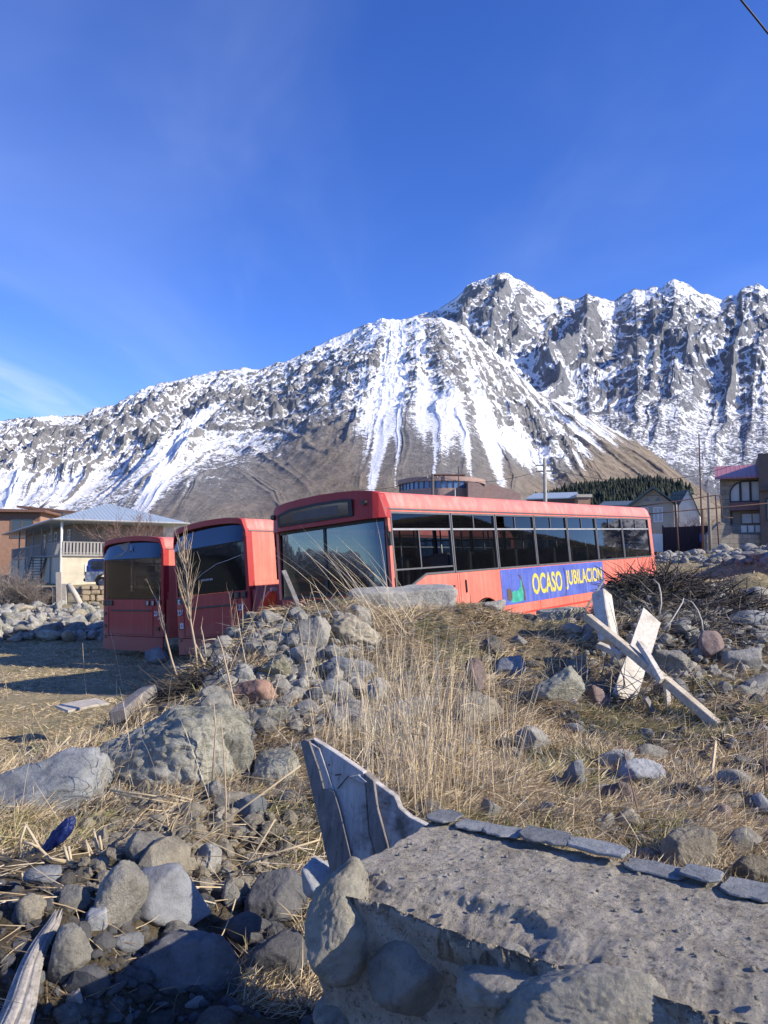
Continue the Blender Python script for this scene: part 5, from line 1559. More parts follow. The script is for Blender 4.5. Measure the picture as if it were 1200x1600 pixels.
# --- lower left
o = rock(265, 1190, 268, 176, 'green', 'huge cracked green-grey boulder with layered top, left of the broken plank panel', d=4.25, sub=6, planes=26, k=20, rough=.062, strata=.0, deep=.8, name='boulder', ang=-.10)
rock(245, 1258, 190, 120, 'green', 'lower green-grey block carrying the huge cracked boulder', d=4.15, sub=5, planes=16, k=18, rough=.055, deep=.8, name='boulder')
rock(352, 1195, 92, 110, 'green', 'rough green-grey block against the right side of the huge cracked boulder', d=4.25, sub=5, planes=12, k=18, rough=.06)
rock(38, 1262, 290, 175, 'slate', 'long tilted blue-grey slab at the left edge, half in shade', d=3.9, ang=.42, sub=5, planes=12, k=22, rough=.07, strata=.04, name='boulder', deep=.9)
rock(262, 1402, 134, 92, 'blue', 'smooth pale blue-grey stone, largest of the rounded ones above the dark boulder', ang=.12, sub=5, planes=10, k=8, rough=.02)
rock(186, 1406, 80, 112, 'grey', 'upright angular grey stone leaning on the smooth blue-grey stone', ang=-.5, sub=5, planes=9, k=14, rough=.03)
rock(231, 1338, 72, 72, 'grey', 'pointed pale grey stone below the huge cracked boulder', ang=.3, sub=5, planes=7, k=20, rough=.04)
rock(258, 1548, 240, 160, 'dark', 'big dark rounded boulder at the bottom, left of the mortared wall', d=2.35, sub=6, planes=11, k=10, rough=.03, ang=.2, name='boulder', deep=.7)
rock(108, 1490, 62, 84, 'grey', 'grey block beside the weathered timber, partly sunlit', sub=5, planes=8, k=16, rough=.03, ang=-.2)
rock(432, 1405, 96, 88, 'dark', 'dark block in shade, uppermost beside the end of the mortared wall', sub=5, planes=9, k=14, rough=.04, ang=.4)
rock(436, 1492, 92, 70, 'dark', 'dark round stone in shade against the base of the mortared wall', sub=5, planes=8, k=8, rough=.03)
rock(388, 1456, 76, 56, 'dark', 'dark rounded stone below the dark block, left of it', sub=4, planes=8, k=8, rough=.03)
rock(282, 1460, 66, 40, 'grey', 'small flat grey stone under the smooth blue-grey stone', planes=8, k=16)
rock(322, 1342, 46, 44, 'pale', 'small pale stone above the smooth blue-grey stone', planes=9)
rock(362, 1402, 32, 44, 'grey', 'small grey stone between the smooth blue-grey stone and the dark block', planes=9)
rock(48, 1424, 38, 50, 'tan', 'small tan stone near the left edge above the timber', planes=8)
rock(115, 1406, 50, 44, 'grey', 'small sunlit grey stone left of the upright angular stone', planes=8, k=18)
rock(152, 1436, 34, 42, 'blue', 'small blue-grey stone at the foot of the upright angular stone', planes=8)
rock(118, 1562, 28, 30, 'pale', 'small pale blue-grey stone low between timber and dark boulder', planes=8)
rock(70, 1368, 60, 30, 'slate', 'flat slate piece in shade near the left edge', planes=9)
rock(500, 1372, 56, 60, 'blue', 'smooth blue stone peeping out behind the end of the mortared wall', d=2.55, sub=5, planes=9, k=8, rough=.02)
rock(200, 1475, 46, 34, 'slate', 'shaded slate stone under the upright angular stone', planes=9)
rock(338, 1240, 40, 40, 'grey', 'small grey stone below the right end of the huge cracked boulder', planes=9)
rock(392, 1262, 50, 40, 'slate', 'shaded flat stone between the huge boulder and the plank panel', planes=9)
rock(432, 1202, 72, 66, 'green', 'square green-grey block just left of the broken plank panel', sub=5, planes=8, k=20, rough=.05, ang=.15, strata=.03)
rock(380, 1298, 44, 24, 'pale', 'pale chip of stone left of the foot of the plank panel', planes=9)
rock(350, 1330, 30, 22, 'tan', 'little tan stone lying in the twigs above the blue-grey stones', planes=9)
# --- mound, left shoulder
rock(484, 992, 66, 58, 'grey', 'pitted grey stone on the crest in front of the windscreen of the front bus', sub=5, planes=9, k=14, rough=.06, ang=.2)
rock(470, 968, 26, 26, 'grey', 'small upright stone just behind the pitted grey crest stone', planes=8)
rock(556, 988, 84, 62, 'tan', 'crumbling brown-grey stone right of the pitted crest stone', sub=5, planes=14, k=12, rough=.12)
rock(562, 962, 36, 34, 'grey', 'grey round-topped stone below the concrete slab', planes=9)
rock(425, 968, 38, 28, 'grey', 'small rounded stone on the crest under the orange-red container', planes=8, k=8)
rock(430, 1046, 52, 50, 'yellow', 'yellowish crusted stone on the left shoulder of the mound', sub=5, planes=9, k=12, rough=.06)
rock(380, 1060, 42, 46, 'pale', 'lumpy whitish stone left of the yellowish stone', planes=12, k=12, rough=.14)
rock(396, 1086, 72, 48, 'brick', 'rust-red block below the yellowish stone', sub=5, planes=8, k=22, rough=.03, ang=.15)
rock(452, 1082, 40, 30, 'grey', 'rubbly grey stone right of the rust-red block', planes=12, rough=.12)
rock(412, 1122, 74, 38, 'green', 'flat green-grey stone below the rust-red block', planes=12, k=18, rough=.08, ang=.3)
rock(380, 1146, 46, 30, 'slate', 'slaty stone at the top right of the huge boulder', planes=10)
rock(542, 1048, 88, 46, 'slate', 'flat blue slate slab in the middle of the mound', sub=5, planes=12, k=20, rough=.06, strata=.05, ang=.12)
rock(508, 1080, 74, 40, 'slate', 'darker slate slab just below the flat blue slab', sub=5, planes=10, k=20, rough=.06, strata=.05, ang=.35)
rock(622, 1112, 120, 46, 'pale', 'long pale slab slanting down behind the tall dry grass', sub=5, planes=9, k=22, rough=.04, ang=.95)
rock(590, 1080, 40, 44, 'grey', 'grey stone at the upper end of the long pale slab', planes=9)
rock(743, 1058, 34, 60, 'red', 'narrow upright pinkish stone above the brown-grey stone', planes=8, k=16, ang=.15)
rock(750, 1112, 72, 62, 'tan', 'brown-grey triangular stone in the middle of the slope', sub=5, planes=8, k=16, rough=.07)
rock(793, 1042, 56, 36, 'slate', 'bluish flat stone up the slope under the banner of the front bus', planes=9, ang=.6)
rock(350, 1038, 34, 34, 'grey', 'grey stone at the left foot of the mound', planes=10, rough=.1)
rock(388, 1018, 34, 22, 'slate', 'shaded slate stone on the left shoulder of the mound', planes=10)
rock(368, 990, 26, 18, 'grey', 'little pale stone high on the left shoulder of the mound', planes=8)
rock(404, 998, 24, 20, 'pale', 'little white stone below the rounded crest stone', planes=8)
rock(335, 1070, 40, 30, 'dark', 'dark stone among the twigs at the foot of the mound', planes=9)
rock(246, 1024, 36, 26, 'slate', 'slate-coloured stone on the ground below the corner of the farthest bus', d=16.5, planes=8, k=16)
rock(285, 1046, 26, 12, 'slate', 'flat slate stone on the shaded ground behind the middle bus', d=13.5, planes=8)
# --- slope, right half
rock(872, 1074, 88, 66, 'green', 'large greenish-grey stone left of the crossed white boards', sub=5, planes=10, k=14, rough=.05, ang=.75)
rock(900, 1052, 30, 34, 'tan', 'tan stone tucked behind the large greenish-grey stone', planes=8)
rock(936, 1094, 40, 46, 'red', 'round reddish stone left of the wide white board', planes=8, k=8)
rock(832, 1160, 54, 50, 'grey', 'smooth grey stone alone in the grass below the large greenish one', sub=5, planes=9, k=10, rough=.03, ang=.3)
rock(895, 1214, 34, 54, 'slate', 'narrow upright slate-grey stone in the middle of the right slope', planes=7, k=14, ang=-.35)
rock(1000, 1210, 74, 48, 'blue', 'bluish angular stone with white veins on the right slope', sub=5, planes=9, k=16, ang=.2)
rock(962, 1186, 60, 30, 'pale', 'pale flat stone left of the bluish angular stone', planes=9, ang=.4)
rock(1020, 1178, 48, 30, 'grey', 'grey stone above the bluish angular stone', planes=8, k=10, ang=.5)
rock(966, 1246, 52, 46, 'red', 'reddish round stone below the bluish angular stone', sub=5, planes=9, k=9)
rock(956, 1222, 30, 18, 'slate', 'small slate stone on top of the reddish round stone', planes=9)
rock(984, 1280, 48, 34, 'tan', 'pale tan stone under the reddish round stone', planes=9, k=12)
rock(1140, 1217, 62, 30, 'grey', 'long rounded grey stone near the right edge', planes=9, k=8, ang=.3)
rock(1080, 1334, 92, 80, 'tan', 'big tan-grey stone behind the slates of the wall at the right', sub=5, planes=11, k=13, rough=.06, ang=.3)
rock(1162, 1315, 60, 40, 'grey', 'smooth grey stone right of the big tan-grey stone', sub=5, planes=9, k=8, rough=.02, ang=.25)
rock(1125, 1272, 40, 30, 'red', 'small reddish stone above the smooth grey stone', planes=9)
rock(1180, 1366, 60, 54, 'tan', 'yellowish stone at the right edge just above the wall', sub=5, planes=9, k=14)
rock(1192, 1254, 34, 30, 'blue', 'bluish stone cut by the right edge of the view', planes=8, k=8)
rock(1140, 1252, 40, 22, 'tan', 'flat tan stone between the long rounded stone and the small reddish one', planes=8)
rock(768, 1268, 36, 40, 'grey', 'grey stone in the grass just behind the middle of the wall', planes=9)
rock(1112, 1010, 42, 50, 'red', 'egg-shaped brown stone below the dark brush heap', sub=5, planes=8, k=8, rough=.02)
rock(1048, 1038, 66, 46, 'grey', 'grey stone behind the wide white board', sub=5, planes=11, k=13, rough=.08)
rock(1160, 1032, 60, 40, 'pale', 'pale broken stone slab right of the egg-shaped stone', planes=10, k=18, ang=.5)
rock(1178, 1068, 66, 34, 'pale', 'second pale slab, lower and nearer the right edge', planes=10, k=18, ang=.4)
rock(1172, 968, 70, 30, 'slate', 'shaded bluish stone at the right edge beyond the brush heap', planes=9)
rock(1130, 924, 32, 20, 'tan', 'rounded tan stone on the rise right of the brush heap', planes=8, k=8)
rock(1108, 918, 22, 20, 'grey', 'small square grey stone left of the rounded tan stone', planes=8)
rock(1185, 925, 30, 16, 'grey', 'grey stone on the rise at the right edge', planes=8)
rock(810, 1002, 28, 20, 'pale', 'small pale stone high on the slope under the wheel arch of the front bus', planes=8)
rock(1010, 1150, 26, 24, 'dark', 'dark stone under the long white beam', planes=8)
rock(880, 962, 58, 26, 'slate', 'dark flat block lying against the skirt of the front bus', planes=8, k=20)
rock(770, 948, 40, 22, 'grey', 'weathered stone under the front wheel arch of the front bus', planes=10, rough=.1)
rock(1160, 1190, 26, 16, 'grey', 'small grey stone above the long rounded stone', planes=8)
rock(700, 1175, 26, 20, 'tan', 'small tan stone half hidden in the tall dry grass', planes=8)
rock(858, 1262, 26, 18, 'slate', 'small slate piece between the narrow upright stone and the wall', planes=8)

# --- strewn small stones, rubble piles
_lib = {}
def small_rock(kind, seed):
    key = (kind, seed)
    if key not in _lib:
        p, f = rock_verts(900 + seed, 3, 9, [8, 14, 18][seed % 3], .06)
        _lib[key] = np_mesh('stone', p, f, True); _lib[key].materials.append(ROCKM[kind])
    return _lib[key]
def strew(n, region, kinds, s0, s1, label, group, rs, rot=.5, stack=0):
    for i in range(n):
        px, py = region(rs)
        p = hit(px, py)
        s = rs.uniform(s0, s1) * (1 + .6 * (rs.random() ** 3))
        o = bpy.data.objects.new('stone', small_rock(rs.choice(kinds), rs.randint(0, 5))); col.objects.link(o)
        sc = (s * rs.uniform(.8, 1.3), s * rs.uniform(.8, 1.2), s * rs.uniform(.5, .85))
        o.scale = sc
        o.location = (p.x, p.y, G(p.x, p.y) + -sc[2] * .15 + (rs.random() * stack))
        o.rotation_euler = (rs.uniform(-rot, rot), rs.uniform(-rot, rot), rs.uniform(0, 6.28))
        tag(o, label, 'stone', group)
rs = random.Random(21)
strew(26, lambda r: (r.uniform(400, 950), r.uniform(1010, 1290)), ['grey', 'tan', 'slate', 'green', 'pale'], .03, .07, 'small stone half sunk in the dry grass of the middle slope', 'small stones in the grass of the middle slope', rs)
strew(24, lambda r: (r.uniform(950, 1200), r.uniform(1090, 1370)), ['grey', 'tan', 'red', 'blue', 'pale'], .025, .06, 'small stone half sunk in the grass of the right slope', 'small stones in the grass of the right slope', rs)
strew(18, lambda r: (r.uniform(0, 480), r.uniform(1290, 1590)), ['grey', 'dark', 'slate', 'tan', 'pale'], .012, .035, 'small stone in the shaded rubble of the lower left', 'small stones in the lower left rubble', rs)
strew(18, lambda r: (r.uniform(300, 480), r.uniform(1000, 1180)), ['grey', 'tan', 'slate', 'pale', 'green'], .04, .10, 'small broken stone on the left shoulder of the mound', 'small stones on the left shoulder of the mound', rs)
strew(24, lambda r: (r.uniform(1030, 1200), 858 + 14 * r.random() ** .8 + (r.random() * 14)), ['grey', 'slate', 'tan', 'dark'], .07, .17, 'stone in the scattered band below the stone house', 'stones scattered on the pasture below the houses', rs)
strew(18, lambda r: (r.uniform(1070, 1200), r.uniform(918, 1010)), ['grey', 'slate', 'tan', 'pale'], .05, .13, 'stone on the rise right of the brush heap', 'stones on the rise right of the brush heap', rs)
def pile(r):
    px = r.uniform(-20, 168); t = r.random(); return px, 952 + 52 * t ** .8 - (max(0, px - 120) * .35 * t)
# the unnumbered smaller rubble
def rubble(name, label, pts, sizes, mat, sq=.7):
    v0, f0 = ico(2); n = len(pts); N0 = len(v0); r_ = np.random.RandomState(len(pts))
    V_ = np.repeat(v0[None], n, 0)
    nr = r_.normal(size=(n, 6, 3)); nr /= np.linalg.norm(nr, axis=2)[:, :, None]; of = r_.uniform(.55, 1, (n, 6))
    d = np.einsum('nvk,npk->nvp', V_, nr); inv = np.maximum(d, 1e-3) / of[:, None, :]
    rad = 1 / (np.sum(inv ** 14, 2) + .02) ** (1 / 14.)
    V_ = V_ * np.minimum(rad, 1.3)[:, :, None] * r_.uniform(.65, 1.25, (n, 1, 3)) * np.array([1, 1, sq]) * sizes[:, None, None]
    V_ = V_ + pts[:, None, :]
    Fq = f0[None] + (np.arange(n) * N0)[:, None, None]
    o = link(name, np_mesh(name, V_.reshape(-1, 3), Fq.reshape(-1, 3), False), mat); tag(o, label, 'rubble', kind='stuff'); return o
def polar_pts(n, a0, a1, r0, r1, seed, keep=None):
    r_ = np.random.RandomState(seed); a = np.radians(r_.uniform(a0, a1, n)); rr_ = np.exp(r_.uniform(math.log(r0), math.log(r1), n))
    x, y = np.sin(a) * rr_, np.cos(a) * rr_
    if keep is not None:
        m_ = keep(x, y, r_); x, y = x[m_], y[m_]
    return np.stack([x, y, g_np(x, y)], 1)
pp = polar_pts(5200, -30, 36, 2.0, 11, 5, lambda x, y, r_: (bankness(x, y) > .6) & (fbm(x * 1.3, y * 1.3, oct=3, seed=71) + r_.uniform(-.25, .25, len(x)) > .02))
rubble('rubble', 'fine broken stone and clods littering the bank', pp, np.random.RandomState(4).gamma(2.0, .0032, len(pp)) * (pp[:, 1]) ** .8 + .004, rockmat('rubble_grey_stone', [(.3, (.10, .095, .085)), (.5, (.20, .185, .16)), (.72, (.33, .31, .27))], None, 1, 6))
def hits(n, x0, x1, y0, y1, seed, lift=.05):
    r_ = np.random.RandomState(seed); q = []
    for i in range(n):
        p = hit(r_.uniform(x0, x1), r_.uniform(y0, y1)); q.append((p.x, p.y, p.z + r_.rand() * lift))
    return np.array(q)
q = hits(620, 320, 580, 965, 1150, 13); rubble('rubble', 'broken angular stone packed on the left shoulder of the mound', q, np.random.RandomState(1).gamma(3, .013, len(q)) + .01, ROCKM['grey'], .8)
q = hits(520, 130, 480, 1230, 1400, 14, .03); rubble('rubble', 'broken stone between the huge boulder and the plank panel', q, np.random.RandomState(2).gamma(3, .006, len(q)) + .006, ROCKM['tan'], .8)
q = hits(300, 0, 490, 1370, 1600, 15, .01); rubble('rubble', 'dark broken stone filling the lower left corner', q, np.random.RandomState(3).gamma(2, .005, len(q)) + .004, ROCKM['dark'], .8)
q = hits(420, 880, 1200, 940, 1100, 16, .04); rubble('rubble', 'broken stone on the right shoulder of the mound', q, np.random.RandomState(4).gamma(3, .010, len(q)) + .01, ROCKM['grey'], .8)
q = hits(380, 560, 1200, 1090, 1350, 17, .02); rubble('rubble', 'chips of stone in the grass of the right slope', q, np.random.RandomState(5).gamma(3, .006, len(q)) + .006, ROCKM['pale'], .8)
r_ = np.random.RandomState(3); q = []
for i in range(900):
    p = hit(r_.uniform(-40, 170), 951 + 50 * r_.rand() ** .8); q.append((p.x, p.y, p.z + r_.rand() * .25))
for i in range(420):
    p = hit(r_.uniform(1025, 1215), 853 + 26 * r_.rand()); q.append((p.x, p.y, p.z))
q = np.array(q); rubble('rubble', 'grey rubble between the larger stones of the far piles', q, r_.gamma(3, .035, len(q)), ROCKM['grey'])
strew(68, pile, ['grey', 'pale', 'green', 'grey', 'tan'], .10, .25, 'grey field stone in the rubble pile left of the farthest bus', 'rubble pile left of the buses', rs, 1.2, .35)

# ================================================================== THE MORTARED WALL IN FRONT
HW = -.70
def wp(px, py, z=HW): p = atz(px, py, z); return Vector((p.x, p.y, z))
A0 = wp(538, 1372); A1 = wp(690, 1282)              # left end: front and back corner
Dv = (wp(1200, 1400) - A1); Dv.z = 0; Dv.normalize()
Nv = Vector((-Dv.y, Dv.x, 0));                        # towards the back (away from viewer)
if Nv.y < 0: Nv = -Nv
WALLW = .50
O0 = A1 - Nv * WALLW
LW = 3.2
mortar = N('gritty_grey_mortar')
v1 = mortar.mapping()
c = mortar.ramp(mortar.noise(9, 9, .75, v1), [(.3, (.28, .25, .20)), (.5, (.49, .445, .36)), (.7, (.64, .59, .49))])
pits = mortar.ramp(mortar.noise(55, 6, .7, v1), [(.34, .35), (.46, 1)])
c = mortar.mix(1.0, c, pits, 'MULTIPLY')
grit = mortar.ramp(mortar.voro(95, 'F1', v1), [(.10, 1), (.24, 0)])
gcol = mortar.mix(mortar.ramp(mortar.noise(60, 3), [(.42, 0), (.58, 1)]), (.07, .065, .06), (.66, .62, .54))
c = mortar.mix(mortar.math('MULTIPLY', grit, .75), c, gcol)
lime = mortar.ramp(mortar.noise(3.2, 7, .7, v1), [(.60, 0), (.74, .45)])
c = mortar.mix(lime, c, (.42, .42, .40))
b = mortar.bump(mortar.noise(85, 10, .9, v1), 1.0, .012)
b = mortar.bump(mortar.ramp(mortar.voro(120, 'F1', v1), [(.05, 1), (.4, 0)]), .8, .004, b)
b = mortar.bump(mortar.ramp(mortar.noise(26, 8, .8, v1), [(.36, 0), (.44, 1)]), .8, .006, b)
b = mortar.bump(mortar.noise(14, 9, .8, v1), .7, .016, b)
mortar.fin(c, .95, b, spec=.2)
WR = empty('mortared_wall', (O0.x, O0.y, HW), math.atan2(Dv.y, Dv.x))
tag(WR, 'low mortared fieldstone wall with rough gritty top and slate edge, in the foreground', 'stone wall')
# body: a sweep of the wall outline with every face displaced (local x along, y to the back, z up)
nu, = (520,)
prof = []
for t in np.linspace(-.95, 0, 90): prof.append((0.0, t))
for t in np.linspace(0, 1, 120)[1:]: prof.append((t * WALLW, 0.0))
for t in np.linspace(0, -.95, 30)[1:]: prof.append((WALLW, t))
prof = np.array(prof); us = np.concatenate([np.linspace(0, 1.5, 420), np.linspace(1.52, LW, 100)])
U, Pi = np.meshgrid(us, np.arange(len(prof)), indexing='ij')
Yl = prof[Pi, 0]; Zl = prof[Pi, 1]
Xl = U.copy()
# round the corners, sag and chip the front edge
front = np.exp(-((Yl / .06) ** 2)) * np.exp(-((Zl / .06) ** 2))
chip = fbm(U * 7, U * 0, oct=5, seed=4)
ledge = .045 * np.clip(fbm(U * 3.1 + 2, U * 0 + 8, oct=4, seed=14) + .25, 0, 1)
top = (Zl > -.001)
near = np.clip(1 - Yl / .16, 0, 1)
ek = sstep(0, .12, U)
Zl = Zl - top * (near ** 2) * (.05 + .035 * chip * ek) - top * sstep(.02, .0, Yl - .09 - .05 * chip) * ledge * ek
Zl = Zl + top * (fbm(Xl * 5, Yl * 5, oct=5, seed=31) * .007 + fbm(Xl * 30, Yl * 30, oct=4, seed=32, gain=.65) * .0045 + (ridged(Xl * 22, Yl * 22, oct=3, seed=35) - .4) * .003)
side = (Yl < .001)
# the plaster line: top mortar overhangs, joints below are set back
over = .016 * sstep(-.16, -.10, Zl + .03 * fbm(U * 4, U * 0 + 3, oct=4, seed=12))
Yl = Yl - side * (over + fbm(Xl * 6, Zl * 6, oct=5, seed=33) * .028 + fbm(Xl * 30, Zl * 30, oct=4, seed=34) * .006)
Yl = Yl + (prof[Pi, 0] > WALLW - .001) * fbm(Xl * 4, Zl * 4, oct=3, seed=37) * .02
# left end leans in and is ragged
endf = np.exp(-U / .05)
Xl = Xl + endf * (fbm(Yl * 7, Zl * 7, oct=4, seed=36) * .03)
n, mm = U.shape; idx = np.arange(n * mm).reshape(n, mm)
fc = np.stack([idx[:-1, :-1], idx[1:, :-1], idx[1:, 1:], idx[:-1, 1:]], -1).reshape(-1, 4)
# end cap: grid between front and back profile at u=0
ce = []
vs = np.stack([Xl, Yl, Zl], -1).reshape(-1, 3)
wb = link('core', np_mesh('core', vs, fc, True), mortar.m, WR)
cy = np.linspace(0, 1, 60); cz = np.linspace(-.95, 0, 90)
CY, CZ_ = np.meshgrid(cy, cz, indexing='ij')
zt = np.interp(CY[:, -1] * WALLW, np.sort(Yl[0, 90:209]), Zl[0, 90:209][np.argsort(Yl[0, 90:209])])
CZZ = np.where(np.arange(90)[None, :] == 89, zt[:, None], CZ_ * 1.0); CZZ = np.minimum(CZZ, zt[:, None])
bul = np.sin(np.clip(CY, 0, 1) * PI) ** .6
CX = -.03 * bul + bul * (fbm(CY * 4, CZ_ * 7, oct=5, seed=38) * .04) + .01 - .03 * (1 - bul) * 0
CYY = CY * WALLW
# pin the border of the cap to the sweep
CYY[0, :] = Yl[0, :90]; CX[0, :] = Xl[0, :90]; CZZ[0, :] = Zl[0, :90]
CX[:, -1] = np.interp(CYY[:, -1], np.sort(Yl[0, 90:209]), Xl[0, 90:209][np.argsort(Yl[0, 90:209])])
n, mm = CY.shape; idx = np.arange(n * mm).reshape(n, mm)
fc = np.stack([idx[:-1, :-1], idx[:-1, 1:], idx[1:, 1:], idx[1:, :-1]], -1).reshape(-1, 4)
link('end_face', np_mesh('end_face', np.stack([CX, CYY, CZZ], -1).reshape(-1, 3), fc, True), mortar.m, WR)
WRi = (Matrix.Translation(WR.location) @ Matrix.Rotation(WR.rotation_euler[2], 4, 'Z')).inverted()
def hit_front(px, py):
    """local point of the front face seen through a pixel"""
    r = ray(px, py); o_ = WRi @ Vector((0, 0, 0)); d_ = (WRi.to_3x3() @ r)
    t = (-o_.y) / d_.y; return o_ + d_ * t
def wall_stone(px, py, w, h, mat, seed, out=.05, ang=0, end=False, sub=5, k=9, label=None):
    p = hit_front(px, py) if not end else None
    if end:
        q = atz(px, py, -1.0)
        r = ray(px, py); o_ = WRi @ Vector((0, 0, 0)); d_ = (WRi.to_3x3() @ r); t = (0 - o_.x) / d_.x; p = o_ + d_ * t
    world_p = WRi.inverted() @ p; dist = world_p.y
    # foreshortening of the front face
    nrm_w = Nv if not end else Dv
    vd = ray(px, py).normalized(); fs_ = max(.45, abs(vd.dot(nrm_w)))
    ww = w / F * dist * .47 / fs_; hh = h / F * dist * .46
    vtx, f = rock_verts(seed, sub, 10, k, .035)
    ca, sa = math.cos(ang), math.sin(ang)
    vtx = vtx * np.array([ww, .10, hh]) if not end else vtx * np.array([.10, ww, hh])
    if not end: vtx = vtx @ np.array([[ca, 0, sa], [0, 1, 0], [-sa, 0, ca]])
    me = np_mesh('fieldstone', vtx, f, True); o = link('fieldstone', me, mat, WR)
    o.location = p + (Vector((0, -out + .085, -.035)) if not end else Vector((-out + .06, 0, 0)))
    return o
fs_m = rockmat('wall_fieldstone', [(.3, (.30, .275, .215)), (.5, (.47, .435, .345)), (.72, (.60, .565, .46))], (.50, .47, .36), .8, 1.6)
fs_g = rockmat('wall_fieldstone_grey', [(.3, (.20, .19, .16)), (.5, (.34, .32, .27)), (.72, (.46, .435, .37))], (.40, .37, .28), .8, 1.6)
wall_stone(540, 1410, 60, 165, fs_m, 501, .075, end=False, ang=.0)
wall_stone(648, 1482, 100, 165, fs_g, 502, .05, ang=-.5)
wall_stone(790, 1502, 120, 80, fs_g, 503, .05, ang=.35)
wall_stone(932, 1552, 225, 122, fs_m, 504, .11, ang=.30, sub=6)
wall_stone(530, 1590, 90, 100, fs_g, 506, .05)
wall_stone(720, 1610, 110, 90, fs_m, 507, .04)
wall_stone(1120, 1640, 170, 90, fs_g, 508, .04, ang=.3)
# slates bedded along the back edge
rs = random.Random(8); u = -.03
slm = ROCKM['slate']
while u < LW:
    L = rs.uniform(.07, .17); wd = rs.uniform(.07, .11)
    ns = 9; pts = []
    for i in range(ns * 2):
        t = i / (ns * 2) * 2 * PI
        cx_, cy_ = math.cos(t), math.sin(t)
        q = (abs(cx_) ** 4 + abs(cy_) ** 4) ** -.25
        pts.append((u + L / 2 + cx_ * q * L / 2 * rs.uniform(.88, 1.04), WALLW - .01 + cy_ * q * wd / 2 * rs.uniform(.75, 1.1)))
    mb = MB(); mb.prism(pts, 'z', 0, rs.uniform(.005, .010))
    o = mb.build('slate', slm, WR, bevel=.0025, seg=1); o.location = (0, 0, .007 + rs.uniform(0, .006)); o.rotation_euler = (rs.uniform(-.03, .03), rs.uniform(-.012, .012), 0)
    u += L * rs.uniform(.86, .96)
# loose grit on top of the wall
mb = MB(); rs = random.Random(18); gv = []; gf = []
v0, f0 = ico(1)
for i in range(600):
    x = rs.uniform(.0, 1.6); y = rs.uniform(.04, WALLW - .05); s = .001 + .0055 * rs.random() ** 5
    b0 = len(gv)
    for q in v0: gv.append((x + q[0] * s * rs.uniform(.8, 1.3), y + q[1] * s * rs.uniform(.8, 1.3), .002 + q[2] * s * .8))
    gf += [tuple(int(t) + b0 for t in q) for q in f0]
gzz = np.array(gv)
o = link('grit', np_mesh('grit', gzz, np.array(gf), True), fs_g, WR); o['kind'] = 'stuff'
# ================================================================== WOOD AND LITTER
def woodmat(name, c1, c2, stain, grain=(22, 22, 2.2), rot=(0, 0, 0), amt=.5):
    m = N(name); v = m.mapping(grain, rot=rot)
    g = m.ramp(m.noise(1.6, 8, .7, v, .4), [(.3, 0), (.7, 1)])
    c = m.mix(g, c1, c2)
    s_ = m.ramp(m.noise(5, 7, .7), [(.5, 0), (.62, 1)]); c = m.mix(m.math('MULTIPLY', s_, amt), c, stain)
    cr = m.ramp(m.noise(3.2, 6, .75, v, .2), [(.34, 1), (.42, 0)]); c = m.mix(m.math('MULTIPLY', cr, .6), c, tuple(x * .25 for x in c1))
    b = m.bump(m.noise(2.2, 8, .75, v, .3), .8, .006); b = m.bump(m.noise(60, 5), .3, .003, b)
    return m.fin(c, .85, b, spec=.2)
M['white_board'] = woodmat('sun_bleached_whitewashed_board', (.44, .41, .35), (.64, .60, .52), (.27, .22, .16), (14, 14, 14), amt=.6)
M['beam'] = woodmat('bleached_beam', (.37, .32, .24), (.56, .50, .39), (.24, .18, .12), (12, 12, 12), amt=.5)
M['plank_white'] = woodmat('peeling_white_paint_on_plank', (.30, .285, .27), (.50, .48, .455), (.10, .075, .06), (20, 20, 4), amt=.85)
M['plank_brown'] = woodmat('stained_brown_plank', (.12, .108, .10), (.24, .22, .20), (.42, .405, .39), (22, 22, 3), amt=.35)
M['timber'] = woodmat('silvery_weathered_timber', (.20, .185, .165), (.46, .43, .39), (.12, .10, .085), (24, 24, 24), amt=.3)
M['nail'] = simple('rusty_nail', (.03, .022, .02), .7)

# broken plank panel leaning up behind the end of the wall
PO = at(565, 1270, 2.50); PN = Vector((-.42, -.88, .12)).normalized()
def onp(px, py, off=0):
    r = ray(px, py); o_ = PO + PN * off; return r * (o_.dot(PN) / r.dot(PN))
PNL = empty('plank_panel', onp(540, 1372)); tag(PNL, 'broken panel of peeling white planks standing up behind the end of the wall', 'panel')
rs = random.Random(3)
def plank(outline, mat, off, th, name='plank'):
    fr = [onp(x, y, off) - PNL.location for x, y in outline]; bk = [p - PN * th for p in fr]
    n = len(fr); mb = MB(); mb.add(fr + bk, [tuple(range(n)), tuple(reversed(range(n, 2 * n)))] + [(i, i + n, (i + 1) % n + n, (i + 1) % n) for i in range(n)])
    return mb.build(name, mat, PNL, bevel=.0025, seg=1)
plank([(469, 1159), (476, 1155), (483, 1158), (498, 1200), (521, 1290), (541, 1390), (522, 1392)], M['plank_brown'], .006, .05)
plank([(484, 1160), (499, 1169), (514, 1212), (530, 1262), (556, 1390), (542, 1390), (522, 1290), (499, 1200)], M['plank_white'], .0, .035)
plank([(488, 1153), (520, 1173), (568, 1206), (571, 1230), (576, 1300), (590, 1350), (600, 1390), (557, 1390), (531, 1262), (515, 1212), (500, 1169)], M['plank_white'], -.004, .03)
plank([(569, 1207), (584, 1220), (590, 1262), (606, 1320), (618, 1390), (601, 1390), (591, 1350), (577, 1300), (572, 1230)], M['plank_brown'], .004, .04)
plank([(585, 1221), (600, 1232), (617, 1244), (624, 1262), (640, 1276), (668, 1290), (660, 1390), (619, 1390), (607, 1320), (591, 1262)], M['plank_white'], -.006, .03)
plank([(503, 1236), (512, 1232), (522, 1236), (531, 1266), (561, 1392), (541, 1392)], M['plank_brown'], .010, .010, 'slat')
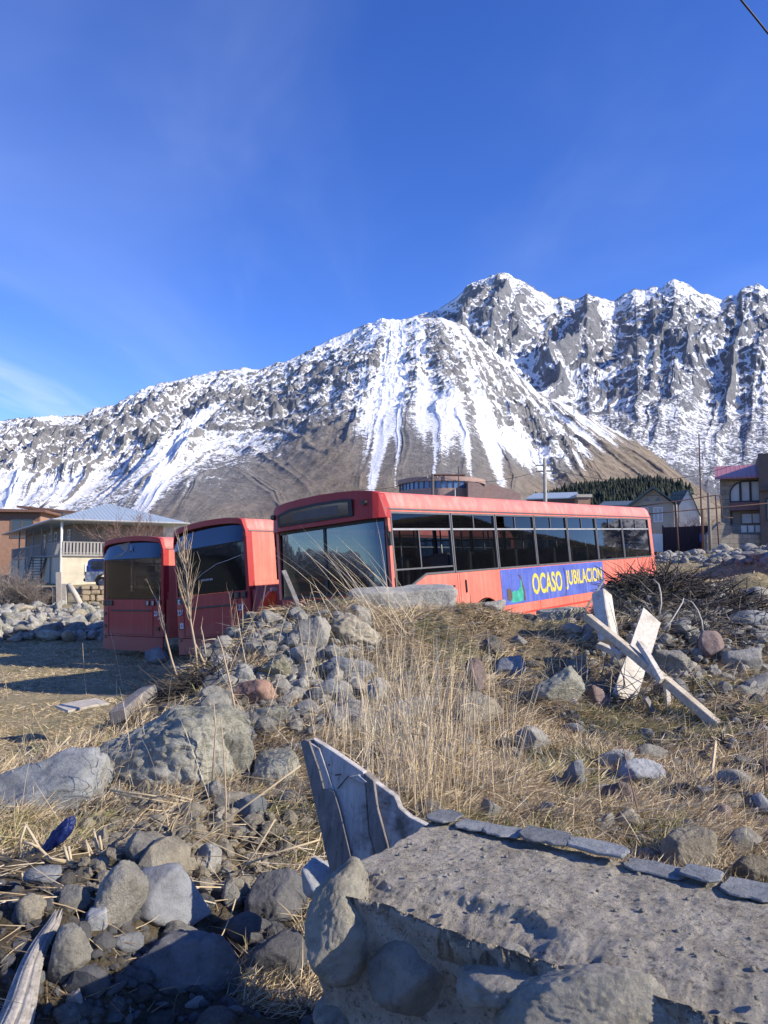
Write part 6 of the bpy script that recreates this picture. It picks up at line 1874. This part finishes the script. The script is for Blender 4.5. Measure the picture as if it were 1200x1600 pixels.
plank([(545, 1213), (560, 1210), (574, 1222), (566, 1226)], M['plank_white'], .006, .010, 'slat')
for (a, b) in (((513, 1196), (516, 1193)), ((524, 1211), (534, 1210)), ((528, 1232), (545, 1212)), ((600, 1254), (605, 1257))):
    mb = MB(); mb.tube([onp(*a, .002) - PNL.location, onp(*b, .012) - PNL.location], .0022, 5); mb.build('nail', M['nail'], PNL)

def board(px0, py0, d0, px1, py1, d1, w, th, mat, label, name='board', up=(.25, -.8, .6), end=None, parent=None, cat='board'):
    p, q = at(px0, py0, d0), at(px1, py1, d1)
    d = (q - p); L = d.length; d.normalize(); u = Vector(up); r = d.cross(u).normalized(); u = r.cross(d).normalized()
    mb = MB(); n = 8; vs = []
    rr_ = random.Random(int(px0 * 7 + py0))
    for i in range(n + 1):
        t = i / n; wb_ = w * (1 + rr_.uniform(-.03, .03)); c_ = r * 0 + d * (t * L) + u * (math.sin(t * PI) * .008)
        e = (end or (0, 0))[0] * (i == 0) + (end or (0, 0))[1] * (i == n)
        for (a, b) in ((-.5, -.5), (.5, -.5), (.5, .5), (-.5, .5)): vs.append(c_ + r * (a * wb_) + u * (b * th) + d * (e * a * w))
    fs = [(0, 1, 2, 3), tuple(4 * n + i for i in (3, 2, 1, 0))]
    for i in range(n):
        for k_ in range(4): a = 4 * i + k_; b = 4 * i + (k_ + 1) % 4; fs.append((a, a + 4, b + 4, b))
    mb.add(vs, fs); o = mb.build(name, mat, bevel=min(w, th) * .07, seg=1); o.location = p; tag(o, label, cat); return o
def hd(px, py): return hit(px, py).y
dB = hd(1120, 1136)
board(918, 964, 7.55, 1122, 1134, dB, .085, .07, M['beam'], 'long pale beam slanting down across the wide white board', 'beam', up=(.35, -.5, .8), end=(.2, .5), cat='beam')
dC = hd(975, 1098)
board(1018, 962, 7.75, 974, 1092, dC, .205, .025, M['white_board'], 'wide sunlit white board standing behind the long pale beam', end=(-.35, .2))
board(998, 1004, 7.05, 1034, 1064, 6.55, .055, .05, M['white_board'], 'short white board lying on the long pale beam', end=(.3, .6))
board(940, 928, 8.5, 952, 1004, 8.1, .16, .17, M['white_board'], 'stout white-sided post stub at the left of the brush heap', 'post_stub', up=(-.65, -.7, .15), cat='post')
board(934, 1008, 7.6, 972, 1026, 7.45, .07, .06, M['white_board'], 'short dark-sided white board end sticking out beside the post stub', up=(.1, -.3, .95))
board(1040, 1068, 6.9, 1044, 1108, hd(1044, 1108), .04, .04, M['pale_wood'], 'small upright stake under the long pale beam', 'stake', cat='stake')
board(1008, 1090, 6.5, 1022, 1120, hd(1022, 1120), .05, .03, M['plank_brown'], 'small dark board end below the wide white board')
board(234, 1080, 6.7, 184, 1120, 5.95, .13, .10, M['plank_brown'], 'brown squared timber lying above the huge cracked boulder', 'squared_timber', up=(-.2, -.4, .9), cat='timber')
board(160, 1096, 10.0, 96, 1108, 9.6, .34, .03, M['pale_wood'], 'pale flat board lying on the meadow behind the buses', up=(0, -.1, 1))
board(1120, 1136, dB, 1106, 1250, hd(1106, 1250), .016, .016, M['straw_stem'], 'thin dry cane standing below the lower end of the long beam', 'cane', cat='cane')
board(443, 892, 8.7, 476, 972, 8.4, .05, .03, M['plank_brown'], 'thin dark stake leaning on the crest before the windscreen', 'stake', cat='stake')
board(945, 905, 8.9, 912, 956, 8.7, .02, .02, M['plank_brown'], 'dark stick rising from the brush heap across the banner end', 'stick', cat='stick')

# fluted weathered timber, bottom left
def fluted(px0, py0, d0, px1, py1, d1, r0, r1, mat, label):
    p, q = at(px0, py0, d0), at(px1, py1, d1); d = (q - p).normalized(); r = d.cross(Vector((0, -.5, 1))).normalized(); u = r.cross(d)
    L = (q - p).length; n, k = 60, 54; vs = []; fs = []
    for i in range(n + 1):
        t = i / n; rad = r0 + (r1 - r0) * t
        for j in range(k):
            a = 2 * PI * j / k; aa = a + t * .35
            fl = 1 - .30 * abs(math.sin(aa * 4.0 + .8 * math.sin(aa * 2))) ** 6 - .14 * abs(math.sin(aa * 9 + 1)) ** 3
            e = .06 * float(_hash(np.array(j), np.array(3), np.array(0), 5)) if i in (0, n) else 0
            en = (1 - .35 * (i == 0))
            x = math.cos(a) * rad * fl * 1.25 * en; y = math.sin(a) * rad * fl * .75 * en
            vs.append(tuple(d * (t * L + (e if i else -e) + .012 * math.sin(j * 2.1) * (i == 0)) + r * (x + .012 * math.sin(t * 5)) + u * y))
    for i in range(n):
        for j in range(k): fs.append((i * k + j, i * k + (j + 1) % k, (i + 1) * k + (j + 1) % k, (i + 1) * k + j))
    me = np_mesh('weathered_timber', vs, fs, True); o = link('weathered_timber', me, mat); o.location = p; tag(o, label, 'timber')
    mb = MB(); mb.add([vs[j] for j in range(k)], [tuple(range(k))]); mb.add([vs[n * k + j] for j in range(k)], [tuple(range(k))]); mb.build('broken_end', mat, o)
dT0 = hit(84, 1446).y - .02; dT1 = hit(4, 1620).y - .10
fluted(84, 1442, dT0, 4, 1625, dT1, .017, .040, M['timber'], 'silvery split timber with deep cracks in the bottom left corner')

# crumpled blue plastic
p, f = rock_verts(777, 5, 9, 9, .16, strata=.06)
bl_m = simple('shiny_blue_plastic', (.01, .022, .11), .5, spec=.3, scale=8)
c = at(92, 1306, 3.15); o = link('plastic_bag', np_mesh('plastic_bag', p * np.array([.026, .03, .10]), f, True), bl_m); o.location = c; o.rotation_euler = (0, R(38), 0)
tag(o, 'crumpled blue plastic bag wedged under the tilted slab at the left', 'plastic bag')

# concrete slab on the crest, before the windscreen
def rough_box(name, dims, mat, seed, amp=.03, nn=22):
    bm = bmesh.new(); bmesh.ops.create_cube(bm, size=1); bmesh.ops.subdivide_edges(bm, edges=bm.edges[:], cuts=nn, use_grid_fill=True)
    v = np.array([x.co[:] for x in bm.verts]); v4 = v * 2
    rr_ = np.sum(np.abs(v4) ** 12, 1) ** (-1 / 12.); v = v * np.minimum(rr_, 1)[:, None] * np.array(dims)
    n_ = fbm(v[:, 0] * 5, v[:, 1] * 5, v[:, 2] * 5 + seed, oct=5, seed=seed)
    v = v * (1 + amp * n_ * 2)[:, None] + (fbm(v[:, 0] * 3 + 9, v[:, 1] * 3, v[:, 2] * 3, oct=3, seed=seed + 1) * amp * .5)[:, None]
    for q, x in enumerate(bm.verts): x.co = v[q]
    for fc_ in bm.faces: fc_.smooth = True
    me = bpy.data.meshes.new(name); bm.to_mesh(me); bm.free(); return link(name, me, mat)
o = rough_box('concrete_slab', (1.22, .55, .26), ROCKM['pale'], 3, .05); o.location = at(628, 936, 9.15); o.rotation_euler = (R(6), R(-3), R(10)); tag(o, 'pale concrete slab on the crest of the mound under the windscreen', 'slab')
o = rough_box('concrete_slab', (.55, .3, .42), ROCKM['slate'], 5, .05); o.location = at(560, 968, 9.1); o.rotation_euler = (R(-6), R(8), R(-10)); tag(o, 'blue-grey shaded block standing below the left end of the concrete slab', 'slab')
o = rough_box('concrete_slab', (.62, .35, .20), ROCKM['green'], 6, .05); o.location = at(878, 962, 10.4); o.rotation_euler = (0, R(-4), R(25)); tag(o, 'dark squared block wedged against the side of the front bus', 'slab')

# ================================================================== GRASS
def strands(name, P, D, L, w, bend, colr, mat, label, seg=2, cat='grass'):
    """thin tapering blades: P root, D unit direction, bend sideways/downward at the tip"""
    n = len(P); r_ = np.random.RandomState(n)
    side = np.cross(D, r_.normal(size=(n, 3))); side /= np.linalg.norm(side, axis=1)[:, None] + 1e-9
    rows = []
    for i in range(seg + 1):
        t = i / seg
        c_ = P + D * (L * t)[:, None] + bend * (L * t * t)[:, None]
        if i < seg:
            ww = (w * (1 - .55 * t))[:, None] * .5; rows += [c_ - side * ww, c_ + side * ww]
        else: rows.append(c_)
    V_ = np.stack(rows, 1); k = V_.shape[1]; base = np.arange(n)[:, None] * k
    tri = []
    for i in range(seg - 1):
        a = 2 * i; tri += [(a, a + 1, a + 2), (a + 1, a + 3, a + 2)]
    a = 2 * (seg - 1); tri.append((a, a + 1, a + 2))
    F_ = (base[:, :, None] + np.array(tri)[None]).reshape(-1, 3)
    C_ = np.repeat(colr[:, None, :], k, 1).reshape(-1, 3)
    o = link(name, np_mesh(name, V_.reshape(-1, 3), F_, False, {'tint': C_}), mat)
    tag(o, label, cat, kind='stuff'); return o
gm = N('dry_grass_blades'); gm.fin(gm.attr('tint'), .75, spec=.25)
tl = gm.n('ShaderNodeBsdfTranslucent'); gm.l(gm.attr('tint'), tl.inputs[0]); mxs = gm.n('ShaderNodeMixShader'); mxs.inputs[0].default_value = .25
gm.l(gm.bsdf.outputs[0], mxs.inputs[1]); gm.l(tl.outputs[0], mxs.inputs[2]); gm.l(mxs.outputs[0], gm.out.inputs[0])
PAL = np.array([(.57, .45, .275), (.67, .55, .365), (.40, .30, .18), (.22, .155, .095), (.31, .275, .125), (.73, .635, .47)])
def colours(n, probs, r_, dark=None):
    c_ = PAL[r_.choice(len(PAL), n, p=probs)] * r_.uniform(.7, 1.15, (n, 1))
    return np.clip(c_, 0, 1)
# wall footprint keeps clear
def wallmask(x, y):
    lx = (x - O0.x) * Dv.x + (y - O0.y) * Dv.y; ly = (x - O0.x) * Nv.x + (y - O0.y) * Nv.y
    return (lx > -.05) & (ly > -1.2) & (ly < WALLW + .05)
# matted dead grass over the bank
n = 400000; r_ = np.random.RandomState(31)
a = np.radians(r_.uniform(-34, 34, n)); rr_ = np.exp(r_.uniform(math.log(2.3), math.log(12.5), n)); x, y = np.sin(a) * rr_, np.cos(a) * rr_
dn = fbm(x * 1.1, y * 1.1, oct=4, seed=61) + .5 * fbm(x * 4.5, y * 4.5, oct=3, seed=62)
right = sstep(-.9, .3, x)
low = sstep(3.5, 4.5, y) + sstep(.15, .6, x)
keep = (bankness(x, y) > .35) & (dn + r_.uniform(-.35, .35, n) > -.16 - .22 * right + .30 * (1 - np.clip(low, 0, 1)) + .5 * darkness(x, y)) & ~wallmask(x, y)
x, y, dn = x[keep], y[keep], dn[keep]; n = len(x); z = g_np(x, y)
e = .12; sx = (g_base(x + e, y) - g_base(x - e, y)) / (2 * e); sy = (g_base(x, y + e) - g_base(x, y - e)) / (2 * e)
flow = fbm(x * .9, y * .9, oct=3, seed=63) * 3.0
hx, hy = np.cos(flow + r_.normal(0, .7, n)) - sx * 1.2, np.sin(flow + r_.normal(0, .7, n)) - sy * 1.2
up = r_.gamma(2.2, .21, n)
D = np.stack([hx, hy, up + sx * hx * .4 + sy * hy * .4], 1); D /= np.linalg.norm(D, axis=1)[:, None]
L = r_.uniform(.06, .20, n) * (.75 + y * .06); w = .0018 + .0008 * y
bend = np.stack([r_.normal(0, .22, n), r_.normal(0, .22, n), -r_.uniform(.05, .4, n)], 1)
gcl = fbm(x * 1.7, y * 1.7, oct=3, seed=64)
C_ = colours(n, [.31, .24, .20, .09, .06, .10], r_)
grn = (gcl > .18) & (r_.rand(n) < .45); C_[grn] = np.array([.27, .26, .115]) * r_.uniform(.7, 1.3, (grn.sum(), 1))
strands('matted_grass', np.stack([x, y, z + .004], 1), D, L, w, bend, C_, gm.m, 'matted dead grass covering the bank')
# meadow, left and right
def meadow(name, n, a0, a1, r0, r1, seed, cond, label, ln=(.05, .14), w0=.0006):
    r_ = np.random.RandomState(seed)
    a = np.radians(r_.uniform(a0, a1, n)); rr_ = np.exp(r_.uniform(math.log(r0), math.log(r1), n)); x, y = np.sin(a) * rr_, np.cos(a) * rr_
    dn = fbm(x * .8, y * .8, oct=4, seed=seed)
    k_ = cond(x, y) & (dn + r_.uniform(-.4, .4, n) > -.15); x, y = x[k_], y[k_]; n = len(x); z = g_np(x, y)
    t = r_.uniform(0, 2 * PI, n); D = np.stack([np.cos(t), np.sin(t), r_.gamma(2, .18, n)], 1); D /= np.linalg.norm(D, axis=1)[:, None]
    C_ = colours(n, [.36, .24, .16, .06, .10, .08], r_)
    bend = np.stack([r_.normal(0, .2, n), r_.normal(0, .2, n), -r_.uniform(.0, .4, n)], 1)
    strands(name, np.stack([x, y, z], 1), D, r_.uniform(ln[0], ln[1], n), .0015 + w0 * y, bend, C_, gm.m, label)
meadow('meadow_grass', 120000, -36, -5, 5.6, 34, 41, lambda x, y: bankness(x, y) < .6, 'short dead grass on the meadow around the buses')
meadow('meadow_grass', 60000, 12, 36, 9, 50, 42, lambda x, y: x > 3.5, 'short dead grass on the rising pasture at the right', (.06, .16), .0009)

# tall standing dry stalks
def stalks(name, roots, hts, lean, r_, label, wid=.0045, leaf=.35, spread=.14):
    P = np.array([(p.x, p.y, p.z) for p in roots]); n = len(P)
    D = np.stack([r_.normal(lean[0], spread, n), r_.normal(lean[1], spread, n), np.ones(n)], 1); D /= np.linalg.norm(D, axis=1)[:, None]
    bend = np.stack([r_.normal(lean[0] * .5, .10, n), r_.normal(0, .08, n), -np.abs(r_.normal(0, .05, n))], 1)
    C_ = PAL[r_.choice([0, 1, 5, 1], n)] * r_.uniform(.75, 1.15, (n, 1))
    o = strands(name, P, D, hts, np.full(n, wid) * (P[:, 1] / 5) ** .5, bend, np.clip(C_, 0, 1), gm.m, label, 4)
    # hanging leaf scraps
    m_ = int(n * leaf * 3); k_ = r_.randint(0, n, m_); t = r_.uniform(.1, .8, m_)
    P2 = P[k_] + D[k_] * (hts[k_] * t)[:, None] + bend[k_] * (hts[k_] * t * t)[:, None]
    D2 = D[k_] + r_.normal(0, .7, (m_, 3)); D2 /= np.linalg.norm(D2, axis=1)[:, None]
    strands(name + '_leaves', P2, D2, r_.uniform(.06, .2, m_), np.full(m_, wid * .9), np.stack([r_.normal(0, .2, m_), r_.normal(0, .2, m_), -r_.uniform(.2, .9, m_)], 1), np.clip(PAL[r_.choice([0, 1, 2], m_)], 0, 1), gm.m, 'dry leaves hanging on the ' + label, 3)
r_ = np.random.RandomState(77)
def roots(n, fx, fy): return [hit(fx(), fy()) for _ in range(n)]
n = 480; rt = roots(n, lambda: np.clip(r_.normal(648, 72), 500, 800), lambda: r_.uniform(1140, 1300))
stalks('tall_grass', rt, r_.uniform(.35, 1.05, n) ** 1.0, (.02, .05), r_, 'tall dry stalks in the middle of the slope', .0042)
n = 46; rt = roots(n, lambda: r_.uniform(545, 650), lambda: r_.uniform(938, 1000))
stalks('tall_grass', rt, r_.uniform(.5, 1.25, n), (-.50, -.1), r_, 'tall dry stalks leaning before the windscreen', .0050, .1, .22)
n = 60; rt = roots(n, lambda: r_.uniform(345, 560), lambda: r_.uniform(965, 1080))
stalks('tall_grass', rt, r_.uniform(.3, .8, n), (.0, 0), r_, 'tall dry stalks along the left shoulder of the mound', .0050, .15, .3)
n = 110; rt = roots(n, lambda: r_.uniform(0, 480), lambda: r_.uniform(1130, 1330))
stalks('tall_grass', rt, r_.uniform(.15, .55, n), (.05, 0), r_, 'thin dry stalks on the left end of the bank', .0038, .3, .35)
n = 130; rt = roots(n, lambda: r_.uniform(780, 1200), lambda: r_.uniform(960, 1340))
stalks('tall_grass', rt, r_.uniform(.12, .5, n), (.1, 0), r_, 'thin dry stalks scattered over the right slope', .0038, .2, .4)
# straws lying about
def lying(name, n, region, l0, l1, seed, label, wid, colr=(0, 1, 5, 2), lift=.03):
    r_ = np.random.RandomState(seed); P = []; D = []
    for i in range(n):
        p = hit(*region(r_)); t = r_.uniform(0, 2 * PI); P.append((p.x, p.y, p.z + r_.uniform(0, lift)))
        q = .35; gz_ = (G(p.x + q * math.cos(t), p.y + q * math.sin(t)) - p.z) / q
        D.append((math.cos(t), math.sin(t), gz_ + r_.uniform(-.02, .25)))
    P = np.array(P); D = np.array(D); D /= np.linalg.norm(D, axis=1)[:, None]
    strands(name, P, D, r_.uniform(l0, l1, n), np.full(n, wid), np.stack([r_.normal(0, .15, n), r_.normal(0, .15, n), r_.normal(0, .05, n)], 1), PAL[r_.choice(colr, n)] * r_.uniform(.7, 1.2, (n, 1)), gm.m, label, 4, 'straw')
lying('fallen_straw', 420, lambda r: (r.uniform(0, 560), r.uniform(1150, 1420)), .10, .5, 5, 'long pale straws lying over the left bank', .0045)
lying('fallen_straw', 420, lambda r: (r.uniform(0, 520), r.uniform(1280, 1600)), .03, .14, 6, 'short straws and chips littering the lower left', .003, (0, 2, 3, 3))
lying('fallen_straw', 900, lambda r: (r.uniform(440, 1200), r.uniform(980, 1380)), .12, .5, 7, 'long pale straws lying over the right slope', .005)

# dark tangled twigs
def tangle(name, label, n, centre, rad, h, seed, colr, cat, seg=.35, th=.006, mat=None):
    r_ = random.Random(seed); mb = MB()
    for i in range(n):
        a = r_.uniform(0, 2 * PI); q = math.sqrt(r_.random()); x = centre[0] + math.cos(a) * rad[0] * q; y = centre[1] + math.sin(a) * rad[1] * q
        z = G(x, y) + r_.random() ** 1.4 * h * (1 - q * q * .8) - .02
        d = Vector((r_.gauss(0, 1), r_.gauss(0, 1), r_.gauss(0, .35))).normalized(); p = Vector((x, y, z)); pts = [p]
        k_ = Vector((r_.gauss(0, 1), r_.gauss(0, 1), r_.gauss(0, .5)))
        for s_ in range(4):
            d = (d + k_ * .22).normalized(); p = p + d * seg * r_.uniform(.15, .35); pts.append(p)
        t_ = th * r_.uniform(.4, 1.4); mb.tube(pts, [t_, t_, t_ * .8, t_ * .6, t_ * .4], 3, False)
    me = np_mesh(name, mb.v, mb.f, True) if 0 else None
    o = mb.build(name, mat); tag(o, label, cat, kind=None); return o
M['darktwig'] = simple('dark_root_fibre', (.055, .045, .038), .9, var=.5, scale=1.5)
M['greytwig'] = simple('grey_twig', (.17, .15, .13), .9, var=.5, scale=2)
hp = hit(1035, 960)
tangle('brush_heap', 'dark tangled heap of roots and brush at the back end of the front bus', 1900, (3.75, 9.45), (.95, .7), .16, 4, None, 'brush heap', .36, .008, M['darktwig'])
tangle('brush_heap', 'greyer twigs sprawling in front of the dark brush heap', 500, (3.55, 8.7), (.8, .45), .12, 6, None, 'brush heap', .42, .006, M['greytwig'])
tn = hit(285, 1088)
tangle('brush_heap', 'dark wiry nest of twigs at the left foot of the mound', 620, (tn.x, tn.y + .15), (.55, .28), .16, 8, None, 'brush heap', .4, .0045, M['darktwig'])
tangle('brush_heap', 'brown dry twigs around the round reddish stone', 260, (2.05, 7.1), (.45, .5), .12, 9, None, 'brush heap', .5, .005, M['greytwig'])
rs = random.Random(9)
for (p0, p1, lab) in (((1068, 935), (1035, 985), 'pale forked stick leaning against the dark brush heap'), ((1068, 935), (1098, 985), 'second pale stick meeting the forked one at its top'),
                      ((1020, 905), (1030, 960), 'bent pale wire-like root arching out of the brush heap')):
    a = at(*p0, 8.2); b = at(*p1, 8.0); m_ = (a + b) / 2 + Vector((.05, 0, .04))
    mb = MB(); q_ = [a, a.lerp(m_, .5) + Vector((.02, 0, .02)), m_, m_.lerp(b, .5) + Vector((.015, 0, .0)), b]; mb.tube(q_, [.006, .007, .008, .008, .009], 6); tag(mb.build('stick', M['pale_wood'], smooth=True), lab, 'stick')

# tall branched dead weeds, each a thing with stem and branches
def weed(label, pxs, d, r0, forks, seed, flen=.4, mat=None, name='dead_weed', group=None):
    r_ = random.Random(seed); pts = [at(px, py, d + i * .0) for i, (px, py) in enumerate(pxs)]
    g = G(pts[0].x, pts[0].y)
    if pts[0].z > g: pts = [Vector((pts[0].x, pts[0].y, g - .03))] + pts
    root = empty(name, pts[0]); tag(root, label, 'weed', group); b = pts[0].copy(); pts = [p - b for p in pts]
    n = len(pts); mb = MB(); mb.tube(pts, [r0 * (1 - .6 * i / (n - 1)) for i in range(n)], 6); mb.build('stem', mat or M['straw_stem'], root, smooth=True)
    tw = MB()
    Lt = sum((pts[i + 1] - pts[i]).length for i in range(n - 1))
    for k_ in range(forks):
        t = r_.uniform(.30, .97); i = min(int(t * (n - 1)), n - 2); p = pts[i].lerp(pts[i + 1], t * (n - 1) - i)
        d_ = (pts[i + 1] - pts[i]).normalized(); sd_ = Vector((r_.choice((-1, 1)) * r_.uniform(.25, .5), r_.gauss(0, .25), 0))
        q = [p]; dd_ = (d_ + sd_).normalized(); L_ = Lt * flen * r_.uniform(.4, 1) * (1.1 - t * .6)
        for s_ in range(4):
            dd_ = (dd_ + Vector((0, 0, .22)) + Vector((r_.gauss(0, .05), r_.gauss(0, .05), 0))).normalized(); p = p + dd_ * L_ / 4; q.append(p)
        tw.tube(q, [r0 * .30, r0 * .26, r0 * .2, r0 * .14, r0 * .08], 4, False)
        for z_i in range(3):
            p2 = q[r_.randint(1, 4)]; e_ = (dd_ + Vector((r_.gauss(0, .4), r_.gauss(0, .3), .2))).normalized(); tw.tube([p2, p2 + e_ * L_ * .25], [r0 * .13, r0 * .06], 3, False)
    if forks: tw.build('branches', mat or M['straw_stem'], root, smooth=True)
    return root
M['palestem'] = simple('bleached_stem', (.40, .31, .21), .8, scale=10)
dw = hit(308, 1064).y
weed('tallest dead weed with many fine branches, before the middle bus', [(310, 1064), (305, 1010), (296, 960), (293, 920), (290, 880), (283, 846)], dw, .013, 44, 1, .42, M['palestem'])
weed('pair of bare pale stems left of the tallest dead weed', [(281, 1072), (268, 1030), (258, 990), (250, 950), (241, 930)], hit(281, 1072).y, .012, 5, 2, .5, M['palestem'])
weed('short thick dead stem right beside the foot of the tallest weed', [(312, 1062), (320, 1040), (310, 1015), (302, 1000)], dw + .05, .014, 3, 3, .4, M['palestem'])
weed('forked bare stem right of the tallest dead weed', [(322, 1060), (322, 1025), (317, 992), (314, 980)], dw + .3, .010, 3, 4, .5, M['palestem'])
weed('feathery brown weed before the tail lamps of the middle bus', [(366, 990), (362, 960), (358, 925)], hit(366, 992).y, .009, 12, 5, .5, M['redtwig'])
weed('single bare stem at the corner of the farthest bus', [(193, 1082), (186, 1045), (178, 1010), (172, 985)], hit(193, 1082).y, .008, 0, 6, .4, M['palestem'])
weed('straight bare stem on the meadow left of the single bare stem', [(135, 1085), (131, 1040), (129, 1005)], hit(135, 1085).y, .008, 2, 7, .2, M['palestem'])
weed('thin bare stem farthest left on the meadow', [(12, 1090), (8, 1062), (2, 1042)], hit(12, 1090).y, .007, 1, 8, .3, M['palestem'])
weed('long stem leaning right across the left shoulder of the mound', [(372, 1132), (360, 1070), (346, 1010), (340, 994)], hit(372, 1132).y, .010, 1, 9, .3, M['palestem'])
weed('tall bare stem standing against the huge cracked boulder', [(329, 1262), (334, 1190), (337, 1140), (334, 1100)], 4.0, .007, 2, 10, .2, M['palestem'])
weed('thin upright stem at the right end of the huge cracked boulder', [(352, 1330), (353, 1250), (350, 1180), (345, 1120)], 3.4, .005, 1, 11, .2, M['palestem'])
weed('bent dark stem growing on the right slope before the wall', [(1012, 1352), (1000, 1280), (985, 1220), (972, 1160)], 3.7, .005, 2, 12, .25, M['redtwig'])
weed('dark stem at the right edge of the slope', [(1196, 1240), (1194, 1180), (1192, 1120)], hit(1196, 1240).y, .006, 1, 13, .2, M['redtwig'])
# cut forked stubs, lower left
def stub(label, pts, d, r0, extra=()):
    r0 = r0 * .75
    P_ = [at(px, py, d + k_ * .01) for k_, (px, py) in enumerate(pts)]
    mb = MB(); mb.tube(P_, [r0 * (1 - .25 * i / (len(P_) - 1)) for i in range(len(P_))], 7)
    for e_ in extra: mb.tube([at(px, py, d) for px, py in e_], r0 * .7, 6)
    tag(mb.build('cut_stem', M['straw_stem'], smooth=True), label, 'cut stem')
stub('forked cut stem bent like an arch above the lower left rubble', [(102, 1346), (78, 1342), (62, 1326), (50, 1305), (38, 1286)], 3.0, .009, [[(40, 1290), (33, 1310), (31, 1330)], [(60, 1324), (48, 1318), (36, 1316)]])
stub('thick cut stub standing left of the pointed pale stone', [(120, 1378), (112, 1356), (104, 1336), (100, 1322)], 2.95, .010, [[(116, 1372), (112, 1350), (107, 1322)]])
stub('upright cut stub behind the thick one', [(143, 1360), (140, 1338), (134, 1312)], 3.05, .007)
stub('bundle of cut stems under the foot of the huge boulder', [(156, 1350), (152, 1325), (146, 1295)], 3.1, .010, [[(160, 1350), (158, 1322), (155, 1306)], [(150, 1345), (142, 1330), (136, 1318)]])
stub('small hooked cut stem at the left edge', [(45, 1392), (33, 1388), (29, 1376)], 2.9, .008, [[(40, 1390), (37, 1378), (34, 1364)]])
stub('curved cut stem lying at the left edge', [(18, 1402), (8, 1396), (-6, 1384)], 2.85, .009)
stub('long pale straw crossing from the meadow down to the left edge', [(110, 1150), (60, 1200), (0, 1258)], 4.3, .007)
stub('long pale stem slanting over the blue-grey stone toward the plank panel', [(222, 1380), (300, 1322), (380, 1262), (470, 1196)], 3.1, .006)
stub('second long stem slanting up toward the plank panel, lower', [(360, 1384), (400, 1330), (430, 1280)], 3.0, .006)
stub('lowest of the long stems slanting toward the plank panel', [(380, 1352), (440, 1330), (500, 1312)], 3.0, .006)
stub('sheaf of broken straws lying across the face of the huge cracked boulder', [(172, 1235), (230, 1242), (310, 1256)], 3.75, .007, [[(180, 1240), (240, 1250), (305, 1260)], [(230, 1250), (260, 1240), (300, 1250)]])
